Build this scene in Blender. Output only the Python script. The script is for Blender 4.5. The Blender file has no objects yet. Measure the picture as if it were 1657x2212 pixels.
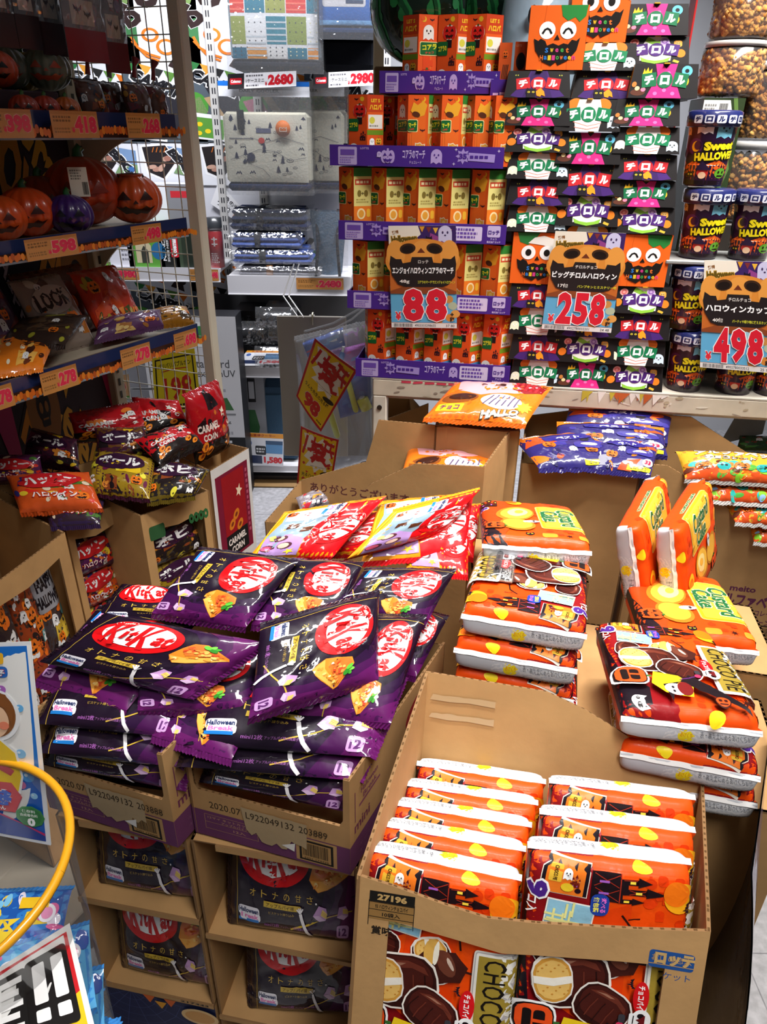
import bpy, math, random
import numpy as np
from mathutils import Vector, Matrix
from mathutils.geometry import tessellate_polygon

# ------------------------------------------------------------------ camera, light, exposure
SC = bpy.context.scene
COL = SC.collection
FPX, PITCH, ROLL, EYE = 1560.0, math.radians(27.9), math.radians(0.8), 1.45
FW = np.array([0, math.cos(PITCH), -math.sin(PITCH)])
UP0 = np.array([0, math.sin(PITCH), math.cos(PITCH)])
RT0 = np.array([1.0, 0, 0])
CX = math.cos(ROLL) * RT0 + math.sin(ROLL) * UP0
CY = -math.sin(ROLL) * RT0 + math.cos(ROLL) * UP0
cam = bpy.data.objects.new('camera', bpy.data.cameras.new('camera'))
COL.objects.link(cam)
cam.data.sensor_fit = 'VERTICAL'
cam.data.sensor_height = 36
cam.data.lens = FPX / 2212 * 36
cam.data.clip_start = 0.02
cam.data.clip_end = 50
mw = Matrix.Identity(4)
for i in range(3):
    mw[i][0], mw[i][1], mw[i][2] = CX[i], CY[i], -FW[i]
mw[2][3] = EYE
cam.matrix_world = mw
SC.camera = cam
SC.view_settings.view_transform = 'Standard'
SC.view_settings.look = 'None'
SC.view_settings.gamma = 1
SC.view_settings.use_curve_mapping = False
SC.view_settings.exposure = 0.0
SC.cycles.use_denoising = True
SC.cycles.max_bounces = 7
SC.cycles.diffuse_bounces = 3
SC.cycles.glossy_bounces = 3
SC.cycles.transparent_max_bounces = 10
SC.cycles.caustics_reflective = False
SC.cycles.caustics_refractive = False
SC.cycles.sample_clamp_indirect = 4
world = bpy.data.worlds.new('shop_ambient')
SC.world = world
world.use_nodes = True
world.node_tree.nodes['Background'].inputs[0].default_value = (0.93, 0.95, 1, 1)
world.node_tree.nodes['Background'].inputs[1].default_value = 0.075


def area(name, loc, target, sx, sy, power, col=(1, 1, 1), spread=180):
    l = bpy.data.lights.new(name, 'AREA')
    l.shape = 'RECTANGLE'
    l.size, l.size_y, l.energy, l.color = sx, sy, power, col
    l.spread = math.radians(spread)   # cone narrowed to keep the light off the left gondola
    o = bpy.data.objects.new(name, l)
    COL.objects.link(o)
    o.location = loc
    o.rotation_euler = (Vector(target) - Vector(loc)).to_track_quat('-Z', 'Y').to_euler()
    return o


WARM, COOL = (1, .97, .93), (.93, .94, 1)
area('front_lamp', (.34, -.15, 2.6), (.27, .60, 0), .25, 1.0, 8.8, WARM, 80)
area('middle_lamp', (-.02, 1.05, 2.6), (-.10, 1.05, 0), .08, .9, 6.2, WARM, 56)
area('table_lamp', (1.0, 1.42, 2.6), (.75, 1.85, .6), 1.2, .2, 24, WARM, 84)
area('camping_lamp', (.0, 3.35, 2.6), (-.1, 3.85, .8), 2.6, .25, 70, COOL, 130)



# ------------------------------------------------------------------ picture rays (a pixel of the photograph seen on a plane)
def ray(px, py):
    return FW + (px - 828.5) / FPX * CX + (1106 - py) / FPX * CY


def Q(px, py, z):
    d = ray(px, py)
    return np.array([0, 0, EYE]) + d * ((z - EYE) / d[2])


def onp(px, py, o, n):
    d = ray(px, py)
    c = np.array([0, 0, EYE])
    return c + d * (np.dot(np.array(o) - c, n) / np.dot(d, n))


# ------------------------------------------------------------------ colours and materials
def srgb(h):
    if not isinstance(h, str):
        return tuple(h)
    h = h.lstrip('#')
    if len(h) == 3:
        h = ''.join(c * 2 for c in h)
    r = []
    for i in (0, 2, 4):
        c = int(h[i:i + 2], 16) / 255
        r.append(c / 12.92 if c <= .04045 else ((c + .055) / 1.055) ** 2.4)
    return tuple(r)


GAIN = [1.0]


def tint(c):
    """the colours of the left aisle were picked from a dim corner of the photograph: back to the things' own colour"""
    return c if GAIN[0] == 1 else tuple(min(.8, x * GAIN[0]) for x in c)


def mat(name, rough=.5, coat=0, metal=0, bump=0, bscale=20, mottle=0, mscale=30, spec=.5, crough=.05, dist=.01, emit=0):
    m = bpy.data.materials.new(name)
    m.use_nodes = True
    nt = m.node_tree
    b = nt.nodes['Principled BSDF']
    at = nt.nodes.new('ShaderNodeAttribute')
    at.attribute_name = 'Col'
    b.inputs['Roughness'].default_value = rough
    b.inputs['Metallic'].default_value = metal
    b.inputs['Specular IOR Level'].default_value = spec
    b.inputs['Coat Weight'].default_value = coat
    b.inputs['Coat Roughness'].default_value = crough
    src = at.outputs['Color']
    tc = nt.nodes.new('ShaderNodeTexCoord')
    if mottle:
        n = nt.nodes.new('ShaderNodeTexNoise')
        n.inputs['Scale'].default_value = mscale
        n.inputs['Detail'].default_value = 5
        nt.links.new(tc.outputs['Object'], n.inputs['Vector'])
        mr = nt.nodes.new('ShaderNodeMapRange')
        mr.inputs[1].default_value, mr.inputs[2].default_value = .3, .7
        mr.inputs[3].default_value, mr.inputs[4].default_value = 1 - mottle, 1 + mottle * .5
        nt.links.new(n.outputs['Fac'], mr.inputs[0])
        mx = nt.nodes.new('ShaderNodeVectorMath')
        mx.operation = 'SCALE'
        nt.links.new(src, mx.inputs[0])
        nt.links.new(mr.outputs[0], mx.inputs['Scale'])
        src = mx.outputs[0]
    nt.links.new(src, b.inputs['Base Color'])
    if emit:
        nt.links.new(src, b.inputs['Emission Color'])
        b.inputs['Emission Strength'].default_value = emit
    if bump:
        n = nt.nodes.new('ShaderNodeTexNoise')
        n.inputs['Scale'].default_value = bscale
        n.inputs['Detail'].default_value = 3
        nt.links.new(tc.outputs['Object'], n.inputs['Vector'])
        bp = nt.nodes.new('ShaderNodeBump')
        bp.inputs['Strength'].default_value = bump
        bp.inputs['Distance'].default_value = dist
        nt.links.new(n.outputs['Fac'], bp.inputs['Height'])
        nt.links.new(bp.outputs[0], b.inputs['Normal'])
        nt.links.new(bp.outputs[0], b.inputs['Coat Normal'])
    return m


def clear_mat(name, tint=(1, 1, 1), gloss=.12, rough=.08, haze=0.0, bump=.3, bscale=14, hcol=(.8, .82, .85)):
    """thin clear plastic: mostly lets light through, with a mirror-like sheen that grows at grazing angles"""
    m = bpy.data.materials.new(name)
    m.use_nodes = True
    nt = m.node_tree
    nt.nodes.remove(nt.nodes['Principled BSDF'])
    out = nt.nodes['Material Output']
    tr = nt.nodes.new('ShaderNodeBsdfTransparent')
    tr.inputs[0].default_value = (*tint, 1)
    gl = nt.nodes.new('ShaderNodeBsdfGlossy')
    gl.inputs['Roughness'].default_value = rough
    lw = nt.nodes.new('ShaderNodeLayerWeight')
    lw.inputs[0].default_value = .25
    ma = nt.nodes.new('ShaderNodeMath')
    ma.operation = 'MULTIPLY_ADD'
    ma.inputs[1].default_value = .5
    ma.inputs[2].default_value = gloss
    nt.links.new(lw.outputs['Fresnel'], ma.inputs[0])
    mx = nt.nodes.new('ShaderNodeMixShader')
    nt.links.new(ma.outputs[0], mx.inputs[0])
    base = tr.outputs[0]
    if haze:
        df = nt.nodes.new('ShaderNodeBsdfDiffuse')
        df.inputs[0].default_value = (*hcol, 1)
        m2 = nt.nodes.new('ShaderNodeMixShader')
        m2.inputs[0].default_value = haze
        nt.links.new(tr.outputs[0], m2.inputs[1])
        nt.links.new(df.outputs[0], m2.inputs[2])
        base = m2.outputs[0]
    nt.links.new(base, mx.inputs[1])
    nt.links.new(gl.outputs[0], mx.inputs[2])
    if bump:
        tc = nt.nodes.new('ShaderNodeTexCoord')
        n = nt.nodes.new('ShaderNodeTexNoise')
        n.inputs['Scale'].default_value = bscale
        nt.links.new(tc.outputs['Object'], n.inputs['Vector'])
        bp = nt.nodes.new('ShaderNodeBump')
        bp.inputs['Strength'].default_value = bump
        bp.inputs['Distance'].default_value = .02
        nt.links.new(n.outputs['Fac'], bp.inputs['Height'])
        nt.links.new(bp.outputs[0], gl.inputs['Normal'])
    nt.links.new(mx.outputs[0], out.inputs[0])
    return m


M = {
    'film': mat('printed_film', .3, coat=1, crough=.06, bump=.3, bscale=24, dist=.006),
    'foil': mat('shiny_film', .38, spec=.15, coat=.8, crough=.045, bump=.35, bscale=13, dist=.012),
    'pack': mat('soft_printed_film', .45, spec=.22, coat=.08, crough=.15, bump=.2, bscale=45, dist=.005),
    'card': mat('printed_card', .5, spec=.35),
    'kraft': mat('corrugated_card', .78, spec=.25, mottle=.12, mscale=14, bump=.12, bscale=90, dist=.002),
    'paper': mat('paper', .7, spec=.3),
    'gloss_paper': mat('laminated_paper', .3, coat=.4, crough=.12),
    'steel': mat('painted_steel', .38, mottle=.06, mscale=9, bump=.03, bscale=60),
    'worn': mat('worn_painted_steel', .5, mottle=.2, mscale=12, bump=.08, bscale=40, dist=.004),
    'metal': mat('bare_metal', .3, metal=1),
    'plastic': mat('moulded_plastic', .28, coat=.3, crough=.1),
    'cloth': mat('cloth', .85, spec=.2, bump=.3, bscale=120, dist=.004),
    'floor': mat('vinyl_floor', .35, mottle=.28, mscale=45, bump=.02),
    'plain': mat('plaster', .8),
    'clear': clear_mat('clear_film'),
    'clearbag': clear_mat('crinkled_clear_film', gloss=.16, rough=.1, haze=.05, bump=1, bscale=22),
    'tub': clear_mat('clear_tub_plastic', gloss=.06, rough=.12, haze=.04, bump=.0),
    'vinyl': clear_mat('clear_vinyl', gloss=.06, rough=.15, haze=.13, bump=.4, bscale=6),
}


# ------------------------------------------------------------------ mesh building
class MB:
    def __init__(s):
        s.V, s.n, s.F, s.C, s.m, s.sm, s.names = [], 0, [], [], [], [], []

    def mi(s, m):
        if m not in s.names:
            s.names.append(m)
        return s.names.index(m)

    def add(s, V, F, col, m='card', smooth=False):
        V = np.asarray(V, float).reshape(-1, 3)
        c = tint(srgb(col)) if not isinstance(col, list) else None
        k = s.mi(m)
        for i, f in enumerate(F):
            s.F.append([int(j) + s.n for j in f])
            s.C.append(c if c is not None else tint(srgb(col[i])))
            s.m.append(k)
            s.sm.append(smooth)
        s.V.append(V)
        s.n += len(V)
        return s

    def box(s, lo, hi, col, m='card', bev=0, X=None):
        lo, hi = np.minimum(lo, hi), np.maximum(lo, hi)
        b = min(bev, *(0.49 * (hi - lo)))
        if b <= 0:
            V = [(x, y, z) for x in (lo[0], hi[0]) for y in (lo[1], hi[1]) for z in (lo[2], hi[2])]
            F = [(0, 1, 3, 2), (4, 6, 7, 5), (0, 4, 5, 1), (2, 3, 7, 6), (0, 2, 6, 4), (1, 5, 7, 3)]
        else:
            V, idx = [], {}
            for i in (0, 1):
                for j in (0, 1):
                    for k in (0, 1):
                        c = [(lo, hi)[i][0], (lo, hi)[j][1], (lo, hi)[k][2]]
                        sg = [1 - 2 * i, 1 - 2 * j, 1 - 2 * k]
                        for a in range(3):
                            p = [c[q] + (0 if q == a else sg[q] * b) for q in range(3)]
                            idx[i, j, k, a] = len(V)
                            V.append(p)
            F = []
            for a in range(3):
                for e in (0, 1):
                    o = [q for q in range(3) if q != a]
                    r = []
                    for u, w in ((0, 0), (1, 0), (1, 1), (0, 1)):
                        t = [0, 0, 0]
                        t[a], t[o[0]], t[o[1]] = e, u, w
                        r.append(idx[t[0], t[1], t[2], a])
                    F.append(r if (e == 1) == (a != 1) else r[::-1])
            for a in range(3):
                o = [q for q in range(3) if q != a]
                for u in (0, 1):
                    for w in (0, 1):
                        def g(e, f):
                            t = [0, 0, 0]
                            t[a], t[o[0]], t[o[1]] = e, u, w
                            return idx[t[0], t[1], t[2], f]
                        F.append([g(0, o[0]), g(1, o[0]), g(1, o[1]), g(0, o[1])])
            for i in (0, 1):
                for j in (0, 1):
                    for k in (0, 1):
                        F.append([idx[i, j, k, a] for a in range(3)])
        V = np.array(V, float)
        if X is not None:
            V = V @ X[:3, :3].T + X[:3, 3]
        return s.add(V, F, col, m)

    def tube(s, pts, r, col, m='metal', n=8, caps=True):
        P = np.array(pts, float)
        R = np.broadcast_to(r, (len(P),))
        V, F = [], []
        T = np.gradient(P, axis=0) if len(P) > 2 else np.array([P[1] - P[0]] * 2)
        ref = np.array([0, 0, 1.0]) if abs(T[0][2]) < .9 * np.linalg.norm(T[0]) else np.array([1.0, 0, 0])
        for i, p in enumerate(P):
            t = T[i] / np.linalg.norm(T[i])
            a = np.cross(t, ref)
            a /= np.linalg.norm(a)
            b = np.cross(t, a)
            for k in range(n):
                w = 2 * math.pi * k / n
                V.append(p + R[i] * (a * math.cos(w) + b * math.sin(w)))
        for i in range(len(P) - 1):
            for k in range(n):
                F.append((i * n + k, i * n + (k + 1) % n, (i + 1) * n + (k + 1) % n, (i + 1) * n + k))
        s.add(V, F, col, m, n > 6)
        if caps:
            s.add(V[:n], [list(range(n))], col, m)
            s.add(V[-n:], [list(range(n))[::-1]], col, m)
        return s

    def lathe(s, prof, col, m='plastic', n=32, c=(0, 0, 0), ribs=0, rib=0.0):
        V, F = [], []
        for r, z in prof:
            for k in range(n):
                w = 2 * math.pi * k / n
                rr = r * (1 - rib * abs(math.cos(ribs * w / 2)) ** 6) if ribs else r
                V.append((c[0] + rr * math.cos(w), c[1] + rr * math.sin(w), c[2] + z))
        for i in range(len(prof) - 1):
            for k in range(n):
                F.append((i * n + k, i * n + (k + 1) % n, (i + 1) * n + (k + 1) % n, (i + 1) * n + k))
        return s.add(V, F, col, m, True)

    def grid(s, fn, nu, nv, col, m='film', smooth=True):
        u, v = np.meshgrid(np.linspace(0, 1, nu + 1), np.linspace(0, 1, nv + 1))
        P = fn(u.ravel(), v.ravel())
        k = nu + 1
        F = [(j * k + i, j * k + i + 1, (j + 1) * k + i + 1, (j + 1) * k + i) for j in range(nv) for i in range(nu)]
        return s.add(P, F, col, m, smooth)

    def prism(s, poly, O, EX, EY, th, col, m='kraft', holes=(), edge=None):
        """flat polygon (with holes) in the plane O,EX,EY extruded by th against its normal EX x EY"""
        O, EX, EY = (np.array(a, float) for a in (O, EX, EY))
        N = np.cross(EX, EY)
        N /= np.linalg.norm(N)
        loops = [poly] + list(holes)
        tri = tessellate_polygon([[Vector((x, y, 0)) for x, y in l] for l in loops])
        flat = [p for l in loops for p in l]
        A = np.array([O + x * EX + y * EY for x, y in flat])
        n = len(A)
        fix = []
        for t in tri:
            a, b, c = (flat[i] for i in t)
            cr = (b[0] - a[0]) * (c[1] - a[1]) - (b[1] - a[1]) * (c[0] - a[0])
            fix.append(t if cr > 0 else t[::-1])
        s.add(A, fix, col, m)
        s.add(A - N * th, [f[::-1] for f in fix], col, m)
        F, o = [], 0
        for l in loops:
            k = len(l)
            F += [(o + i, n + o + i, n + o + (i + 1) % k, o + (i + 1) % k) for i in range(k)]
            o += k
        return s.add(np.vstack([A, A - N * th]), F, edge or col, m)

    def art(s, art, fn, W, H, m='card', mx=9, eps=.0003, smooth=True):
        """lay a flat drawing on the surface fn(u,v) -> points, normals"""
        for V, T, col, lay in art.items:
            P = V * [W / art.w, H / art.h]
            P, T = subdiv(P, T, mx)
            u, v = P[:, 0] / W, P[:, 1] / H
            X, N = fn(u, v)
            s.add(X + N * eps * (lay + 1), T, col, m, smooth)
        return s

    def build(s, name, parent=None, X=None, loc=None):
        me = bpy.data.meshes.new(name)
        me.from_pydata(np.vstack(s.V).tolist() if s.V else [], [], s.F)
        for nm in s.names:
            me.materials.append(M[nm])
        me.polygons.foreach_set('material_index', s.m)
        me.polygons.foreach_set('use_smooth', s.sm)
        ca = me.color_attributes.new('Col', 'FLOAT_COLOR', 'CORNER')
        cnt = [len(f) for f in s.F]
        C = np.repeat(np.c_[np.array(s.C), np.ones(len(s.C))], cnt, axis=0)
        ca.data.foreach_set('color', C.ravel())
        me.update()
        o = bpy.data.objects.new(name, me)
        COL.objects.link(o)
        if parent is not None:
            o.parent = parent
        if X is not None:
            o.matrix_basis = Matrix(X.tolist())
        if loc is not None:
            o.location = loc
        return o


def subdiv(P, T, mx):
    P = [tuple(p) for p in P]
    out, todo = [], [tuple(t) for t in T]
    mid = {}
    m2 = mx * mx
    while todo:
        a, b, c = todo.pop()
        pa, pb, pc = P[a], P[b], P[c]
        d = [(pa[0] - pb[0]) ** 2 + (pa[1] - pb[1]) ** 2, (pb[0] - pc[0]) ** 2 + (pb[1] - pc[1]) ** 2, (pc[0] - pa[0]) ** 2 + (pc[1] - pa[1]) ** 2]
        k = d.index(max(d))
        if d[k] <= m2:
            out.append((a, b, c))
            continue
        if k == 1:
            a, b, c = b, c, a
        elif k == 2:
            a, b, c = c, a, b
        e = (min(a, b), max(a, b))
        if e not in mid:
            mid[e] = len(P)
            P.append(((P[a][0] + P[b][0]) / 2, (P[a][1] + P[b][1]) / 2))
        q = mid[e]
        todo += [(a, q, c), (q, b, c)]
    return np.array(P), out


def tag(o, label=None, cat=None, group=None, kind=None):
    for k, v in (('label', label), ('category', cat), ('group', group), ('kind', kind)):
        if v:
            o[k] = v
    return o


def thing(name, label, cat, X=None, loc=None, group=None):
    o = bpy.data.objects.new(name, None)
    o.empty_display_size = .05
    COL.objects.link(o)
    if X is not None:
        o.matrix_basis = Matrix(X.tolist())
    if loc is not None:
        o.location = loc
    return tag(o, label, cat, group)


def dup(root, X, label=None, group=None):
    r = root.copy()
    COL.objects.link(r)
    r.matrix_basis = Matrix(X.tolist())
    if label:
        r['label'] = label
    if group:
        r['group'] = group
    for ch in root.children:
        c = ch.copy()
        COL.objects.link(c)
        c.parent = r
        for g in ch.children:
            d = g.copy()
            COL.objects.link(d)
            d.parent = c
    return r


def frame(o, ex, ey=None, ez=(0, 0, 1), s=1):
    """4x4 from an origin and axes; without ey, it is ez x ex"""
    ex = np.array(ex, float) / np.linalg.norm(ex)
    if ey is None:
        ey = np.cross(ez, ex)
        ey /= np.linalg.norm(ey)
    else:
        ey = np.array(ey, float)
        ey = ey - ex * np.dot(ex, ey)
        ey /= np.linalg.norm(ey)
    ez = np.cross(ex, ey)
    X = np.eye(4)
    X[:3, 0], X[:3, 1], X[:3, 2], X[:3, 3] = ex * s, ey * s, ez * s, o
    return X


def flat(O, EX, EY):
    """surface function of a flat panel, EX and EY being its full edges"""
    O, EX, EY = (np.array(a, float) for a in (O, EX, EY))
    N = np.cross(EX, EY)
    N /= np.linalg.norm(N)
    return lambda u, v: (O + np.outer(u, EX) + np.outer(v, EY), np.broadcast_to(N, (len(u), 3)))


# ------------------------------------------------------------------ flat drawings (printed matter)
GLY = {}


def glyphs(t, b):
    if (t, b) not in GLY:
        c = bpy.data.curves.new('lettering', 'FONT')
        c.body, c.offset, c.resolution_u = t, b, 2
        o = bpy.data.objects.new('lettering', c)
        me = o.to_mesh()
        me.calc_loop_triangles()
        V = np.array([v.co[:2] for v in me.vertices]).reshape(-1, 2)
        T = [tuple(x.vertices) for x in me.loop_triangles]
        o.to_mesh_clear()
        bpy.data.objects.remove(o)
        bpy.data.curves.remove(c)
        lo, hi = V.min(0), V.max(0)
        fx = []
        for t3 in T:
            a, q, r = V[list(t3)]
            cr = (q[0] - a[0]) * (r[1] - a[1]) - (q[1] - a[1]) * (r[0] - a[0])
            fx.append(t3 if cr >= 0 else t3[::-1])
        GLY[t, b] = ((V - (lo + hi) / 2) / (hi - lo), fx)
    return GLY[t, b]


def rot2(V, a):
    a = math.radians(a)
    return V @ np.array([[math.cos(a), math.sin(a)], [-math.sin(a), math.cos(a)]])


class Art:
    def __init__(s, w, h, bg=None):
        s.w, s.h, s.items, s.bb = w, h, [], []
        if bg:
            s.rect(0, 0, w, h, bg)

    def add(s, V, T, col, lay=None):
        V = np.asarray(V, float)
        lo, hi = V.min(0), V.max(0)
        if lay is None:
            lay = 0
            for (l, h), it in zip(s.bb, s.items):
                if it[3] >= lay and (lo < h).all() and (l < hi).all():
                    lay = it[3] + 1
        s.items.append((V, T, col, lay))
        s.bb.append((lo, hi))
        return s

    def poly(s, pts, col):
        tri = tessellate_polygon([[Vector((x, y, 0)) for x, y in pts]])
        P = np.array(pts, float)
        fx = []
        for t in tri:
            a, q, r = P[list(t)]
            cr = (q[0] - a[0]) * (r[1] - a[1]) - (q[1] - a[1]) * (r[0] - a[0])
            fx.append(tuple(t) if cr > 0 else tuple(t)[::-1])
        return s.add(P, fx, col)

    def rect(s, x0, y0, x1, y1, col, rot=0):
        c = np.array([(x0 + x1) / 2, (y0 + y1) / 2])
        P = np.array([(x0, y0), (x1, y0), (x1, y1), (x0, y1)], float)
        return s.add(rot2(P - c, rot) + c, [(0, 1, 2), (0, 2, 3)], col)

    def rr(s, x0, y0, x1, y1, r, col, rot=0):
        P = []
        for cx, cy, a in ((x1 - r, y1 - r, 0), (x0 + r, y1 - r, 90), (x0 + r, y0 + r, 180), (x1 - r, y0 + r, 270)):
            P += [(cx + r * math.cos(math.radians(a + k)), cy + r * math.sin(math.radians(a + k))) for k in (0, 30, 60, 90)]
        c = np.array([(x0 + x1) / 2, (y0 + y1) / 2])
        P = rot2(np.array(P) - c, rot) + c
        return s.add(P, [(0, i, i + 1) for i in range(1, len(P) - 1)], col)

    def ell(s, cx, cy, rx, ry, col, rot=0, n=20, a0=0, a1=360):
        full = a1 - a0 >= 360
        A = np.radians(np.linspace(a0, a1, n, endpoint=not full))
        P = np.c_[rx * np.cos(A), ry * np.sin(A)]
        P = rot2(P, rot) + [cx, cy]
        return s.add(P, [(0, i, i + 1) for i in range(1, len(P) - 1)], col)

    def line(s, pts, w, col):
        P = np.array(pts, float)
        T = np.gradient(P, axis=0) if len(P) > 2 else np.array([P[1] - P[0]] * 2)
        N = np.c_[-T[:, 1], T[:, 0]] / np.linalg.norm(T, axis=1)[:, None] * w / 2
        V = np.vstack([P + N, P - N])
        n = len(P)
        F = [t for i in range(n - 1) for t in ((i, n + i, n + i + 1), (i, n + i + 1, i + 1))]
        return s.add(V, F, col)

    def star(s, cx, cy, r0, r1, n, col, rot=0):
        P = [((r0 if i % 2 == 0 else r1) * math.cos(math.pi * i / n), (r0 if i % 2 == 0 else r1) * math.sin(math.pi * i / n)) for i in range(2 * n)]
        return s.poly(rot2(np.array(P), rot) + [cx, cy], col)

    def T(s, t, cx, cy, w, h, col, b=.0, rot=0, sh=0, out=None, ow=0):
        if out:
            s.T(t, cx, cy, w + 2 * ow, h + 2 * ow, out, b + ow / h * .45, rot, sh)
        V, F = glyphs(t, round(b, 3))
        P = V * [w, h]
        P[:, 0] += sh * P[:, 1]
        return s.add(rot2(P, rot) + [cx, cy], F, col)

    def put(s, a, cx, cy, w, h=None, rot=0):
        """another drawing, centred at cx,cy and w wide"""
        h = h or w * a.h / a.w
        P = rot2(np.array([(-w, -h), (w, -h), (w, h), (-w, h)]) / 2, rot) + [cx, cy]
        lo, hi = P.min(0), P.max(0)
        base = 0
        for (l, q), it in zip(s.bb, s.items):
            if it[3] >= base and (lo < q).all() and (l < hi).all():
                base = it[3] + 1
        for V, T, col, lay in a.items:
            s.add(rot2((V / [a.w, a.h] - .5) * [w, h], rot) + [cx, cy], T, col, base + lay)
        return s

    def bars(s, x0, y0, x1, y1, col, seed=1):
        r = random.Random(seed)
        x = x0
        while x < x1:
            w = (x1 - x0) * r.choice((.012, .02, .03))
            s.rect(x, y0, min(x + w, x1), y1, col)
            x += w + (x1 - x0) * r.choice((.012, .02, .028))
        return s

    def scrib(s, x0, y0, x1, y1, n, col, seed=0):
        """rows of fine illegible print"""
        r = random.Random(seed)
        hh = (y1 - y0) / n
        for i in range(n):
            x = x0
            y = y1 - (i + .5) * hh
            e = x1 - (x1 - x0) * r.random() * .3
            while x < e:
                w = hh * r.uniform(.3, .9)
                s.rect(x, y - hh * .3, min(x + w, e), y + hh * .3, col)
                x += w + hh * .25
        return s


# ------------------------------------------------------------------ filled bags and packs
class Tube:
    """A flow-wrapped bag: a tube of film, W across, H between its two end seals, T thick at the middle.
    n: how boxy its section is, e: how late it tapers to the seals; quad: four corners it is draped over."""

    def __init__(s, W, H, T, n=2.2, e=3.0, seed=0, wr=1.0, quad=None, bu=0, bv=0, grow=.03, zo=0):
        s.W, s.H, s.Th, s.e, s.wr, s.grow = W, H, T, e, wr, grow
        th = np.linspace(math.pi, 0, 400)
        c, q = np.cos(th), np.sin(th)
        x = W / 2 * np.sign(c) * np.abs(c) ** (2 / n)
        z = T / 2 * np.abs(q) ** (2 / n)
        L = np.r_[0, np.cumsum(np.hypot(np.diff(x), np.diff(z)))]
        s.L = L[-1]
        s.tab = (L / L[-1], x, z)
        r = np.random.RandomState(seed)
        s.w = [(r.uniform(-1, 1) * 9, r.uniform(-1, 1) * 9, r.uniform(0, 6.3), r.uniform(.3, 1)) for _ in range(6)]
        s.pl = [(r.uniform(3, 9), r.uniform(0, 6.3), r.uniform(.3, 1)) for _ in range(4)]
        s.cr = [(r.uniform(.1, .9), r.uniform(.08, .92), r.uniform(0, 3.14), r.uniform(-1, 1), r.uniform(.012, .03), r.uniform(.08, .25)) for _ in range(16)]
        s.quad, s.bu, s.bv, s.zo = quad, bu, bv, zo
        s.org = np.zeros(3)
        if quad is not None:
            s.org = np.mean(quad, axis=0)
            s.q = np.array(quad) - s.org
            d = np.cross(s.q[2] - s.q[0], s.q[3] - s.q[1])
            s.N = d / np.linalg.norm(d)

    def pos(s, u, v, side=1):
        """u across (0..1, half the section), v along (0..1)"""
        x = np.interp(u, s.tab[0], s.tab[1])
        z = np.interp(u, s.tab[0], s.tab[2])
        vc = np.clip(v, 0, 1)
        k = (1 - np.abs(2 * vc - 1) ** s.e) ** .62
        fw = min(s.L, s.W * (1 + s.grow * 2))
        x = (u - .5) * fw * (1 - k) + x * k
        z = z * k
        wv = sum(a * np.sin(6.283 * (fx * (u - .5) + fy * (v - .5)) / 3 + p) for fx, fy, p, a in s.w) / 6
        d = np.minimum(vc, 1 - vc)
        pl = sum(a * np.sin(6.283 * f * u + p) for f, p, a in s.pl) / 4
        inside = np.clip(np.minimum(u, 1 - u) * 8, 0, 1)
        z = z + s.wr * s.Th * inside * (.10 * wv * k + .10 * pl * np.exp(-d / .10))
        # sharp creases of the film, each a short fold line
        for cu, cv, an, am, wd, ln in s.cr:
            a_, b_ = u - cu, vc - cv
            al, ac = a_ * math.cos(an) + b_ * math.sin(an), b_ * math.cos(an) - a_ * math.sin(an)
            z = z + s.wr * s.Th * .11 * am * inside * k * np.exp(-(al / ln) ** 2 - np.abs(ac) / wd)
        y = (v - .5) * s.H
        z = z * side + s.zo * s.Th * (1 - k)
        if s.quad is None:
            bend = s.bu * (1 - (2 * u - 1) ** 2) + s.bv * (1 - (2 * v - 1) ** 2)
            return np.c_[x, y, z + bend]
        U = (x / s.W + .5)[:, None]
        Vv = v[:, None]
        q = s.q
        P = q[0] * (1 - U) * (1 - Vv) + q[1] * U * (1 - Vv) + q[2] * U * Vv + q[3] * (1 - U) * Vv
        bend = s.bu * (1 - (2 * u - 1) ** 2) + s.bv * (1 - (2 * v - 1) ** 2)
        return P + np.outer(z + bend, s.N)

    def fn(s, swap=False):
        def f(u, v):
            if swap:
                u, v = 1 - v, u
            P = s.pos(u, v)
            e = .004
            uu, vv = np.clip(u, e, 1 - e), np.clip(v, e, 1 - e)
            du = s.pos(uu + e, vv) - s.pos(uu - e, vv)
            dv = s.pos(uu, vv + e) - s.pos(uu, vv - e)
            N = np.cross(du, dv)
            N /= np.maximum(np.linalg.norm(N, axis=1), 1e-9)[:, None]
            return P, N
        return f


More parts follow.
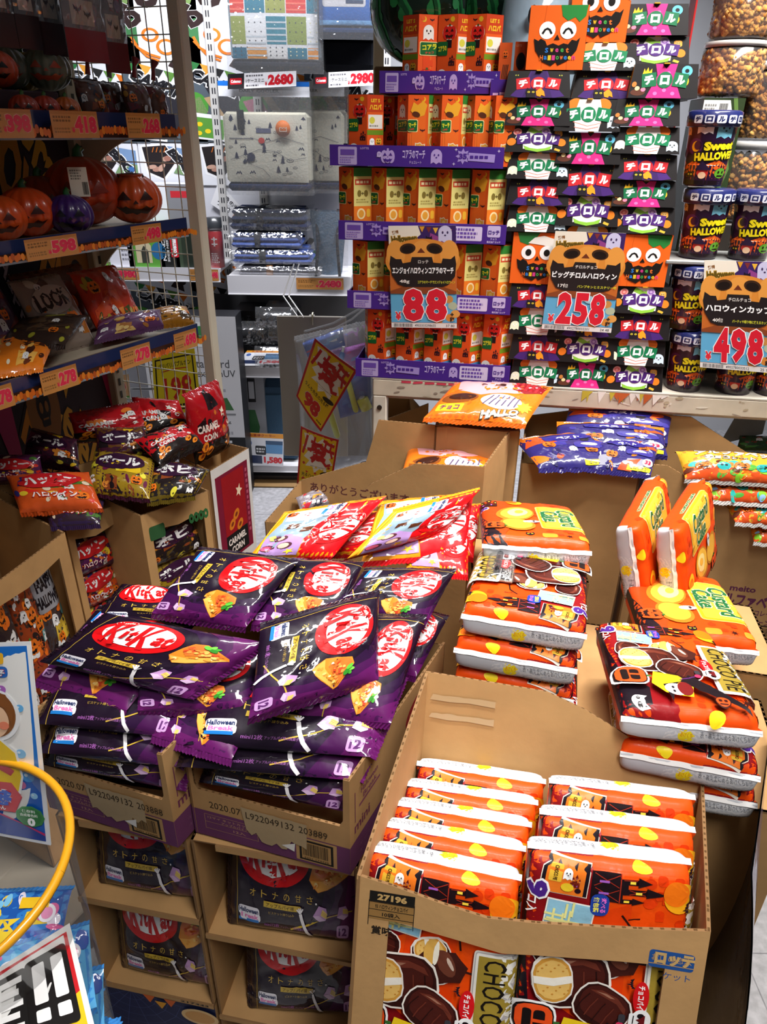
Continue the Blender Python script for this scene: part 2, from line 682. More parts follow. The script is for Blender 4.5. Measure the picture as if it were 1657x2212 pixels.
def bag(name, label, cat, tube, art, base, back, m='film', swap=False, seal=.012, sealcol=None, group=None, X=None, nu=40, nv=40, mx=.011,
        zig=True, seal_m=None, eps=.0003, extra=None):
    """one filled bag: body with its print, and a crimped seal at each end as its children"""
    b = MB()
    wv = (lambda v: .5 - .5 * np.cos(math.pi * v)) if tube.e > 8 else (lambda v: v)   # finer towards square ends
    b.grid(lambda u, v: tube.pos(u, wv(v), 1), nu, nv, base, m)
    b.grid(lambda u, v: tube.pos(1 - u, wv(v), -1), nu, nv, back, m)
    aw, ah = (tube.H, tube.L) if swap else (tube.L, tube.H)
    if art is not None:
        b.art(art, tube.fn(swap), aw, ah, m, mx, eps)
    if extra:
        extra(b)
    o = b.build(name, X=X, loc=None if X is not None else tube.org)
    tag(o, label, cat, group)
    cols = sealcol if isinstance(sealcol, (list, tuple)) else (sealcol or base, sealcol or base)
    for end in (0, 1):
        n = 48
        u = np.linspace(0, 1, n + 1)
        v0 = np.full(n + 1, float(end))
        A = tube.pos(u, v0)
        d = A - tube.pos(u, np.full(n + 1, .03 if end == 0 else .97))
        d = d.mean(0)
        d /= np.linalg.norm(d)
        z = np.array([(1 - .18 * (i % 2)) if zig else 1 for i in range(n + 1)])
        nrm = np.cross(A[-1] - A[0], d)
        nrm /= np.linalg.norm(nrm)
        B = A + np.outer(z * seal, d)
        k = n + 1
        sb = MB()
        for off, fl in ((.0006, 0), (-.0006, 1)):
            F = [(i, i + 1, k + i + 1, k + i) for i in range(n)]
            mid = A * .5 + B * .5 + nrm * (.0008 if zig else 0) * np.where(np.arange(k) % 2, 1, -1)[:, None]
            V = np.vstack([A + nrm * off, mid + nrm * off, B + nrm * off])
            F += [(k + i, k + i + 1, 2 * k + i + 1, 2 * k + i) for i in range(n)]
            sb.add(V, [f[::-1] if fl else f for f in F], cols[end], seal_m or m)
        s_ = sb.build('end_seal', o)
    return o


# ------------------------------------------------------------------ the printed designs
def ghost(a, x, y, s, col='#ffffff', eye='#222222'):
    P = [(x + s * .5 * math.cos(math.radians(t)), y + s * .2 + s * .5 * math.sin(math.radians(t))) for t in range(0, 181, 20)]
    P += [(x - s * .5, y - s * .5), (x - s * .25, y - s * .36), (x, y - s * .52), (x + s * .25, y - s * .36), (x + s * .5, y - s * .5)]
    a.poly(P, col)
    for q in (-.18, .18):
        a.ell(x + q * s, y + .22 * s, .07 * s, .1 * s, eye, n=8)
    a.ell(x, y + .02 * s, .08 * s, .06 * s, eye, n=8)


def bat(a, x, y, s, col='#241420', rot=0):
    P = np.array([(0, .1), (.12, .3), (.14, .12), (.5, .34), (.42, -.02), (.3, .04), (.22, -.1), (.1, -.05), (0, -.3)])
    P = np.vstack([P, [(-p[0], p[1]) for p in P[::-1][1:-1]]])
    a.poly(rot2(P * s, rot) + [x, y], col)


def jack(a, x, y, s, col='#f26a1b', face='#1c0f10', stem='#3d7a2f', rot=0, out=None):
    b = Art(100, 100)
    if out:
        b.ell(50, 46, 54, 48, out)
    b.rr(43, 84, 57, 100, 3, stem)
    for cx, rx in ((24, 24), (76, 24), (50, 26)):
        b.ell(cx, 46, rx, 42, col)
    for cx in (30, 70):
        b.poly([(cx - 13, 52), (cx + 13, 52), (cx, 72)], face)
    b.poly([(46, 42), (54, 42), (50, 50)], face)
    b.poly([(16, 34), (30, 30), (36, 36), (42, 28), (58, 28), (64, 36), (70, 30), (84, 34), (70, 12), (58, 16), (50, 9), (42, 16), (30, 12)], face)
    a.put(b, x, y, s, s, rot)


def skull(a, x, y, s, col='#ffffff', ink='#1a1014'):
    a.ell(x, y + .08 * s, .5 * s, .42 * s, col)
    a.rr(x - .3 * s, y - .45 * s, x + .3 * s, y, .08 * s, col)
    for q in (-.2, .2):
        a.ell(x + q * s, y + .05 * s, .13 * s, .15 * s, ink, n=10)
    a.line([(x - .2 * s, y - .25 * s), (x + .2 * s, y - .25 * s)], .05 * s, ink)


def cat(a, x, y, s, col='#191019', eye='#f4d93a'):
    a.ell(x, y, .5 * s, .42 * s, col)
    for q in (-1, 1):
        a.poly([(x + q * .48 * s, y + .1 * s), (x + q * .42 * s, y + .62 * s), (x + q * .1 * s, y + .3 * s)][::q], col)
        a.ell(x + q * .22 * s, y + .02 * s, .13 * s, .13 * s, eye, n=10)
        a.ell(x + q * .22 * s, y + .02 * s, .04 * s, .1 * s, col, n=6)


def castle(a, x, y, s, ink='#1d1016', red='#a8301e', win='#ffe14a', pur='#a65fc4'):
    b = Art(100, 120)
    b.poly([(10, 0), (10, 46), (22, 46), (22, 74), (16, 74), (29, 96), (42, 74), (36, 74), (36, 58), (48, 58), (48, 88), (42, 88), (56, 120), (70, 88), (64, 88), (64, 50), (76, 50), (76, 66), (72, 66), (82, 86), (92, 66), (88, 66), (88, 0)], ink)
    for l in ([(14, 4), (46, 44)], [(46, 4), (14, 44)], [(52, 6), (84, 44)], [(84, 6), (52, 44)], [(24, 50), (24, 72)], [(50, 60), (62, 86)], [(62, 60), (50, 86)], [(10, 46), (88, 46)]):
        b.line(l, 1.8, red)
    b.rect(26, 60, 33, 69, win)
    b.rect(53, 70, 60, 80, win)
    b.rect(79, 52, 85, 61, win)
    b.rect(30, 12, 36, 28, pur)
    b.rect(62, 12, 68, 28, pur)
    a.put(b, x, y, s, s * 1.2)


def tart(a, x, y, s, rot=0, seed=3):
    r = random.Random(seed)
    b = Art(100, 100)
    b.poly([(0, 40), (8, 22), (18, 8), (40, 12), (62, 22), (82, 34), (100, 46), (97, 56), (70, 78), (46, 98), (24, 96), (12, 72)], '#dd8426')
    b.poly([(2, 38), (18, 9), (40, 13), (82, 35), (99, 47), (70, 46), (30, 34)], '#f2ae4c')
    b.poly([(14, 70), (26, 92), (46, 94), (66, 77), (90, 56), (66, 52), (28, 42)], '#e0702a')
    for i in range(26):
        u, v = r.random(), r.random()
        px, py = 20 + 58 * u, 50 + (36 - 26 * u) * v
        b.ell(px, py, r.uniform(3, 7), r.uniform(2.5, 5), r.choice(('#f09040', '#da5524', '#f2b055', '#e56a30', '#c8431f')), r.uniform(0, 180), n=9)
    for i in range(14):
        u = r.random()
        px, py = 12 + 70 * u, 16 + 24 * u + r.uniform(0, 12)
        b.ell(px, py, r.uniform(3, 7), r.uniform(2, 4), r.choice(('#f6c870', '#e89c38', '#dd8026', '#fadc98')), r.uniform(0, 180), n=9)
    for q, w in ((20, 0), (75, 6), (-35, 4), (130, 2)):
        b.ell(56 + 9 * math.cos(math.radians(q)), 80 + 7 * math.sin(math.radians(q)), 10, 5.5, ('#3f9c2e', '#5fb83a', '#2f8526', '#74c94a')[w // 2 % 4], q, n=12)
    a.put(b, x, y, s, s * .82, rot)


def wafer(a, x, y, s, rot=0):
    b = Art(100, 70)
    b.poly([(0, 22), (34, 0), (62, 12), (66, 44), (58, 66), (22, 70)], '#c79ad0')
    b.poly([(0, 22), (34, 0), (62, 12), (28, 30)], '#e2c0e6')
    b.poly([(36, 34), (64, 22), (66, 46), (42, 60)], '#f0d67a')
    for i in range(3):
        b.line([(38, 38 + 7 * i), (64, 28 + 7 * i)], 1.6, '#d3a53d')
    a.put(b, x, y, s, s * .7, rot)


def kitkat_logo(a, x, y, w, ring='#d80f16'):
    b = Art(100, 66)
    b.ell(50, 33, 50, 33, ring, n=44)
    b.ell(50, 36, 41, 25, '#9c0c12', n=40)
    b.ell(50, 36, 40.2, 24.2, '#ffffff', n=40)
    b.ell(24, 56, 12.5, 6, '#b80d14', 14, n=20)
    b.ell(24, 56, 11.6, 5.2, '#ffd9d0', 14, n=20)
    b.ell(24, 56, 11, 4.7, '#d80f16', 14, n=20)
    b.T('Nestle', 24, 56, 17, 4.6, '#ffd9d0', .03, 14)
    red = '#d21218'
    for x0, f in ((16, 1), (49, 1.06)):
        b.poly([(x0, 14), (x0 + 6, 12), (x0 + 6, 58 * f - 2), (x0, 56 * f - 2)], red)
        b.poly([(x0 + 5.5, 33), (x0 + 13, 57 * f - 2), (x0 + 19, 57 * f - 2), (x0 + 9.5, 36), (x0 + 21, 10), (x0 + 14, 9)], red)
    b.rect(35, 22, 39.6, 40, red)
    b.rr(34.8, 43, 39.8, 48, 2, red)
    b.T('t', 44.6, 34, 8, 26, red, .05)
    b.T('at', 80, 34, 20, 23, red, .045)
    a.put(b, x, y, w, w * .66)


def holiday_mark(a, x, y, w):
    b = Art(100, 60)
    b.rr(0, 22, 96, 60, 12, '#f4f2fb')
    b.rr(8, 4, 100, 36, 10, '#f4f2fb')
    b.rect(2, 0, 92, 12, '#1f78c8')
    b.T('Halloween', 48, 45, 88, 20, '#27345f', .035)
    b.T('Break', 52, 23, 80, 18, '#e27ab8', .035)
    a.put(b, x, y, w, w * .6)


def kitkat_art(seed=0):
    a = Art(100, 78, '#1a0d20')
    # the purple shade of the print spreads in from the right-hand end
    P = [(100, 0), (100, 78), (40, 78), (50, 74), (62, 70), (72, 60), (78, 44), (74, 24), (62, 10), (56, 0)]
    a.poly(P, '#280f33')
    a.poly([(100, 0), (100, 78), (62, 78), (76, 70), (84, 52), (84, 30), (76, 12), (70, 0)], '#421148')
    a.poly([(100, 0), (100, 78), (80, 78), (90, 62), (93, 40), (90, 16), (84, 0)], '#5c1659')
    a.line([(6, 0), (7, 26), (6, 52), (8, 78)], .5, '#b99a3c')
    a.line([(50, 6), (64, 11), (80, 19), (93, 22), (100, 22)], .9, '#caa83c')
    kitkat_logo(a, 36, 53, 56)
    tart(a, 80, 47, 33, 8, 3 + seed)
    for i, t in enumerate('オトナの甘さ'):
        a.T(t, 20 + 9 * i, 29, 4.6, 5, '#d9b34a', .0)
    a.ell(70, 27, .7, .7, '#ffffff', n=8)
    a.rect(29, 20.5, 58, 24.5, '#c9a93a', -2)
    a.T('アップルパイ味', 42, 22.5, 22, 2.8, '#4b3516', .01, -2)
    a.T('ビスケット練り込み', 43, 17.4, 20, 2, '#b9993f')
    holiday_mark(a, 17, 13, 18)
    a.T('mini12枚', 35, 7.6, 12, 3.2, '#a35fae', .01)
    a.T('アップルパイ味の焼菓子使用', 53, 7.4, 22, 2, '#9b62a5')
    wafer(a, 76, 20, 16, -6)
    wafer(a, 92, 22, 13, 14)
    a.line([(58, 19), (60, 12), (63, 6), (67, 1.5)], 2.4, '#f3f0f4')
    for q in (60, 85, 110, 135):
        a.line([(58, 19.5), (58 + 4 * math.cos(math.radians(q)), 19.5 + 4 * math.sin(math.radians(q)))], 1.0, '#f3f0f4')
    a.rr(86, 3, 95, 13, 2, '#c79ad0')
    a.T('12', 90.5, 8, 6, 6, '#5d2a6b', .04)
    return a


def kitkat_orange_art():
    a = Art(100, 78, '#f29a1d')
    a.poly([(0, 78), (100, 78), (100, 44), (70, 38), (40, 44), (0, 40)], '#e2121b')
    a.poly([(8, 6), (8, 40), (40, 44), (70, 38), (96, 42), (96, 8), (60, 4), (30, 8)], '#8ba3b4')
    a.poly([(8, 8), (8, 40), (26, 42), (34, 30), (28, 10)], '#eef1f4')
    a.poly([(62, 5), (58, 24), (70, 38), (96, 42), (96, 8)], '#b48fcb')
    kitkat_logo(a, 52, 58, 58)
    holiday_mark(a, 16, 42, 24)
    ghost(a, 20, 22, 14, '#ffffff', '#c23a3a')
    jack(a, 14, 12, 9, '#e65a1e')
    for x, y in ((38, 16), (47, 29)):
        a.rect(x, y, x + 9, y + 9, '#4a2416')
        for i in range(2):
            a.rect(x + 1 + 4 * i, y + 1, x + 4 + 4 * i, y + 8, '#6b3a22')
    for x, y, c in ((66, 18, '#e9b7a6'), (80, 26, '#f0c6b4'), (84, 13, '#d8597a')):
        a.ell(x, y, 6, 6, '#5b2f3a', n=14)
        a.ell(x, y - 1, 4.5, 4.5, c, n=14)
    a.star(90, 33, 5, 2, 5, '#f6d23c')
    a.rect(60, 9, 68, 14, '#e8e07a', 20)
    a.line([(4, 4), (40, 3), (96, 6)], 1.4, '#f7c234')
    return a


def gold_plate(a, x0, y0, x1, y1):
    a.rr(x0, y0, x1, y1, 1.5, '#e9e5da')
    a.rr(x0 + .6, y0 + .6, x1 - .6, y1 - .6, 1.2, '#b9b4b6')
    a.rr(x0 + 1.1, y0 + 1.1, x1 - 1.1, y1 - 1.1, 1, '#efece4')
    a.rect(x0 + 2.3, y0 + 2.3, x1 - 2.3, y1 - 2.3, '#a28a33')


def choco_cake(a, x, y, s, rot=0, cut=0):
    """a chocolate coated round cake seen from the side; cut shows sponge and cream"""
    b = Art(100, 80)
    b.rr(-3, -3, 103, 83, 34, '#f6efe6')
    b.rr(0, 0, 100, 80, 32, '#33110d')
    b.rr(5, 12, 95, 78, 30, '#4a1a13')
    b.poly([(12, 58), (30, 70), (60, 73), (84, 64), (90, 52), (66, 62), (36, 60)], '#6e3022')
    b.poly([(22, 62), (40, 69), (58, 69), (50, 65), (34, 64)], '#a5705a')
    for k in range(5):
        b.line([(14 + 17 * k, 8 + 2 * (k % 2)), (12 + 18 * k, 30), (16 + 17 * k, 52)], 2, '#6a2d20' if k % 2 else '#270c09')
    if cut:
        b.rr(-2, 6, 52, 76, 24, '#f6efe6')
        b.rr(0, 8, 50, 74, 23, '#d69a3e')
        b.rr(3, 12, 47, 70, 20, '#ecbf68')
        b.poly([(0, 36), (25, 32), (50, 36), (50, 47), (25, 44), (0, 47)], '#fbf6ea')
        for k in range(8):
            b.ell(6 + 5.5 * k, 20 + 5 * (k % 3), 1.6, 1.2, '#c98a34', n=7)
            b.ell(6 + 5.5 * k, 54 + 5 * (k % 3), 1.6, 1.2, '#c98a34', n=7)
    a.put(b, x, y, s, s * .8, rot)


def snack_pack(a, x, y, w, rot=0):
    b = Art(100, 70)
    b.rect(-2, -2, 102, 72, '#f3e6d6')
    b.rect(0, 0, 100, 70, '#17101a')
    b.rect(8, 0, 92, 70, '#ee7a22')
    castle(b, 72, 34, 26, '#6b1d14', '#b8431f', '#ffc23c')
    b.rr(14, 26, 42, 62, 3, '#e8b93a')
    b.T('CHOCO PIE', 28, 44, 30, 9, '#3a2410', .03, -90)
    ghost(b, 54, 44, 20)
    b.ell(56, 18, 14, 10, '#f2cd2e', n=14)
    b.ell(80, 12, 7, 6, '#25101a', n=12)
    a.put(b, x, y, w, w * .7, rot)


def halloween_ground(a, x0, y0, x1, y1, seed=2, col='#e03a06'):
    r = random.Random(seed)
    n = 0
    for i in range(400):
        x, y, s = r.uniform(x0 + 3, x1 - 3), r.uniform(y0 + 3, y1 - 3), 5.4
        if (i * 37) % 3 == 0:
            a.ell(x, y, s * .5, s * .45, col, n=12)
            a.rect(x - .6, y + s * .4, x + .6, y + s * .6, col)
        elif (i * 37) % 3 == 1:
            a.rr(x - s * .4, y - s * .4, x + s * .4, y + s * .4, 1.2, col)
        else:
            a.ell(x, y, s * .4, s * .34, col, n=10)
            a.rect(x - s * .34, y - s * .6, x + s * .34, y, col)
        n += 1
        if n > 34:
            break


def choco_art():
    """front of the pie pack as it stands on its seal: gold plate to the right, lettering running down"""
    a = Art(84, 100, '#ee4e0a')
    halloween_ground(a, 44, 2, 84, 98)
    a.poly([(0, 0), (0, 100), (34, 100), (36, 84), (32, 70), (24, 66), (20, 52), (22, 36), (40, 24), (34, 12), (36, 0)], '#8c0f16')
    a.poly([(0, 0), (0, 100), (6, 100), (8, 60), (12, 30), (24, 20), (22, 0)], '#19101a')
    a.poly([(20, 0), (20, 3), (32, 8), (36, 6), (36, 0)], '#8c0f16')
    a.poly([(30, 74), (52, 84), (52, 30), (40, 22), (24, 32)], '#e6430a')
    # castle lying along the top with the moon beyond its spires
    c = Art(120, 100)
    castle(c, 60, 50, 90)
    b = Art(120, 100)
    b.put(c, 60, 50, 120, 100)
    a.put(b, 50, 90, 22, 30, -90)
    a.ell(72, 88, 7, 7, '#ffb31c', n=24)
    a.ell(70, 90, 5.6, 5.6, '#fb7a12', n=24)
    bat(a, 75, 83, 6, rot=-80)
    a.line([(48, 78), (53, 72), (54, 66)], .9, '#2a1410')
    a.line([(51, 76), (56, 77)], .6, '#2a1410')
    snack_pack(a, 22.5, 92, 20, -4)
    a.T('9', 11, 86, 8, 9, '#4b2486', .06, -90, out='#ffffff', ow=1.0)
    a.T('コ入', 9.5, 78, 8, 4.5, '#ffffff', .03, -90)
    a.rect(15, 69, 36, 82, '#f2efe8', -6)
    a.rect(15.6, 69.6, 35.4, 81.4, '#8fc3dc', -6)
    r = random.Random(7)
    for i in range(9):
        x, y = r.uniform(18, 32), r.uniform(72, 79)
        if i % 2:
            a.rect(x - 4, y - .5, x + 4, y + .5, '#e9e79a', -6)
        else:
            a.rect(x - .5, y - 3.4, x + .5, y + 3.4, '#e9e79a', -6)
    a.rr(34, 77, 42, 87, 3, '#1d3f9e')
    a.T('遊べる', 39.5, 82, 7, 2.6, '#e86fd0', .03, -90)
    a.T('個包装', 36.5, 82, 7, 2.6, '#f3ea58', .03, -90)
    # pies
    choco_cake(a, 42, 59, 22, -70, 1)
    a.poly([(38, 64), (52, 66), (58, 60), (55, 52), (46, 50), (36, 52), (33, 58)], '#431a13')
    a.ell(48, 60, 7, 4, '#6f3a2a', -60, n=14)
    a.ell(50, 60, 3.5, 1, '#d8bfae', -60, n=10)
    a.line([(57, 58), (62, 57.4)], 1.2, '#3a1611')
    a.ell(41, 64, 3.4, 6.5, '#e6b255', -6, n=16)
    a.ell(43.4, 64.2, 1.2, 6, '#fbf4e2', -6, n=12)
    choco_cake(a, 19, 60, 17, 80)
    choco_cake(a, 29, 47, 32, 8, 1)
    choco_cake(a, 43, 36, 24, -30)
    gold_plate(a, 60, 18, 81, 70)
    a.T('CHOCO PIE', 69.5, 44, 45, 9, '#17110c', .005, -90)
    a.T('LOTTE', 77, 44, 10, 2, '#4a3d14', .02, -90)
    a.ell(59, 43, 3.4, 7.5, '#d8151b', n=22)
    a.T('チョコパイ', 59, 43, 11, 3, '#ffffff', .03, -90)
    # pumpkin lantern, witch and skull along the bottom
    b = Art(100, 100)
    b.rr(4, 4, 96, 90, 30, '#ffffff')
    b.rr(9, 9, 91, 85, 26, '#1b0e0f')
    b.rr(12, 12, 88, 82, 24, '#f2521b')
    b.rr(24, 42, 76, 66, 8, '#170d0d')
    b.rr(24, 22, 76, 38, 6, '#170d0d')
    b.rect(46, 40, 54, 68, '#f2521b')
    b.rect(46, 84, 54, 98, '#3c6e30')
    a.put(b, 16, 26, 20, 20, -90)
    a.poly([(27, 30), (40, 28), (46, 20), (44, 8), (30, 10), (24, 18)], '#f4cf1e')
    a.poly([(30, 18), (40, 22), (58, 8), (72, 2), (60, 16), (46, 30), (38, 20), (32, 4)], '#1b1017')
    a.ell(36, 14, 6, 5.4, '#ffffff', n=18)
    a.ell(41, 15, 4, 6.4, '#7b1a1a', n=16)
    a.ell(34.6, 15.6, .8, 1.2, '#1b1017', n=8)
    a.ell(34.6, 12, .8, 1.2, '#1b1017', n=8)
    a.line([(40, 24), (50, 29)], .8, '#5f2a6e')
    a.ell(51, 29.4, 1.8, 1.8, '#e0345f', n=12)
    b = Art(100, 100)
    skull(b, 50, 50, 90)
    b.star(72, 62, 14, 6, 5, '#1a1014')
    b.poly([(24, 70), (76, 70), (66, 40), (56, 52), (48, 38), (38, 52)], '#6e1418')
    a.put(b, 59, 33, 11, 11, -90)
    a.rr(50, 31, 53, 35, 1, '#3c3a40')
    bat(a, 54, 49, 5, rot=-80)
    b = Art(100, 100)
    cat(b, 50, 44, 90, '#ffffff', '#1a1014')
    a.put(b, 16, 6, 11, 9, -90)
    for x in (58, 79):
        b = Art(100, 100)
        b.ell(50, 48, 50, 44, '#3a1008')
        b.ell(50, 48, 44, 38, '#f8821c' if x > 70 else '#f2521b')
        b.rr(22, 40, 44, 62, 6, '#3a1008')
        b.rr(56, 40, 78, 62, 6, '#3a1008')
        b.rect(24, 20, 76, 28, '#3a1008')
        a.put(b, x, 7, 8, 8)
    a.star(70, 7, 3.4, 1.2, 7, '#3a1008')
    a.ell(56, 98.5, 4.5, 1.5, '#f8dc1e', n=14)
    a.ell(54, 1.2, 4.5, 1.4, '#f8dc1e', n=14)
    return a


def custard_art():
    a = Art(84, 100, '#ee4a08')
    halloween_ground(a, 2, 2, 84, 98, 5)
    a.poly([(0, 0), (0, 100), (24, 100), (30, 70), (20, 50), (26, 20), (20, 0)], '#c2420f')
    a.poly([(0, 0), (0, 100), (5, 100), (7, 50), (14, 16), (20, 0)], '#19101a')
    # sliced cake
    a.ell(31, 57, 13, 20, '#c9781f', -20, n=24)
    a.ell(32, 58, 11, 17, '#f2b63c', -20, n=24)
    a.ell(33, 60, 7, 11, '#f9dd8c', -20, n=20)
    a.ell(34, 61, 3, 5, '#f6b53c', -20, n=16)
    a.ell(31, 28, 12, 15, '#c9781f', 12, n=22)
    a.ell(31, 29, 10, 12.5, '#eeae38', 12, n=22)
    a.rr(47, 22, 80, 82, 3, '#e9c46a')
    a.rr(48, 23, 79, 81, 2.6, '#f5a81c')
    a.rr(50, 25, 77, 79, 2, '#f7b93a')
    a.T('Custard', 68, 52, 44, 13, '#14673a', .03, -90, .1, out='#f8e9b4', ow=.9)
    a.T('Cake', 56, 54, 28, 12, '#14673a', .03, -90, .1, out='#f8e9b4', ow=.9)
    a.line([(50.5, 66), (50, 52), (51.5, 38)], 1.1, '#14673a')
    a.T('LOTTE', 75, 36, 9, 2, '#c2860f', .02, -90)
    castle(a, 12, 86, 18)
    a.ell(32, 90, 6, 6, '#ffb31c', n=20)
    a.ell(30, 91, 4.6, 4.6, '#f4640f', n=20)
    a.T('9', 8, 70, 7, 8, '#4b2486', .06, -90, out='#ffffff', ow=.9)
    jack(a, 16, 22, 15, '#f2521b', rot=-90, out='#1b0e0f')
    b = Art(60, 100, None)
    b.ell(30, 50, 26, 46, '#f1f0ec', n=20)
    for i in range(6):
        b.line([(8, 16 + 13 * i), (52, 22 + 13 * i)], 2.4, '#77747c')
    b.rr(18, 56, 42, 68, 5, '#2a1a20')
    a.put(b, 41, 36, 7, 13, -80)
    cat(a, 38, 8, 6, '#1b1017')
    a.rr(46, 4, 56, 11, 2, '#f8922a')
    a.star(64, 8, 3, 1.2, 7, '#3a1008')
    a.rr(70, 4, 79, 11, 2, '#f8922a')
    a.T('CustardCake', 83, 50, 40, 3, '#14673a', .03, -90, out='#f8e9b4', ow=.4)
    a.ell(56, 98.5, 4.5, 1.5, '#f8dc1e', n=14)
    return a


def fin_art():
    """the white tear-off strip at the end of a pie pack"""
    a = Art(100, 16, '#c9ccd3')
    a.rect(34, 0, 100, 16, '#dcdde0')
    a.ell(48, 10, 5.5, 4.2, '#f8e01e', n=18)
    a.T('あけくち', 48, 10, 8, 2.4, '#e08a1c', .01)
    a.T('表・裏両面にあるあけくち部分', 75, 11, 36, 3.2, '#55565c')
    a.T('をつまんで引き開けてください。', 76, 5, 38, 3.2, '#55565c')
    return a


TIROL = {}


def tirol_art(k):
    """the four lids of the big boxes: cape, pink dress, green jumper, ghost white"""
    a = Art(110, 60, '#191516')
    plates = {'cape': '#c9242c', 'dress': '#0f6a41', 'jumper': '#4a2172', 'white': '#0f7a4c'}[k]
    if k == 'cape':
        a.poly([(10, 4), (34, 40), (40, 60), (70, 60), (76, 40), (100, 4), (84, 0), (24, 0)], '#43206e')
        a.poly([(42, 60), (36, 24), (30, 0), (80, 0), (74, 24), (68, 60)], '#371a5c')
        bat(a, 55, 56, 14, '#0f0d12')
        for x in (16, 94):
            for q in (-2, 2):
                a.ell(x + q, 50, 1.2, 1.6, '#b5b84a', n=8)
    elif k == 'dress':
        a.poly([(36, 60), (42, 40), (28, 0), (84, 0), (70, 40), (74, 60)], '#d8277f')
        for x, y in ((42, 8), (56, 14), (70, 8), (60, 44), (48, 30), (64, 30)):
            a.ell(x, y, 3.4, 3.4, '#f06fb0', n=12)
        a.poly([(48, 60), (55, 52), (62, 60)], '#151213')
        a.ell(91, 48, 9, 9, '#5fb6d6', n=20)
        a.ell(91, 48, 3.6, 3.6, '#191516', n=14)
        a.poly([(16, 40), (18, 52), (21, 46), (24, 54), (27, 46), (31, 52), (32, 40)], '#f7c41f')
        a.ell(88, 30, 7, 9, '#f4b81f', n=16)
        a.ell(14, 10, 12, 6, '#5b2f1f', n=18)
        a.ell(12, 17, 4, 4, '#e9d59a', n=10)
        a.ell(22, 15, 4, 4, '#ee7f9c', n=10)
        a.ell(6, 24, 4, 5, '#c07a35', n=10)
    elif k == 'jumper':
        a.poly([(38, 60), (28, 34), (30, 8), (80, 8), (82, 34), (72, 60)], '#f6f4ee')
        a.poly([(38, 60), (34, 50), (55, 40), (76, 50), (72, 60), (55, 50)], '#8cc63f')
        a.poly([(30, 16), (42, 10), (55, 8), (68, 10), (80, 16), (76, 6), (55, 1), (34, 6)], '#8cc63f')
        for x, y, c in ((16, 48, '#f3a6a0'), (68, 50, '#c9a6dc')):
            a.ell(x, y, 8, 8, c, n=20)
            a.ell(x, y, 5, 5, '#e3605c' if c == '#f3a6a0' else '#8a5cae', n=16)
            a.ell(x, y, 3, 3, c, n=14)
            a.line([(x, y - 8), (x - 2, y - 16)], 1.6, '#e8e2d6')
        for x in (8, 96):
            a.ell(x, 24, 8, 9, '#f58220', n=18)
        a.rr(84, 38, 98, 52, 4, '#e9a13b')
        cat(a, 91, 46, 8, '#f0c070', '#2a1a10')
        a.rect(84, 4, 94, 9, '#e2b23b', -24)
    else:
        for x in (30, 80):
            a.ell(x, 50, 14, 12, '#f47a1f', n=20)
        a.poly([(36, 60), (30, 30), (36, 0), (74, 0), (80, 30), (74, 60)], '#fbf3ee')
        a.line([(30, 18), (55, 10), (78, 16)], 1.2, '#ef8c7d')
        a.line([(33, 8), (55, 4), (74, 9)], 1.2, '#ef8c7d')
        ghost(a, 10, 18, 17, '#f1f0d4', '#fff')
        ghost(a, 98, 16, 19, '#d4e6f5', '#333')
    for x, w, rot in ((29, 19, 9), (55, 19, 0), (81, 19, -9)):
        if rot == 0:
            a.ell(x, 32, 13, 14.5, plates, n=22)
        else:
            a.rect(x - 12, 19.5, x + 12, 44, plates, rot)
    for t, x, rot in (('チ', 29, 9), ('ロ', 55, 0), ('ル', 81, -9)):
        a.T(t, x, 31.8, 15.5, 17, '#ffffff', .06, rot)
    if k == 'cape':
        a.poly([(54, 4), (52, 14), (60, 22), (66, 14), (68, 3), (62, 6), (60, 2)], '#f29a1f')
        cat(a, 44, 12, 17)
        a.poly([(37, 0), (37, 8), (52, 8), (52, 0)], '#191019')
    return a


def pumpkin_box_art(k):
    a = Art(100, 110, '#f4691b')
    for x in (28, 72):
        a.line([(x, 0), (x - 4, 55), (x, 110)], 1.0, '#dd5a12')
    if k == 'hat':
        a.poly([(8, 110), (14, 90), (30, 84), (42, 94), (52, 110)], '#2c7a3c')
        a.poly([(30, 88), (60, 84), (100, 70), (100, 92), (60, 104), (42, 100)], '#f6f1ea')
    else:
        a.poly([(52, 110), (56, 92), (66, 84), (78, 90), (86, 82), (96, 92), (98, 110)], '#2c8a3e')
    for x in (32, 68):
        a.ell(x, 68, 14, 15, '#ffffff', n=24)
        if k == 'hat':
            a.ell(x, 68, 6, 7.5, '#15100e', n=16)
        else:
            a.line([(x - 8, 62), (x - 4, 69), (x, 71), (x + 4, 69), (x + 8, 62)], 3.6, '#15100e')
    a.poly([(45, 52), (55, 52), (50, 61)], '#15100e')
    a.poly([(10, 54), (18, 50), (22, 54), (30, 50), (34, 42), (44, 46), (54, 42), (62, 46), (70, 44), (76, 52), (84, 50), (90, 56), (86, 34), (72, 16), (56, 8), (52, 14), (44, 7), (28, 14), (14, 34)], '#15100e')
    cs = ('#2f7fd6', '#e8c22c', '#d43c8c', '#46a84a', '#e8722c')
    for s, y, x0, st in (('Sweet', 34, 34, 9), ('Halloween', 21, 26, 7)):
        for i, t in enumerate(s):
            a.T(t, x0 + st * i, y, 5.6, 8.6 if t in 'SHlt' else 6.6, cs[(i + len(s)) % 5], .03)
    return a


KO = {}


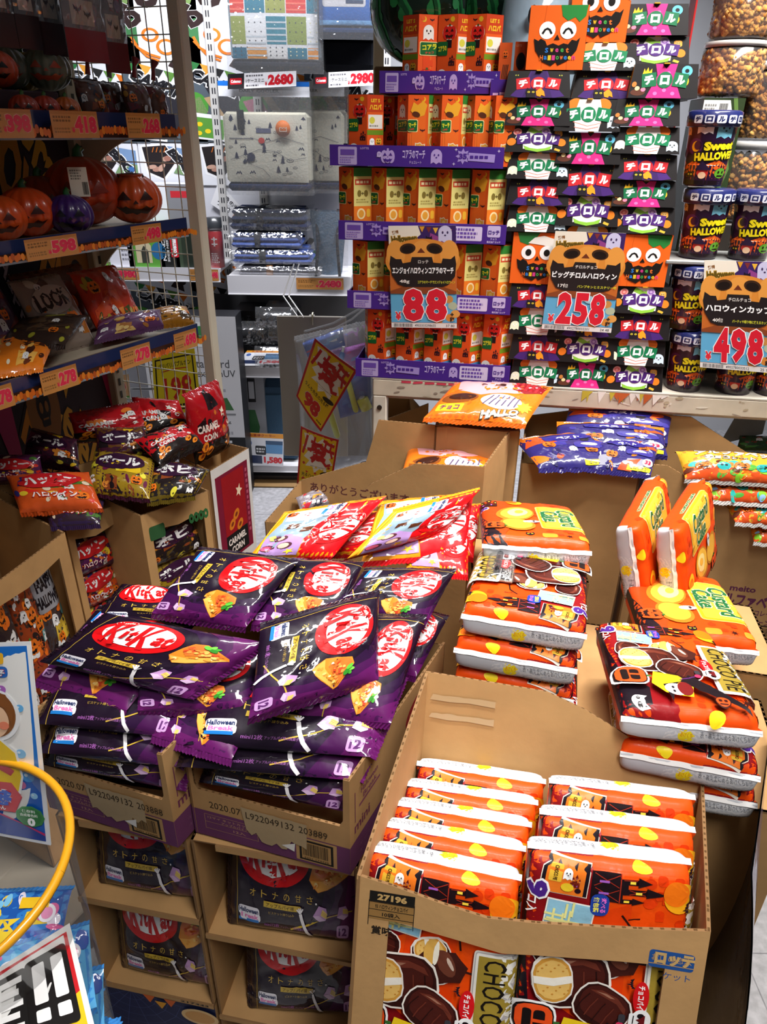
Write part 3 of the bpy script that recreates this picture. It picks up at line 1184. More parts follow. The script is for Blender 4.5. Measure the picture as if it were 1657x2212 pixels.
def koala_faces():
    """six printed sides of a hexagonal biscuit box; two fronts run into each other"""
    W, H = 30, 100

    def biscuit(a, x, y, s):
        a.poly([(x - s * .5, y - s * .5), (x + s * .45, y - s * .5), (x + s * .5, y + s * .35), (x + s * .2, y + s * .3), (x, y + s * .5), (x - s * .3, y + s * .4), (x - s * .5, y + s * .45)], '#fff1d0')
        a.poly([(x - s * .42, y - s * .44), (x + s * .38, y - s * .44), (x + s * .42, y + s * .28), (x + s * .16, y + s * .24), (x, y + s * .42), (x - s * .26, y + s * .32), (x - s * .42, y + s * .36)], '#f0a93a')
        a.ell(x, y - s * .04, s * .22, s * .24, '#f8cf6a', n=14)

    def front(k):
        a = Art(W, H, '#f4581d' if k == 0 else '#f2611e')
        r = random.Random(k)
        for i in range(5):
            a.rect(r.uniform(1, 24), r.uniform(10, 90), r.uniform(1, 29), r.uniform(10, 90), '#ef4a17' if i % 2 else '#f66f22')
        a.ell(22 if k else 8, 94, 3.6, 3.6, '#f9c52b', n=14)
        a.ell(20.5 if k else 6.5, 95, 3, 3, '#f2611e', n=14)
        bat(a, 12 if k else 20, 93, 7)
        if k == 0:
            ghost(a, 15, 76, 16, '#fdf9f2', '#3b2416')
            a.rr(2, 48, 30, 66, 2, '#ffe9a0')
            a.rr(3, 49, 30, 65, 2, '#13662f')
            a.T('コアラ', 17, 59, 22, 7, '#f4ea2c', .04, 6)
            a.T('チョコ', 17, 52, 13, 3, '#e34a3c', .03, 6)
            jack(a, 14, 20, 25, '#e2231c', '#3a0c0a', '#4a5a22')
        else:
            a.poly([(4, 78), (8, 90), (14, 86), (22, 92), (28, 86), (24, 72), (12, 68)], '#f7b02c')
            a.ell(12, 73, 6, 4, '#5a2a14', -20, n=14)
            a.rr(-.0, 48, 15, 66, 2, '#ffe9a0')
            a.rr(0, 49, 14, 65, 2, '#13662f')
            a.T('マーチ', 7, 58, 11, 7, '#f4ea2c', .04, 6)
            a.T('コ味', 6, 52, 8, 3, '#e34a3c', .03, 6)
            bat(a, 22, 50, 8, '#3a1620')
            biscuit(a, 19, 26, 15)
            biscuit(a, 10, 9, 15)
            a.ell(23, 14, 5, 7, '#f9d64a', n=14)
        return a

    def front2(k):
        a = Art(W, H, '#f2591d')
        bat(a, 13, 93, 7)
        a.ell(22, 94, 3.4, 3.4, '#f9c52b', n=14)
        jack(a, 18, 78, 20, '#e2231c', '#3a0c0a', '#4a5a22', out='#f8e2d0')
        a.rect(14, 58, 22, 68, '#1d1016')
        a.rr(0, 48, 16, 66, 2, '#13662f')
        a.T('コアラの', 8, 57, 13, 7, '#f4ea2c', .04, 6)
        castle(a, 23, 42, 12, '#3a1620', '#3a1620', '#f2591d', '#f2591d')
        ghost(a, 8, 20, 15, '#fdf9f2', '#3b2416')
        biscuit(a, 20, 18, 17)
        return a

    def info():
        a = Art(W, H, '#d9cf7e')
        a.rect(0, 88, W, H, '#2f7a2c')
        a.rect(2, 76, W - 2, 84, '#c9482c')
        a.scrib(4, 77, 26, 83, 1, '#f4e6b4', 1)
        for x in (9, 20):
            a.ell(x, 64, 3.4, 5, '#7a6a2c', n=10)
        a.T('+', 14.5, 64, 4, 4, '#5a4a1c', .05)
        a.scrib(4, 50, 26, 57, 2, '#a0914a', 2)
        a.rect(0, 24, W, 46, '#e2761f')
        a.ell(12, 35, 7, 8, '#f3d9a2', n=16)
        a.ell(12, 35, 4.6, 5.6, '#e09a33', n=14)
        a.rr(21, 30, 27, 42, 2.6, '#f2b632')
        a.rect(0, 0, W, 22, '#c9564a')
        a.rect(8, 2, 20, 17, '#f3efe8')
        a.bars(9, 4, 19, 15, '#222', 3)
        return a

    def party():
        a = Art(W, H, '#e25a1c')
        a.rect(0, 76, W, H, '#c43d16')
        a.T('LET S', 15, 92, 16, 5, '#f2c52c', .04)
        a.T('ハロパ', 15, 83, 22, 8, '#f2c52c', .05)
        a.rect(2, 52, W - 2, 72, '#f1ede4')
        a.ell(9, 64, 5, 5, '#d9d34a', n=14)
        a.scrib(4, 54, 26, 58, 1, '#8d8a80', 2)
        a.rect(0, 43, W, 50, '#6f8f1e')
        ghost(a, 9, 32, 9)
        jack(a, 21, 34, 11, '#f0b02c', '#3a1a0c')
        a.rect(0, 18, W, 25, '#4a92c4')
        a.rect(0, 13, W, 18, '#b81f2c')
        a.rect(2, 1, W - 2, 12, '#eae5da')
        a.scrib(4, 2, 26, 11, 3, '#8d8a80', 4)
        return a
    return [front(0), front(1), info(), party(), front2(0), party()]


def price_card_art(maker, name, qty, note, price, code, tail):
    a = Art(100, 150, '#c56a2a')
    a.rect(0, 122, 100, 150, '#3b2360')
    a.poly([(0, 118), (0, 150), (44, 150), (48, 138), (30, 124)], '#ece4d4')
    a.poly([(60, 122), (62, 140), (80, 132), (100, 126), (100, 122)], '#8e3f84')
    a.T('Halloween', 23, 132, 38, 9, '#5d4a14', .05, 4, out='#c49a2e', ow=1)
    a.T('驚愕', 10, 141, 10, 5, '#8a5a2a', .03, 10)
    for i, c in enumerate(('#d99a2a', '#7a2f2f', '#e6b23c', '#5a3b8e', '#d97a2a')):
        a.poly([(46 + 10 * i, 149 - i), (54 + 10 * i, 149 - i), (50 + 10 * i, 141 - i)], c)
    ghost(a, 84, 136, 20, '#c9c6e6', '#40305c')
    cat(a, 60, 130, 10, '#1b1024', '#1b1024')
    a.ell(50, 100, 56, 32, '#d98a35', n=40)
    for x, rx in ((10, 14), (50, 18), (90, 14)):
        a.ell(x, 110, rx, 20, '#e39a44', n=20)
    for x in (28, 68):
        a.ell(x, 118, 12, 7.5, '#3a2416', 8 if x < 50 else -8, n=20)
        a.ell(x, 117.2, 9, 5.4, '#1d120d', 8 if x < 50 else -8, n=20)
    a.poly([(42, 112), (54, 112), (48, 119)], '#6a2f1a')
    a.poly([(2, 108), (10, 103), (18, 103), (20, 97), (32, 99), (34, 106), (64, 106), (66, 98), (78, 97), (80, 104), (92, 103), (98, 108), (100, 96), (98, 78), (88, 66), (72, 60), (30, 60), (12, 66), (3, 80), (0, 96)], '#241c1c')
    a.rect(0, 8, 100, 52, '#62aed8')
    a.poly([(0, 52), (100, 52), (100, 56), (82, 62), (18, 62), (0, 56)], '#8a4522')
    for x, y, c in ((88, 44, '#c98f4a'), (94, 34, '#b5c0a4'), (80, 50, '#7fb3c9'), (90, 16, '#d98a3a'), (72, 12, '#c27a3a'), (98, 22, '#e0a050'), (62, 50, '#9cc7da')):
        a.ell(x, y, 7, 6, c, n=12)
    a.rect(0, 0, 100, 7.4, '#e9e6e4')
    a.bars(4, 1, 32, 6.4, '#2b2b30', 5)
    a.T(code, 52, 3.6, 32, 4, '#4a4a50', .01)
    a.T(tail, 90, 3.6, 13, 4, '#4a4a50', .01)
    a.T(maker, 51, 99, 5.2 * len(maker), 5, '#d8d2cc', .02)
    a.T(name, 50, 86.5, 92, 10, '#ffffff', .035)
    a.T(qty, 22, 70, 15, 6, '#f1ece6', .02)
    a.T(note, 70, 69.5, 56, 4.4, '#d8d63c', .02)
    a.T('¥', 11, 18, 9, 13, '#e22a38', .05, out='#ffffff', ow=.7)
    n = len(price)
    w = 70 / n
    for i, t in enumerate(price):
        a.T(t, 17 + w * (i + .5), 35, w * .92, 50, '#d81f33', .05, out='#ffffff', ow=1.3)
    a.T('+', 93, 21, 5, 5, '#241c1c', .05)
    a.T('税', 93, 13, 7, 8, '#241c1c', .04)
    return a


def rail_tag_art(price, w=60):
    """orange shelf-edge card with a price"""
    a = Art(w, 30, '#b87f42')  # card orange toned down, as picked in the shaded aisle
    a.rect(0, 26, w, 30, '#a86f36')
    a.scrib(3, 17, w * .45, 25, 2, '#7a5228', 3)
    a.scrib(3, 5, w * .4, 12, 2, '#8a6234', 4)
    a.T(price, w * .72, 15, w * .48, 19, '#d1284a', .06, out='#e2a48a', ow=.8)
    a.T('¥', w * .44, 9, 4, 6, '#d1284a', .04)
    return a


def rail_print(a, x0, x1, seed=0):
    """halloween picture strip between the price cards"""
    r = random.Random(seed)
    a.rect(x0, 0, x1, 30, '#1d2a52')
    a.rect(x0, 0, x1, 12, '#3a2118')
    x = x0 + 4
    while x < x1 - 4:
        a.ell(x, r.uniform(5, 10), 5, 5, r.choice(('#c4601a', '#d97a22', '#a84c16')), n=12)
        x += r.uniform(6, 10)
    for i in range(3):
        a.poly([(x0 + i * 12, 12), (x0 + 4 + i * 12, 26), (x0 + 9 + i * 12, 12)], '#141a30')


def halloween_panel_art():
    a = Art(100, 100, '#2c1a24')
    a.poly([(0, 0), (0, 100), (30, 100), (70, 0)], '#1c1420')
    a.poly([(0, 20), (0, 0), (30, 0)], '#3d5a68')
    a.T('Celebrate', 60, 62, 78, 20, '#d69a2a', .03, -52, out='#1a0f14', ow=1)
    a.T('HALLOWEEN', 42, 46, 100, 24, '#c8801c', .05, -52, out='#1a0f14', ow=1.4)
    a.T('Have a Happy', 14, 30, 60, 8, '#b9a7b0', .02, -52)
    a.poly([(80, 100), (100, 100), (100, 60), (90, 74)], '#a02a5c')
    for x, y in ((78, 18), (26, 84)):
        a.ell(x, y, 14, 13, '#8a5a24', n=24)
        skull(a, x, y, 12, '#1a1014', '#8a5a24')
    return a


def camp_poster_art():
    a = Art(60, 150, '#e9ebf2')
    a.poly([(0, 150), (0, 118), (10, 132), (16, 150)], '#7c9a5a')
    a.poly([(60, 120), (60, 96), (50, 106), (46, 116)], '#3f7a4a')
    # round-cornered wooden letters
    for t, x, y, s, r_ in (('O', 24, 138, 20, 0), ('U', 46, 128, 15, -30), ('D', 12, 119, 15, 26), ('R', 44, 78, 14, -30)):
        a.T(t, x, y, s, s * 1.05, '#fbfbfd', .11, r_)
        a.T(t, x, y, s * .94, s, '#2f1d1c', .09, r_)
    for x, y, r_ in ((24, 104, 6.5), (35, 93, 7.5)):
        a.ell(x, y, r_, r_, '#e8791f', n=24)
        a.ell(x, y, r_ - 2.4, r_ - 2.4, '#e9ebf2', n=20)
    a.line([(10, 102), (14, 92), (22, 86), (30, 83)], 2.2, '#e8791f')
    a.line([(10, 98), (20, 84), (29, 80)], 1.8, '#e8791f')
    for i, c in enumerate(('#2f7a3f', '#e9a13b', '#222', '#5a8a3a', '#e8791f')):
        a.poly([(4 + 9 * i, 80 - 3 * i), (13 + 9 * i, 77 - 3 * i), (8 + 9 * i, 68 - 3 * i)], c)
    a.poly([(0, 70), (60, 44), (60, 0), (0, 0)], '#55606a')
    a.poly([(14, 58), (60, 38), (60, 16), (34, 10)], '#26242c')
    a.T('CAMPING', 30, 55, 54, 12, '#14141a', .05, -28, out='#ffffff', ow=1.2)
    a.ell(6, 36, 11, 14, '#4e9a3a', n=20)
    a.poly([(14, 44), (20, 46), (36, 12), (32, 8)], '#b89a72')
    a.rect(2, 2, 30, 28, '#f4f5f6', -8)
    a.rect(4, 4, 28, 24, '#5c9a3c', -8)
    for x, y in ((9, 18), (8, 9), (15, 11)):
        a.ell(x, y, 2.4, 2.4, '#f2d21f', n=10)
    a.rect(42, 4, 60, 26, '#6a5c8e', 12)
    a.rect(46, 28, 60, 44, '#c46a94', 20)
    return a


def bbq_poster_art():
    a = Art(60, 60, '#eceef4')
    a.poly([(2, 56), (30, 60), (42, 34), (24, 6), (6, 16)], '#fafafc')
    a.poly([(4, 54), (28, 57), (38, 35), (23, 10), (8, 19)], '#211a1c')
    r = random.Random(4)
    for i in range(7):
        a.ell(r.uniform(12, 30), r.uniform(20, 42), r.uniform(3, 6), r.uniform(2.5, 4), r.choice(('#b98a78', '#a87464', '#c9a08c')), r.uniform(0, 90), n=10)
    for i in range(4):
        a.line([(14 + 4 * i, 47), (16 + 4 * i, 54)], .8, '#d9741f')
    a.poly([(30, 56), (58, 50), (58, 14), (42, 34)], '#7d9cc4')
    a.poly([(42, 34), (58, 30), (58, 12), (34, 18)], '#7a9a6a')
    a.T('BBQ', 42, 34, 38, 12, '#1b1a20', .07, -58, out='#ffffff', ow=1.3)
    a.star(52, 24, 5, 3, 9, '#3f6fae')
    return a


ORD = ['top', 'second', 'third', 'fourth', 'fifth', 'sixth', 'seventh', 'eighth', 'ninth', 'tenth', 'eleventh', 'twelfth', 'thirteenth', 'fourteenth', 'fifteenth']

# ------------------------------------------------------------------ the setting
FZ = -.36   # the floor, in the frame the scene is laid out in; everything is lifted by this much at the end
b = MB()
b.add([(-3.2, -1.2, FZ), (3.2, -1.2, FZ), (3.2, 4.7, FZ), (-3.2, 4.7, FZ)], [(0, 1, 2, 3)], '#b4b3b6', 'floor')
for i in range(15):
    x = -3.2 + .457 * i
    b.add([(x, -1.2, FZ + .0005), (x + .003, -1.2, FZ + .0005), (x + .003, 4.7, FZ + .0005), (x, 4.7, FZ + .0005)], [(0, 1, 2, 3)], '#8d8c90', 'floor')
for i in range(13):
    y = -1.2 + .457 * i
    b.add([(-3.2, y, FZ + .0005), (3.2, y, FZ + .0005), (3.2, y + .003, FZ + .0005), (-3.2, y + .003, FZ + .0005)], [(0, 1, 2, 3)], '#8d8c90', 'floor')
tag(b.build('floor'), 'pale grey speckled vinyl floor of the shop', kind='structure')
b = MB()
b.box((-3.2, 4.7, FZ), (3.2, 4.78, 3.0), '#c9cacd', 'plain')
tag(b.build('wall_back'), kind='structure')
b = MB()
b.box((-3.2, -1.2, 3.0), (3.2, 4.78, 3.06), '#d5d6d8', 'plain')
tag(b.build('ceiling'), kind='structure')

# ------------------------------------------------------------------ the steel table and what stands on it
DA = math.radians(-8)
DE = np.array([math.cos(DA), math.sin(DA), 0])
DN = np.array([-math.sin(DA), math.cos(DA), 0])
DO = np.array([-.035, 1.921, 0])
UZ = np.array([0, 0, 1.0])
TZ = .85


def D(s, d, z):
    return DO + DE * s + DN * d + UZ * z


def dpx(px, py, d=0):
    p = onp(px, py, DO + DN * d, DN) - DO
    return float(p @ DE), float(p[2])


def DX(s, d, z, turn=0):
    a = DA + math.radians(turn)
    return frame(D(s, d, z), (math.cos(a), math.sin(a), 0))


t = thing('display_table', 'long cream painted steel table with worn fascia carrying the candy towers', 'table', X=DX(0, 0, 0))
b = MB()
b.box((0, 0, TZ - .004), (1.7, .62, TZ), '#c4bcae', 'worn')
b.build('table_top', t)
b = MB()
b.box((0, 0, TZ - .052), (1.7, .028, TZ - .004), '#cfc4b0', 'worn', .003)
b.box((0, .022, TZ - .064), (1.7, .03, TZ - .05), '#c6bda9', 'worn', .002)
r = random.Random(9)
a = Art(170, 5)
for i in range(46):
    x = r.uniform(2, 166)
    a.ell(x, r.uniform(.4, 4.6), r.uniform(.2, 1.8), r.uniform(.1, .5), r.choice(('#b7a88c', '#a5977f', '#ded6c6', '#98897a')), r.uniform(-20, 20), n=7)
for i in range(16):
    x = r.uniform(56, 76)
    a.poly([(x, 5), (x + r.uniform(1, 3), 5), (x + r.uniform(0, 2), r.uniform(1.6, 4))], r.choice(('#4a2a6e', '#c9b53a', '#c4602a', '#efe9df')))
for i in range(7):
    a.rect(8 + 3.2 * i, 4.3, 10.6 + 3.2 * i, 4.9, '#d8415a', r.uniform(-8, 8))
b.art(a, flat((0, -.0004, TZ - .052), (1.7, 0, 0), (0, 0, .048)), 1.7, .048, 'worn', 9)
b.build('fascia_rail', t)
for x in (0.0, 1.66):
    for y in (0.0, .58):
        b = MB()
        b.box((x, y, FZ), (x + .04, y + .04, TZ - .05), '#d2cbbc', 'worn', .004)
        lg = b.build('leg', t)
        if y == 0:
            b = MB()
            b.tube([(x + .02, -.003, TZ - .085), (x + .02, .002, TZ - .085)], .007, '#6f7782', 'metal', 12)
            b.build('bolt', lg)
b = MB()
b.box((.04, .585, TZ - .1), (1.66, .6, TZ - .055), '#b6ad9c', 'worn', .003)
b.build('rear_rail', t)

# --- biscuit towers: purple trays of six-sided boxes
TRAYS = [((820, 165), (820, 201), (1078, 194), 0.05), ((712, 317), (712, 357), (1087, 360), 0), ((731, 480), (731, 517), (1092, 524), 0),
         ((750, 630), (750, 665), (1102, 676), 0), ((768, 765), (768, 804), (1100, 822), 0)]
KA = koala_faces()
KR = .0478


def biscuit_box(H):
    b = MB()
    for k in range(6):
        w = math.radians(60 * k)
        c = np.array([math.sin(w), -math.cos(w), 0])
        e = np.array([math.cos(w), math.sin(w), 0])
        O = c * KR * math.cos(math.pi / 6) - e * KR / 2
        b.art(KA[k], flat(O, e * KR, (0, 0, H)), KR, H, 'card', 9, .0002, False)
    P = [(KR * math.sin(math.radians(60 * k + 30)), -KR * math.cos(math.radians(60 * k + 30))) for k in range(6)]
    b.prism(P, (0, 0, 0), (1, 0, 0), (0, 1, 0), -H, '#d4521c', 'card')
    f = [(x, y, H + .0005) for x, y in P]
    b.add(f, [list(range(6))], '#e05a1f', 'card')
    return b


def tray_lip_art():
    a = Art(100, 11, '#47258a')
    a.rr(5, .6, 16, 10, .6, '#b9a9dd')
    a.rect(6.4, 5.6, 14.6, 8.6, '#6a4bab')
    a.scrib(6, 1.2, 15, 5, 3, '#8b72c2', 3)
    a.T('LOTTE', 20.5, 9.3, 5, 1.1, '#b9a3e0', .03)
    b = Art(100, 100)
    jack(b, 50, 50, 90, '#b9a3e0', '#47258a', '#b9a3e0')
    a.put(b, 34, 5.5, 9, 9)
    a.T('コアラのマーチ', 49, 6.6, 13, 4.6, '#c9b8ea', .03)
    a.T('チョコレート', 50, 2.4, 7, 1.6, '#c9b8ea', .01)
    ghost(a, 62, 5, 6.4, '#b9a3e0', '#47258a')
    ghost(a, 29, 6, 2.6, '#c9b8ea', '#47258a')
    a.star(77, 6, 4.2, 2.6, 8, '#a48fd4')
    a.T('35', 77, 6, 4.6, 3, '#47258a', .06)
    a.rect(80, 3.4, 95, 7.6, '#a48fd4', -3)
    a.scrib(81, 4.4, 94, 7, 1, '#47258a', 5)
    for x, y in ((73, 9.4), (72, 2), (97, 9)):
        a.star(x, y, 1, .3, 4, '#d8cdf0')
    return a


def tray_lip_art2():
    a = Art(100, 11, '#47258a')
    a.rr(4, .6, 15, 10, .6, '#b9a9dd')
    a.rect(5.4, 5.6, 13.6, 8.6, '#6a4bab')
    a.scrib(5, 1.2, 14, 5, 3, '#8b72c2', 3)
    a.T('LOTTE', 19.5, 9.3, 5, 1.1, '#b9a3e0', .03)
    a.star(23, 6, 4, 2.6, 8, '#a48fd4')
    a.T('35', 23, 6, 4.6, 3, '#47258a', .06)
    a.rect(27, 3.4, 42, 7.6, '#a48fd4', -3)
    a.scrib(28, 4.4, 41, 7, 1, '#47258a', 5)
    a.T('コアラのマーチ', 52, 6.6, 13, 4.6, '#c9b8ea', .03)
    ghost(a, 64, 5, 5.4, '#b9a3e0', '#47258a')
    a.rr(68, 1.6, 86, 9.6, .8, '#d9cdf0')
    a.scrib(69.4, 2.6, 85, 9, 3, '#6a4bab', 6)
    a.rr(89, 4, 96.6, 10.4, .8, '#cbbdea')
    a.T('ロッテ', 92.8, 6.6, 6.4, 2.6, '#47258a', .05)
    a.T('チョコ', 92.8, 3, 3.6, 1.1, '#cbbdea', .02)
    a.T('株式会社ロッテ', 93, 1.3, 8, 1.3, '#cbbdea', .03)
    return a


TL = [tray_lip_art(), tray_lip_art2()]
tz = []
for k, (tl, bl, br, d) in enumerate(TRAYS):
    s0, zt = dpx(*tl, d)
    _, zb = dpx(*bl, d)
    s1, _ = dpx(*br, d)
    tz.append((s0, s1, zb, zt - zb, d))
# the towers are vertical: each tray rests on the boxes of the tray below
tz[4] = (tz[4][0], tz[4][1], TZ + .001, tz[4][3], 0)
ROWS = [
    (0, [(911, 25, .0), (980, -260, .0), (1040, -262, .0)]),
    (1, [(789, -255, .0), (846, -255, .10), (901, -52, .0), (970, -50, .0), (1040, -52, .012), (1085, -54, -.0)]),
    (2, [(772, -90, 0), (840, -90, 0), (908, -91, 0), (976, -90, 0), (1053, -90, 0)]),
    (3, [(799, -88, 0), (866, -88, 0), (932, -88, 0), (1003, -88, 0), (1074, -87, 0)]),
    (4, [(824, -252, 0), (885, -253, 0), (945, -252, 0), (1006, -253, 0), (1070, -254, 0)]),
]
WHICH = ['top', 'second', 'third', 'fourth', 'bottom']
for k, (s0, s1, zb, lh, d) in enumerate(tz):
    lip = min(max(lh, .045), .056)
    nxt = tz[k - 1][2] if k else None
    L, dep = s1 - s0, .16
    t = thing('display_tray', f'purple cardboard tray, {WHICH[k]} of the five in the biscuit tower', 'tray', X=DX(s0, d, zb), group='purple trays of the biscuit tower')
    b = MB()
    b.box((0, 0, 0), (L, dep, .003), '#3b1f73', 'card')
    b.build('base', t)
    b = MB()
    b.box((0, 0, .003), (L, .003, lip), '#47258a', 'card')
    b.art(TL[0] if k < 2 else TL[1], flat((0, 0, .0), (L, 0, 0), (0, 0, lip)), L, lip, 'card', 9, .0003, False)
    b.build('front_lip', t)
    for nm, x in (('side_lip', 0), ('side_lip', L - .003)):
        b = MB()
        b.box((x, .003, .003), (x + .003, dep, lip * .92), '#3f2080', 'card')
        b.build(nm, t)
    b = MB()
    b.box((.003, dep - .003, .003), (L - .003, dep, lip), '#3f2080', 'card')
    b.build('back_lip', t)
    H = (nxt - zb - .008) if nxt else .152
    proto = None
    n = len(ROWS[k][1])
    for j, (px, rot, dd) in enumerate(ROWS[k][1]):
        s, _ = dpx(px, TRAYS[k][0][1] - 30, d + .01 + KR + dd)
        lab = f'orange hexagonal biscuit box in the {WHICH[k]} purple tray, {ORD[j] if j else "first"} from its left end'
        X = DX(s, d + .01 + KR + dd, zb + .0035, rot)
        if proto is None:
            proto = biscuit_box(H).build('biscuit_box', X=X)
            tag(proto, lab, 'box', 'hexagonal biscuit boxes')
        else:
            dup(proto, X, lab)

# --- black lidded boxes and pumpkin boxes
BW = .148


def lid_box(kind, H):
    b = MB()
    wb, wt, dp, sb = BW / 2, BW / 2 * .9, .13, .010
    V = [(-wb, 0, 0), (wb, 0, 0), (wb, dp, 0), (-wb, dp, 0), (-wt, sb, H), (wt, sb, H), (wt, dp - sb, H), (-wt, dp - sb, H)]
    side = '#b98a22' if kind in ('cape', 'dress') else '#c4551c'
    b.add(V, [(0, 1, 5, 4), (1, 2, 6, 5), (2, 3, 7, 6), (3, 0, 4, 7), (4, 5, 6, 7), (3, 2, 1, 0)], ['#191516', side, '#191516', side, '#1b1718', '#191516'], 'card')
    A, B, Cc, Dd = (np.array(V[i], float) for i in (0, 1, 5, 4))
    N = np.cross(B - A, Dd - A)
    N /= np.linalg.norm(N)

    def fn(u, v):
        u, v = u[:, None], v[:, None]
        P = A * (1 - u) * (1 - v) + B * u * (1 - v) + Cc * u * v + Dd * (1 - u) * v
        return P, np.broadcast_to(N, P.shape)
    if kind not in TIROL:
        TIROL[kind] = tirol_art(kind)
    b.art(TIROL[kind], fn, BW, H, 'card', .04, .0002, False)
    b.box((-.006, sb - .006, H), (.006, sb + .002, H + .002), '#d8a72a', 'card')
    return b


def pumpkin_box(kind, H):
    b = MB()
    w, dp = .062, .124
    b.box((-w, 0, 0), (w, dp, H), '#e4641c', 'card', .002)
    b.art(pumpkin_box_art(kind), flat((-w, -.0003, 0), (2 * w, 0, 0), (0, 0, H)), 2 * w, H, 'card', 9, .0002, False)
    a = Art(100, 110, '#e8651c')
    jack(a, 60, 50, 50, '#c9781c', '#2a140c')
    b.art(a, flat((w + .0003, 0, 0), (0, dp, 0), (0, 0, H)), dp, H, 'card', 9, .0002, False)
    b.art(a, flat((-w - .0003, dp, 0), (0, -dp, 0), (0, 0, H)), dp, H, 'card', 9, .0002, False)
    b.add([(-w + .01, .02, H + .0006), (w - .01, .02, H + .0006), (w - .02, dp - .03, H + .0006), (-w + .02, dp - .02, H + .0006)], [(0, 1, 2, 3)], '#2c8a3e', 'card')
    return b


KN = {'c': 'cape', 'd': 'dress', 'j': 'jumper', 'w': 'white', 'H': 'hat', 'K': 'wink'}
KL = {'cape': 'black box with purple cape and cat', 'dress': 'black box with pink spotted dress', 'jumper': 'black box with green striped jumper',
      'white': 'black box with white shirt and ghosts', 'hat': 'orange pumpkin-face box with open eyes', 'wink': 'orange pumpkin-face box with laughing eyes'}
# kind, picture centre of its foot, foot line, top line, depth
COLS = [
    ('left', [('K', 1196, 152, 46, .02), ('c', 1160, 211, 151, .01), ('d', 1160, 272, 212, .01), ('j', 1160, 329, 273, .01), ('w', 1160, 387, 331, .01), ('c', 1160, 444, 388, .01), ('w', 1157, 501, 445, .01),
              ('H', 1154, 614, 505, .015), ('c', 1158, 666, 616, .01), ('w', 1160, 720, 668, .01), ('c', 1160, 771, 722, .01), ('w', 1160, 824, 772, .01)]),
    ('middle', [('H', 1287, 100, 0, .05), ('w', 1300, 164, 103, .035), ('c', 1306, 212, 166, .035), ('w', 1269, 270, 211, .01), ('d', 1272, 329, 272, .01), ('c', 1274, 387, 331, .01), ('j', 1272, 444, 388, .01), ('w', 1270, 501, 445, .01),
                ('w', 1268, 614, 559, .01), ('d', 1267, 666, 616, .01), ('c', 1265, 720, 668, .01), ('j', 1264, 776, 724, .01), ('d', 1263, 829, 778, .01)]),
    ('right', [('d', 1411, 75, 14, .06), ('j', 1414, 134, 77, .06), ('j', 1420, 190, 136, .06), ('d', 1430, 214, 158, .01), ('d', 1394, 272, 211, .01), ('w', 1394, 333, 272, .01), ('c', 1391, 389, 333, .01), ('d', 1389, 447, 390, .01), ('j', 1387, 505, 446, .01),
               ('K', 1378, 620, 510, .015), ('j', 1385, 678, 623, .01), ('c', 1380, 731, 678, .01), ('w', 1373, 781, 729, .01), ('j', 1369, 835, 780, .01)]),
]
PROT = {}
# each box stands on the one below it, the lowest on the table
for cname, items in COLS:
    z = TZ + .0008
    for i in range(len(items) - 1, -1, -1):
        kind, px, y0, y1, d = items[i]
        kd = KN[kind]
        if cname == 'right' and i == 2:
            continue
        s, _ = dpx(px, y0, d)
        up = items[i - 1] if i else None
        if cname == 'right' and i == 3:
            up = items[1]
        H0 = .119 if kind in 'HK' else .058
        H = min(max(dpx(px, up[2], .01)[1] - z - .0022, H0 * .9), H0 * 1.12) if up else H0
        fn_ = pumpkin_box if kind in 'HK' else lid_box
        lab = f'{KL[kd]}, {ORD[i]} in the {cname} candy stack'
        tw = random.Random(i * 7 + px).uniform(-1.6, 1.6)
        X = DX(s, d, z, tw)
        X[:3, 2] *= H / H0
        if kd not in PROT:
            o = fn_(kd, H0).build('pumpkin_box' if kind in 'HK' else 'candy_box', X=X)
            tag(o, lab, 'box', 'pumpkin-face boxes' if kind in 'HK' else 'black lidded candy boxes')
            PROT[kd] = o
        else:
            dup(PROT[kd], X, lab)
        if i == 3 and cname == 'right':
            s2, _ = dpx(1422, 190, .15)
            dup(PROT['jumper'], DX(s2, .16, z, 1), 'black box with green striped jumper, half hidden at the back of the right stack')
        z += H + .0022
    print(cname, 'stack top', z)

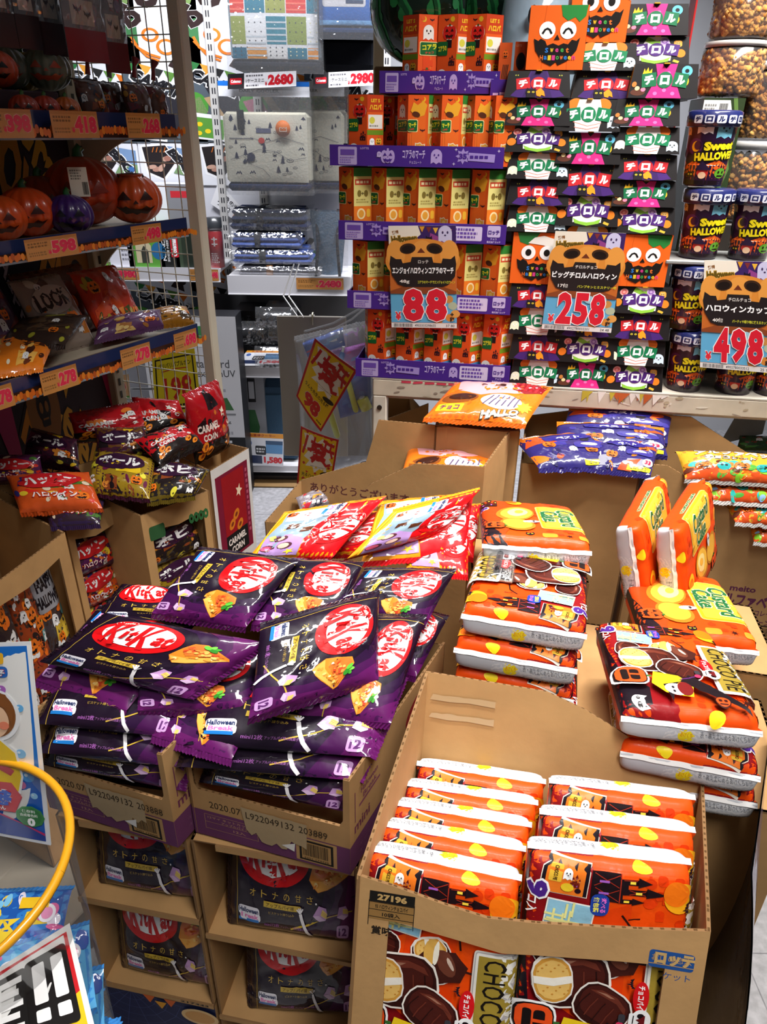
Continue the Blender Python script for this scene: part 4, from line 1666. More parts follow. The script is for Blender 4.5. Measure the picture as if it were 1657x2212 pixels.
# --- price cards hung in front of the towers
CARDS = [
    (('ロッテ', 'エンジョイハロウィンコアラのマーチ', '48g', 'コアラのマーチでエンジョイハロウィン', '88', '4903333298655', '37 80'), [(846, 707), (987, 709), (985, 487), (839, 488)], 'halloween price card reading 88 on the purple biscuit trays'),
    (('チロルチョコ', 'ビッグチロルハロウィン', '17個', 'パンプキンとミステリー味', '258', '4902780032201', '24 48'), [(1170, 710), (1320, 719), (1353, 504), (1200, 499)], 'tilted halloween price card reading 258 on the black candy boxes'),
    (('チロルチョコ', 'ハロウィンカップ', '40個', 'パーティや贈り物に使えるカップ入り', '498', '4902780033512', '25 14'), [(1512, 793), (1668, 806), (1678, 566), (1522, 562)], 'halloween price card reading 498 in front of the purple cups'),
]
for (args, px, lab), dd in zip(CARDS, (-.006, -.004, -.006)):
    P = [D(*(lambda q: (q[0], dd, q[1]))(dpx(x, y, dd))) for x, y in px]
    c = np.mean(P, axis=0)
    b = MB()
    b.add(np.vstack([P - c, P - c + DN * .0016]), [(0, 1, 2, 3), (7, 6, 5, 4), (0, 4, 5, 1), (1, 5, 6, 2), (2, 6, 7, 3), (3, 7, 4, 0)], '#e9e6e2', 'gloss_paper')
    R = P - c

    def fn(u, v, R=R):
        u, v = u[:, None], v[:, None]
        return R[0] * (1 - u) * (1 - v) + R[1] * u * (1 - v) + R[2] * u * v + R[3] * (1 - u) * v, np.broadcast_to(-DN, (len(u), 3))
    b.art(price_card_art(*args), fn, 100, 150, 'gloss_paper', 60, .00012, False)
    tag(b.build('price_card', loc=c), lab, 'price card', 'halloween price cards')

# --- purple candy cups


def cup_art():
    a = Art(200, 120, '#2a1030')
    for k in (0, 100):
        a.rect(k, 0, k + 100, 34, '#d85a1a')
        a.poly([(k, 34), (k + 14, 42), (k + 30, 34), (k + 50, 44), (k + 72, 34), (k + 90, 42), (k + 100, 34)], '#d85a1a')
        a.rect(k, 0, k + 100, 8, '#1a0d12')
        for x, y, c in ((k + 12, 66, '#4a1d52'), (k + 88, 60, '#4a1d52')):
            a.ell(x, y, 12, 14, c, n=14)
        ghost(a, k + 24, 98, 22, '#ece7ef')
        ghost(a, k + 52, 92, 24, '#7cc3dd')
        a.ell(k + 79, 97, 10, 9, '#d4552a', n=16)
        a.rect(k + 74, 98, k + 84, 104, '#2a1010')
        ghost(a, k + 96, 90, 12, '#d9c79a')
        a.ell(k + 14, 66, 7, 9, '#f0b51e', n=18)
        a.ell(k + 17, 68, 6, 7.5, '#2a1030', n=18)
        a.T('Sweet', k + 50, 68, 48, 15, '#f4e11e', .06, 4, out='#1a1206', ow=2)
        a.T('HALLOWEEN', k + 50, 51, 72, 14, '#f4e11e', .06, 5, out='#1a1206', ow=2)
        a.ell(k + 30, 22, 9, 8, '#c9312a', n=16)
        a.ell(k + 30, 17, 6, 6, '#f2c9a4', n=14)
        a.poly([(k + 18, 26), (k + 42, 26), (k + 28, 42)], '#2a1a3a')
        a.ell(k + 60, 21, 11, 9, '#5f9e2a', n=16)
        for q in (-4, 4):
            a.ell(k + 60 + q, 23, 1.8, 2.4, '#1a1206', n=8)
        a.rect(k + 54, 15, k + 66, 17.6, '#1a1206')
        skull(a, k + 86, 22, 17, '#ece7df')
        cat(a, k + 10, 18, 12, '#2a1a1a')
    return a


def candy_cup():
    t = thing('candy_cup', '', 'cup')
    R0, R1, H = .043, .054, .148
    b = MB()
    b.lathe([(0.001, .002), (R0 - .004, .002), (R0, 0), (R0 + .001, .006), (R1, H)], '#2a1030', 'plastic', 40)

    def fn(u, v):
        w = 2 * math.pi * u
        r = R0 + (R1 - R0) * v
        return np.c_[r * np.cos(w), r * np.sin(w), v * H * .98 + .003], np.c_[np.cos(w), np.sin(w), 0 * w]
    b.art(cup_art(), fn, .33, H, 'plastic', .012, .0003)
    b.build('cup_body', t)
    b = MB()
    b.lathe([(R1 + .0012, H - .026), (R1 + .005, H - .024), (R1 + .005, H + .004), (R1 - .002, H + .008), (.001, H + .009)], '#1c2358', 'foil', 40)
    a = Art(200, 24)
    for k in (0, 100):
        for i, t_ in enumerate('チロルチョコ'):
            a.rr(k + 8 + 14 * i, 5, k + 19 + 14 * i, 19, 2, '#d9dcea')
            a.T(t_, k + 13.5 + 14 * i, 12, 7.4, 9, '#1c2358', .05)

    def fl(u, v):
        w = 2 * math.pi * u
        return np.c_[(R1 + .0052) * np.cos(w), (R1 + .0052) * np.sin(w), H - .024 + .028 * v], np.c_[np.cos(w), np.sin(w), 0 * w]
    b.art(a, fl, .39, .028, 'foil', .014, .0002)
    b.build('cup_lid', t)
    return t


CUPS = [(1475, 831, 'bottom of the near stack at the left end of the cups', 6, 0), (1479, 700, 'second from the table in the stack beside the black boxes', 2, 1), (1583, 835, 'standing on the table below the 498 card', 14, 0), (1668, 840, 'at the right edge under the 498 card', 0, 0),
        (1590, 700, 'hidden behind the 498 card, on another cup', 10, 1), (1504, 559, 'on the grey board, left of the pair', 12, 2), (1612, 559, 'on the grey board, right of the pair', 5, 2), (1512, 418, 'topmost of all, above the left of the pair', 9, 3)]
ct = candy_cup()
cz = {}
first = True
for px, py, lab, rot, lev in CUPS:
    d = .062 if lev < 2 else .075
    s, z = dpx(px, py, d)
    z = (TZ + .001, TZ + .161, TZ + .3315, TZ + .492)[lev]
    # the upright follows the foot seen in the photograph
    X = DX(s, d, z, rot + 8)
    if first:
        ct.matrix_basis = Matrix(X.tolist())
        ct['label'], ct['group'] = f'purple halloween candy cup, {lab}', 'purple candy cups'
        first = False
    else:
        dup(ct, X, f'purple halloween candy cup, {lab}')
b = MB()
s0, _ = dpx(1437, 565, .02)
b.box((0, 0, 0), (.5, .2, .009), '#8b8c8a', 'card', .002)
tag(b.build('shelf_board', X=DX(s0, .012, TZ + .3205)), 'grey board lying across the lower cups and carrying the upper ones', 'board')


# ------------------------------------------------------------------ cartons and the pie packs at the front
KRAFT, KRAFT_IN, KRAFT_EDGE = '#bf9562', '#b68d5c', '#8f6c47'


def panel(parent, name, A, B, zb, top, holes=(), th=.0045, col=KRAFT, art=None, mesh_m='kraft', ins=None):
    """one upright carton wall from A to B (outside to the right of A->B turned away), top: [(s, z)] from A to B"""
    A, B = np.array([*A, 0.0])[:3], np.array([*B, 0.0])[:3]
    L = np.linalg.norm(B - A)
    ex = (B - A) / L
    poly = [(0, zb), (L, zb)] + [(s * L, z) for s, z in top[::-1]]
    b = MB()
    b.prism(poly, A, ex, UZ, th, col, mesh_m, [[(s * L, z) for s, z in h] for h in holes], KRAFT_EDGE)
    if art is not None:
        a, s0, z0, s1, z1 = art
        b.art(a, flat(A + ex * s0 * L + UZ * z0, ex * (s1 - s0) * L, UZ * (z1 - z0)), (s1 - s0) * L, z1 - z0, mesh_m, 9, .0003, False)
    # the fluted raw edge along the top
    for (s0, z0), (s1, z1) in zip(top[:-1], top[1:]):
        n = int(np.hypot((s1 - s0) * L, z1 - z0) / .006)
        for i in range(n):
            if i % 2:
                continue
            f, g = i / n, (i + .7) / n
            N = np.cross(ex, UZ)
            p = A + ex * L * (s0 + (s1 - s0) * f) + UZ * (z0 + (z1 - z0) * f + .0004)
            q = A + ex * L * (s0 + (s1 - s0) * g) + UZ * (z0 + (z1 - z0) * g + .0004)
            b.add([p - N * .001, q - N * .001, q - N * (th - .001), p - N * (th - .001)], [(0, 1, 2, 3)], '#5e4222', mesh_m)
    return b.build(name, parent)


def carton(label, C, zb, front, right, back, left, name='carton', group=None, holes=(), farm=None, rart=None, extra_bottom=True, lart=None, X=None):
    """open carton from its four ground corners FL, FR, BR, BL; each wall with its own top line"""
    o = np.array([np.mean([c[0] for c in C]), np.mean([c[1] for c in C]), 0]) if X is None else np.zeros(3)
    t = thing(name, label, 'cardboard box', X=X, loc=o if X is None else None, group=group)
    P = [np.array(c) - o[:2] for c in C]
    panel(t, 'front_panel', P[0], P[1], zb, front, holes, art=farm)
    panel(t, 'side_panel', P[1], P[2], zb, right, art=rart)
    panel(t, 'back_panel', P[2], P[3], zb, back)
    panel(t, 'side_panel', P[3], P[0], zb, left, art=lart)
    if extra_bottom:
        b = MB()
        b.prism([tuple(p) for p in P], (0, 0, zb + .003), (1, 0, 0), (0, 1, 0), .003, KRAFT_IN, 'kraft')
        b.build('bottom_panel', t)
    return t


def wall_sz(A, B, px, py):
    """where a pixel falls on the wall over A-B: (share along, height)"""
    A, B = np.array([*A, 0.0]), np.array([*B, 0.0])
    ex = (B - A) / np.linalg.norm(B - A)
    p = onp(px, py, A, np.cross(ex, UZ))
    return float((p - A) @ ex / np.linalg.norm(B - A)), float(p[2])


# the front carton leans back on what is behind it; it is built upright in its own frame FX
_l, _r = Q(771, 1891, .655), Q(1540, 2013, .655)
CE = (_r - _l) / np.linalg.norm(_r - _l)
TAU = math.radians(18)
CB0 = np.cross(UZ, CE)
CU = UZ * math.cos(TAU) + CB0 * math.sin(TAU)
CB = np.cross(CU, CE)
FX = frame(_l, CE, CB)
CF = [(0, 0), (.407, 0), (.472, .285), (.046, .285)]


def loc_px(px, py, y):
    """where a pixel falls in the leaning carton's own frame, at depth y behind its front"""
    p = onp(px, py, _l + CB * y, CB) - _l
    return float(p @ CE), float(p @ CU)


ft = [loc_px(*p, 0) for p in ((774, 1891), (850, 1915), (960, 1955), (1052, 1984), (1160, 1995), (1380, 2008), (1538, 2013))]
ft = [(0, ft[0][1])] + [(x / .407, z) for x, z in ft[1:-1]] + [(1, ft[-1][1])]
hl = [loc_px(*p, 0) for p in ((840, 1988), (988, 2031), (1084, 2060), (1160, 2064), (1340, 2077), (1437, 2086))]
hl = [(x / .407, z) for x, z in hl]
ZC = -.29
hole = [(hl[0][0], ZC + .03), (hl[-1][0], ZC + .03)] + hl[::-1]
bk = [loc_px(*p, .285) for p in ((922, 1449), (1180, 1492), (1262, 1530), (1400, 1615), (1545, 1690))]
bk = [(1 - (x - .046) / .426, z) for x, z in bk][::-1]
bk = [(0, bk[0][1])] + bk[1:-1] + [(1, bk[-1][1])]
rt = [(0, ft[-1][1]), (.12, ft[-1][1] + .005), (1, bk[0][1])]
lf = [(0, bk[-1][1]), (1, ft[0][1])]
a = Art(407, 290)
kx = lambda px, py: (lambda q: (q[0] * 1000, (q[1] - ZC) * 1000))(loc_px(px, py, 0))
x0, y0 = kx(800, 1917)
x1, y1 = kx(893, 1995)
a.rect(x0, y1 - 2, x1, y1 + 26, '#9b7440')
a.rect(x0, y1 + 22, x1, y1 + 36, '#16130f')
a.T('27196', (x0 + x1) / 2, y1 + 29, 36, 9, '#c9a468', .05)
for i, (t_, w_) in enumerate((('93 ハロウィンチョコパイ', 40), ('10袋入', 22), ('2027196', 40))):
    a.rect(x0, y1 + 21 - 10 * i, x1, y1 + 21.8 - 10 * i, '#16130f')
    a.T(t_, (x0 + x1) / 2, y1 + 16 - 10 * i, w_, 6, '#16130f', .02)
a.rect(x0, y1 - 10, x1, y1 - 9.2, '#16130f')
for x in (x0, x1):
    a.rect(x - .4, y1 - 10, x + .4, y1 + 24, '#16130f')
a.T('賞味', x0 + 17, y1 - 17, 26, 12, '#2a2016', .03)
x0, y0 = kx(1404, 2052)
x1, y1 = kx(1497, 2102)
a.rr(x0, y1, x1, y0 + 2, 4, '#1f4f94')
a.rect(x0, y0 - 16, x1, y0 - 15, KRAFT)
a.T('お口の恋人', (x0 + x1) / 2, y0 - 7, 44, 9, KRAFT, .0)
a.T('ロッテ', (x0 + x1) / 2 + 3, y1 + 13, 44, 17, '#c9a468', .06)
a.T('ケット', (x0 + x1) / 2 + 8, y1 - 9, 30, 9, '#1f4f94', .0)
a.rect(0, 285, 6, 290, KRAFT)
# keep what would fall into the cut-out window off the drawing
hx = [h[0] * 407 for h in hl]
hz = [(h[1] - ZC) * 1000 for h in hl]
keep = Art(407, 290)
for it in a.items:
    c = it[0].mean(0)
    if not (hx[0] < c[0] < hx[-1] and c[1] < np.interp(c[0], hx, hz)):
        keep.add(*it)
pie_box = carton('front cardboard carton with a cut-out window holding upright pie packs', CF, ZC, ft, rt, bk, lf, 'display_carton', X=FX, holes=[hole], farm=(keep, 0, ZC, 1, ZC + .29))
b = MB()
for i, z in enumerate((bk[-1][1] - .045, bk[-1][1] - .075)):
    a = Art(100, 12)
    r = random.Random(i)
    a.poly([(0, 2 + i), (30, 1), (60, 2.4), (100, 0)] + [(x_, 11 - r.random() * 2) for x_ in range(100, -1, -8)], '#c2a47a')
    b.art(a, flat((.056, .279, z), (.1, 0, 0), (0, 0, .013)), .1, .013, 'gloss_paper', 9, .0002, False)
b.build('tape_residue', pie_box)


# a plain carton under each display, down to the floor


def under(label, C, z1, z0=None):
    z0 = FZ if z0 is None else z0
    o = np.array([np.mean([c[0] for c in C]), np.mean([c[1] for c in C]), 0])
    t = thing('carton', label, 'cardboard box', loc=o, group='closed cartons under the displays')
    P = [np.array(c) - o[:2] for c in C]
    for i, nm in enumerate(('front_panel', 'side_panel', 'back_panel', 'side_panel')):
        panel(t, nm, P[i], P[(i + 1) % 4], z0, [(0, z1), (1, z1)])
    b = MB()
    b.prism([tuple(p) for p in P], (0, 0, z1), (1, 0, 0), (0, 1, 0), .004, KRAFT, 'kraft')
    b.build('lid_flap', t)
    return t


under('closed carton under the front pie carton', [tuple((FX @ np.array([x, y, ZC - .02, 1]))[:2]) for x, y in CF], .31)

# --- the packs
PW, PH, PT = .188, .272, .054
PACKS = {}


def pack(kind, label, X, group):
    if kind not in PACKS:
        tube = Tube(PW, PH, PT, 7, 24, seed=4 if kind == 'choco' else 9, wr=.3, grow=.015, zo=.16)
        art = choco_art() if kind == 'choco' else custard_art()

        o = bag('pie_pack' if kind == 'choco' else 'cake_pack', label, 'snack pack', tube, art, '#ee4e0a', '#e2480c', 'pack', seal=.008, sealcol='#f6f5f4', group=group, X=X, nu=44, nv=44, mx=.012, zig=False, seal_m='paper')
        fa = fin_art()
        for end in (1, 0):
            b = MB()

            def fn(u, v, end=end):
                vv = .09 * (1 - v) ** 2.6
                vv = 1 - vv if end else vv
                P = tube.pos((1 - u) if end else u, vv, -1)
                P[:, 1] += (.0012 + .009 * (1 - v) ** .8) * (1 if end else -1)
                P[:, 2] -= .0008
                return P, np.broadcast_to(np.array([0, 0, -1.0]), P.shape)
            b.art(fa, fn, PW, .035, 'paper', .008, .0003)
            b.build('tear_strip', o)
        PACKS[kind] = o
        return o
    return dup(PACKS[kind], X, label, group)


def standing(s, d, z, lean=6, yaw=0):
    """a pack on its end in the front carton: s along, d back from the front wall"""
    l, w = math.radians(lean), math.radians(yaw)
    return FX @ frame((s, d, z + PH / 2), (math.cos(w), math.sin(w), 0), (0, math.sin(l), math.cos(l)))


GP = 'pie packs standing in the front carton'
for i, (s, d, ln, yw, dz) in enumerate(((.101, .044, 4, -4, .0), (.108, .096, 5, -3, .002), (.118, .147, 5, -2, .004), (.129, .198, 4, -1, .008), (.142, .246, 2, -1, .018))):
    pack('choco', f'orange pie pack standing in the left row of the front carton, {ORD[i] if i else "first"} from the front', standing(s, d, ZC + .016 + dz, ln, yw), GP)
for i, (s, d, ln, yw, dz) in enumerate(((.297, .046, 3, 4, .056), (.314, .10, 4, 2, .066), (.330, .163, 5, 2, .074))):
    pack('choco', f'orange pie pack standing in the right row of the front carton, {ORD[i] if i else "first"} from the front', standing(s, d, ZC + .006 + dz, ln, yw), GP)


def lying(px4, z, flip=False, T=PT, tilt=0):
    """pack lying on its back seen with its near edge at pixels (left, right): near edge centre, direction"""
    L, R = Q(*px4[0], z), Q(*px4[1], z)
    ex = R - L
    ex /= np.linalg.norm(ex)
    ey = np.cross(UZ, ex)
    ey = ey * math.cos(math.radians(tilt)) + UZ * math.sin(math.radians(tilt))
    o = (L + R) / 2 + ey * PH / 2
    if flip:
        return frame(o, -ex, -ey)
    return frame(o, ex, ey)


SG = 'pie packs lying in stacks behind the front carton'
TOPP = lying(((975, 1332), (1290, 1385)), .765, True, tilt=-8)
pack('choco', 'orange pie pack with a clear pen set on it behind the front carton', TOPP, SG)
pack('choco', 'orange pie pack directly under the topmost one behind the front carton', lying(((960, 1405), (1268, 1460)), .708, True, tilt=-8), SG)
pack('choco', 'orange pie pack, third down in the stack behind the front carton', lying(((962, 1470), (1255, 1525)), .65, True, tilt=-8), SG)
pack('choco', 'orange pie pack, lowest in the stack behind the front carton', lying(((975, 1535), (1262, 1590)), .592, True, tilt=-8), SG)
pack('choco', 'orange pie pack lying face up at the right edge with its whole front showing', lying(((1330, 1556), (1655, 1592)), .70, False, tilt=-9), SG)
pack('choco', 'orange pie pack turned around under the face-up pack at the right edge', lying(((1380, 1640), (1596, 1680)), .63, True, tilt=-8), SG)
pack('choco', 'orange pie pack at the bottom of the right stack, mostly hidden', lying(((1380, 1700), (1592, 1738)), .572, True, tilt=-8), SG)
# a clear wrapped pen set taped on the top pack
tp = TOPP
t = thing('pen_set', 'clear packet with a black pen lying on the topmost pie pack', 'toy', X=tp @ frame((.052, -.004, PT / 2 + .006), (1, .03, 0)))
b = MB()
b.box((-.022, -.075, -.001), (.024, .05, .001), '#9a8a78', 'card')
a = Art(46, 125)
a.rect(2, 60, 22, 120, '#1d1a1c')
a.rect(24, 70, 44, 118, '#b9402c')
a.rect(24, 40, 44, 66, '#d9d05a')
a.scrib(4, 64, 20, 116, 8, '#d9d4cc', 2)
a.rect(6, 4, 40, 30, '#c9a57a')
b.art(a, flat((-.022, -.075, .0011), (.046, 0, 0), (0, .125, 0)), .046, .125, 'card', 9, .0002, False)
b.build('backing_card', t)
b = MB()
b.tube([(.006, -.06, .008), (.006, .03, .008), (.006, .036, .008)], [.006, .006, .003], '#151214', 'plastic', 12)
b.build('pen', t)
b = MB()
b.grid(lambda u, v: np.c_[-.024 + .05 * u, -.077 + .129 * v, .002 + .014 * (np.sin(math.pi * u) * np.sin(math.pi * v)) ** .4], 16, 24, '#fff', 'clearbag')
b.build('clear_sleeve', t)

# --- cake packs
CG = 'custard cake packs at the back of the pile'


def quad_frame(p, za, zb):
    """frame of a pack whose front face has picture corners p: bottom-left, bottom-right, top-right, top-left (heights za, za, zb, zb)"""
    W = [Q(*p[0], za), Q(*p[1], za), Q(*p[2], zb), Q(*p[3], zb)]
    o = np.mean(W, axis=0)
    return frame(o, (W[1] + W[2] - W[0] - W[3]), (W[2] + W[3] - W[0] - W[1]))


pack('custard', 'orange cake pack lying flat with its label sideways, left of the two upright ones', lying(((1016, 1183), (1303, 1203)), .785, False, tilt=-13), CG)


def edge_pack(px, py, z, yaw, lean=4):
    """a cake pack on its long side: label facing right, castle end towards us; px,py,z: its near lower corner"""
    o = Q(px, py, z)
    w = math.radians(yaw)
    away = np.array([math.sin(w), math.cos(w), 0])
    rgt = np.array([math.cos(w), -math.sin(w), 0])
    up = UZ * math.cos(math.radians(lean)) - rgt * math.sin(math.radians(lean))
    ctr = o + away * PH / 2 + up * PW / 2 - rgt * PT / 2
    # print: the pack's own across-axis points up, its far end away from us
    return frame(ctr, up, -away)


pack('custard', 'orange cake pack on its side, leaning left of the other upright one', edge_pack(1412, 1335, .60, 29, 17), CG)
pack('custard', 'orange cake pack on its side with its green lettered label facing right', edge_pack(1490, 1342, .60, 33, 15), CG)
pack('custard', 'orange cake pack lying low against the big carton behind the face-up pie pack', lying(((1420, 1392), (1602, 1412)), .66, False, tilt=-8), CG)


# ------------------------------------------------------------------ the wafer bags and their cartons
KRF, KRR = (-.311, .828), (-.045, .752)
KR_ = [KRF, KRR, (.118, 1.075), (-.148, 1.151)]
KL_ = [(-.578, .874), (-.333, .797), (-.170, 1.120), (-.415, 1.197)]


def date_art(L, last):
    a = Art(L, 108)
    a.rect(0, 0, L, 62, '#6f3a63')
    a.rect(0, 0, 14, 62, '#6f3a63')
    a.rect(L - 92, 5, L - 22, 60, KRAFT)
    a.rect(L - 86, 8, L - 28, 56, '#1d1813')
    a.rect(L - 82, 12, L - 32, 52, '#b98f58')
    a.bars(L - 80, 20, L - 36, 50, '#1d1813', 4)
    a.T('2201 174435', L - 57, 15, 42, 4, '#1d1813')
    for y in (54, 36, 20):
        a.rect(22, y, 118, y + .9, '#b98a6a')
    for x in (22, 117):
        a.rect(x, 20, x + .9, 54, '#b98a6a')
    a.T('12マイ キットカット', 66, 48, 76, 6, '#c99a7a', .01)
    a.T('アップルパイアジ', 80, 40, 56, 6, '#c99a7a', .01)
    a.T('12入', 84, 28, 22, 7, '#c99a7a', .01)
    r = random.Random(len(last) + L)
    top = [(92 + 150 * i / 12 * .95, 94 + r.uniform(-1.5, 1.5)) for i in range(13)]
    bot = [(232 - 132 * i / 12, (26 if 3 < i < 10 else 40) + r.uniform(-7, 5)) for i in range(13)]
    a.poly([(p[0] * .8 + 18, p[1]) for p in top] + [(p[0] * .8 + 18, p[1]) for p in bot], '#b9a07a')
    a.poly([(160, 30), (182, 22), (184, 42)], '#f2efea')
    for t, x, w in (('2020.07', 62, 56), ('L922049132', 142, 84), (last, 216, 48)):
        a.T(t, x, 79, w, 15, '#3a2c1c', .0)
    return a


def wafer_carton(label, C, last):
    L = math.dist(C[0], C[1])
    z0, zf, zs = .392, .500, .603
    f = [(0, zs), (.035, zs), (.04, zf + .012), (.06, zf), (.94, zf), (.96, zf + .012), (.965, zs), (1, zs)]
    L2 = math.dist(C[1], C[2])
    a = Art(L2 * 1000, 200)
    a.rect(0, 0, L2 * 1000, 62, '#6f3a63')
    a.T('mini', 40, 90, 50, 22, '#7a3a55', .02)
    a.rect(16, 104, 18, 170, '#7a3a55')
    a.T('Halloween', 64, 156, 56, 12, '#8a4a62', .02)
    a.T('Break', 66, 140, 46, 12, '#8a4a62', .02)
    a.rect(30, 126, 100, 131, '#8a4a62')
    a.ell(L2 * 1000 - 110, 150, 56, 36, '#9e1f24', n=30)
    a.T('KitKat', L2 * 1000 - 110, 150, 84, 26, '#c9764a', .05)
    for y in (20, 36):
        a.T('キットカット', 70, y, 80, 8, '#8a5a7a', 0)
    t = carton(label, C, z0, f, [(0, zs), (1, zs + .005)], [(0, zs), (1, zs)], [(0, zs), (1, zs)], 'wafer_carton', 'purple based wafer cartons',
               farm=(date_art(L * 1000, last), 0, z0, 1, zf), rart=(a, 0, z0, 1, z0 + .2))
    return t


wafer_carton('wafer carton on the right of the pair, date stamp ending 203889', KR_, '203889')
wafer_carton('wafer carton on the left of the pair, behind the clear bucket', KL_, '203888')


def cubby(label, C, z1, zsh):
    """open fronted cardboard display: sides, back and shelves"""
    o = np.array([np.mean([c[0] for c in C]), np.mean([c[1] for c in C]), 0])
    t = thing('cardboard_shelving', label, 'cardboard shelf', loc=o, group='cardboard shelving under the wafer cartons')
    P = [np.array(c) - o[:2] for c in C]
    panel(t, 'side_panel', P[1], P[2], FZ, [(0, z1), (1, z1)])
    panel(t, 'back_panel', P[2], P[3], FZ, [(0, z1), (1, z1)])
    panel(t, 'side_panel', P[3], P[0], FZ, [(0, z1), (1, z1)])
    for k, z in enumerate(zsh + [z1]):
        b = MB()
        b.prism([tuple(p) for p in P], (0, 0, z), (1, 0, 0), (0, 1, 0), .008 if z < z1 else .003, KRAFT, 'kraft', (), KRAFT_EDGE)
        e = P[1] - P[0]
        L = np.linalg.norm(e)
        e = np.array([*(e / L), 0])
        n = np.cross(UZ, e)
        hgt = .014 if z == z1 else .012
        A = np.array([*P[0], z - hgt]) + e * (.045 if z == z1 else .0)
        b.prism([(0, 0), (L - (.05 if z == z1 else 0), 0), (L - (.05 if z == z1 else 0), hgt), (0, hgt)], A, e, UZ, -.004, KRAFT, 'kraft', (), KRAFT_EDGE)
        b.build('shelf' if z < z1 else 'top_flap', t)
    return t


KC_R = [(-.318, .817), (-.034, .766), (.024, 1.09), (-.262, 1.14)]
KC_L = [(-.565, .862), (-.327, .819), (-.27, 1.14), (-.508, 1.185)]
cubby('cardboard shelving under the right wafer carton', KC_R, .387, [-.14, .13])
cb = cubby('cardboard shelving under the left wafer carton', KC_L, .387, [-.11, .165])
b = MB()
A = np.array([*KC_L[0], FZ]) - np.array(cb.location)
e = np.array([KC_L[1][0] - KC_L[0][0], KC_L[1][1] - KC_L[0][1], 0])
a = Art(240, 240, '#1b2450')
for k in range(9):
    a.line([(60, 230), (60 + 140 * math.cos(2.9 + .4 * k), 230 + 140 * math.sin(2.9 + .4 * k))], .8, '#4a5a94')
for k in range(4):
    a.line([(60 + (30 + 26 * k) * math.cos(2.9 + .4 * j), 230 + (30 + 26 * k) * math.sin(2.9 + .4 * j)) for j in range(9)], .7, '#4a5a94')
for x, y, c in ((100, 222, '#d8662a'), (124, 208, '#e8a22c'), (146, 222, '#d8662a')):
    a.poly([(x - 13, y + 8), (x + 13, y + 8), (x, y - 16)], c)
a.ell(206, 190, 40, 26, '#e8c48a', n=28)
a.ell(206, 190, 32, 19, '#d9a05c', n=26)
a.rr(150, 232, 236, 240, 2, KRAFT)
a.T('217443', 200, 236, 60, 6, '#2a1f14', .03)
b.art(a, flat(A, e, (0, 0, .25)), .24, .25, 'card', 9, .0003, False)
b.add([A, A + e, A + e + UZ * .25, A + UZ * .25], [(0, 1, 2, 3)], '#1b2450', 'card')
b.build('printed_base', cb)


KKA, KKO = [kitkat_art(0), kitkat_art(4)], kitkat_orange_art()
NB = [0]


def wafer_bag(label, c, rotated=False, orange=False, T=.036, bu=0, bv=0, group=None):
    """c: art corners as image corners TL, TR, BR, BL in space"""
    TL_, TR_, BR_, BL_ = c
    LB, RB, RT, LT = (TL_, BL_, BR_, TR_) if rotated else (BL_, BR_, TR_, TL_)
    q = [LT, LB, RB, RT]
    W = (np.linalg.norm(q[1] - q[0]) + np.linalg.norm(q[2] - q[3])) / 2
    H = (np.linalg.norm(q[3] - q[0]) + np.linalg.norm(q[2] - q[1])) / 2
    NB[0] += 1
    tube = Tube(W, H, T, 2.3, 3.2, seed=NB[0] * 7 + 1, wr=1.0, quad=q, bu=bu, bv=bv, grow=.01)
    if orange:
        return bag('wafer_bag', label, 'candy bag', tube, KKO, '#f29a1d', '#c4141c', 'foil', swap=True, sealcol=('#f29a1d', '#d81820'), group='red and orange wafer bags', nu=36, nv=40, mx=.012)
    return bag('wafer_bag', label, 'candy bag', tube, KKA[NB[0] % 2], '#1a0d20', '#120916', 'foil', swap=True, sealcol=('#170b1c', '#5c1659'), group=group or 'purple wafer bags', nu=40, nv=44, mx=.012)


def heap(label, px, zf, zb, rotated=True, **k):
    z4 = (zb, zb, zf, zf) if not isinstance(zf, tuple) else zf
    return wafer_bag(label, [Q(*p, z) for p, z in zip(px, z4)], rotated, **k)


PB = 'purple wafer bag'
heap(PB + ' deep in the right carton, tart showing above the date stamp', [(470, 1600), (790, 1620), (748, 1752), (440, 1690)], .512, .56, False)
heap(PB + ' deep in the left carton with logo showing above the date stamp', [(120, 1545), (410, 1585), (388, 1706), (102, 1652)], .512, .56, False)
heap(PB + ' at the very front of the right pile with a magenta edge', [(450, 1480), (850, 1505), (772, 1685), (392, 1655)], .572, .60, False, T=.04)
heap(PB + ' lowest visible in the left pile, bottom fold facing us', [(165, 1440), (470, 1480), (385, 1655), (88, 1625)], .56, .585, False, T=.055)
heap(PB + ' above the lowest in the left pile, bottom fold facing us', [(165, 1385), (480, 1430), (378, 1592), (82, 1562)], .60, .625, False, T=.05)
heap(PB + ' wedged between the two piles with its magenta edge forward', [(420, 1420), (590, 1455), (500, 1640), (330, 1590)], .60, .625, True, T=.03)
heap(PB + ' second up in the right pile, bottom fold facing us', [(460, 1420), (870, 1460), (800, 1634), (405, 1606)], .605, .63, False, T=.05)
heap(PB + ' under the large left bag, its magenta edge hanging left', [(215, 1310), (420, 1350), (272, 1535), (80, 1470)], .625, .672, True, T=.032)
heap(PB + ' under the large left bag, its tart showing beside the middle bag', [(300, 1400), (572, 1395), (535, 1535), (300, 1535)], .628, .675, True, T=.034)
heap(PB + ' farthest right, squeezed against the pie carton', [(850, 1300), (968, 1332), (898, 1462), (800, 1430)], .615, .665, True, T=.034)
heap(PB + ' low at the far left of the pile with its logo half covered', [(268, 1262), (430, 1275), (500, 1355), (200, 1342)], .665, .70, False, T=.034)
heap(PB + ' lying right of the middle bag with logo and tart in full view', [(770, 1330), (920, 1332), (843, 1562), (640, 1545)], .632, .715, True)
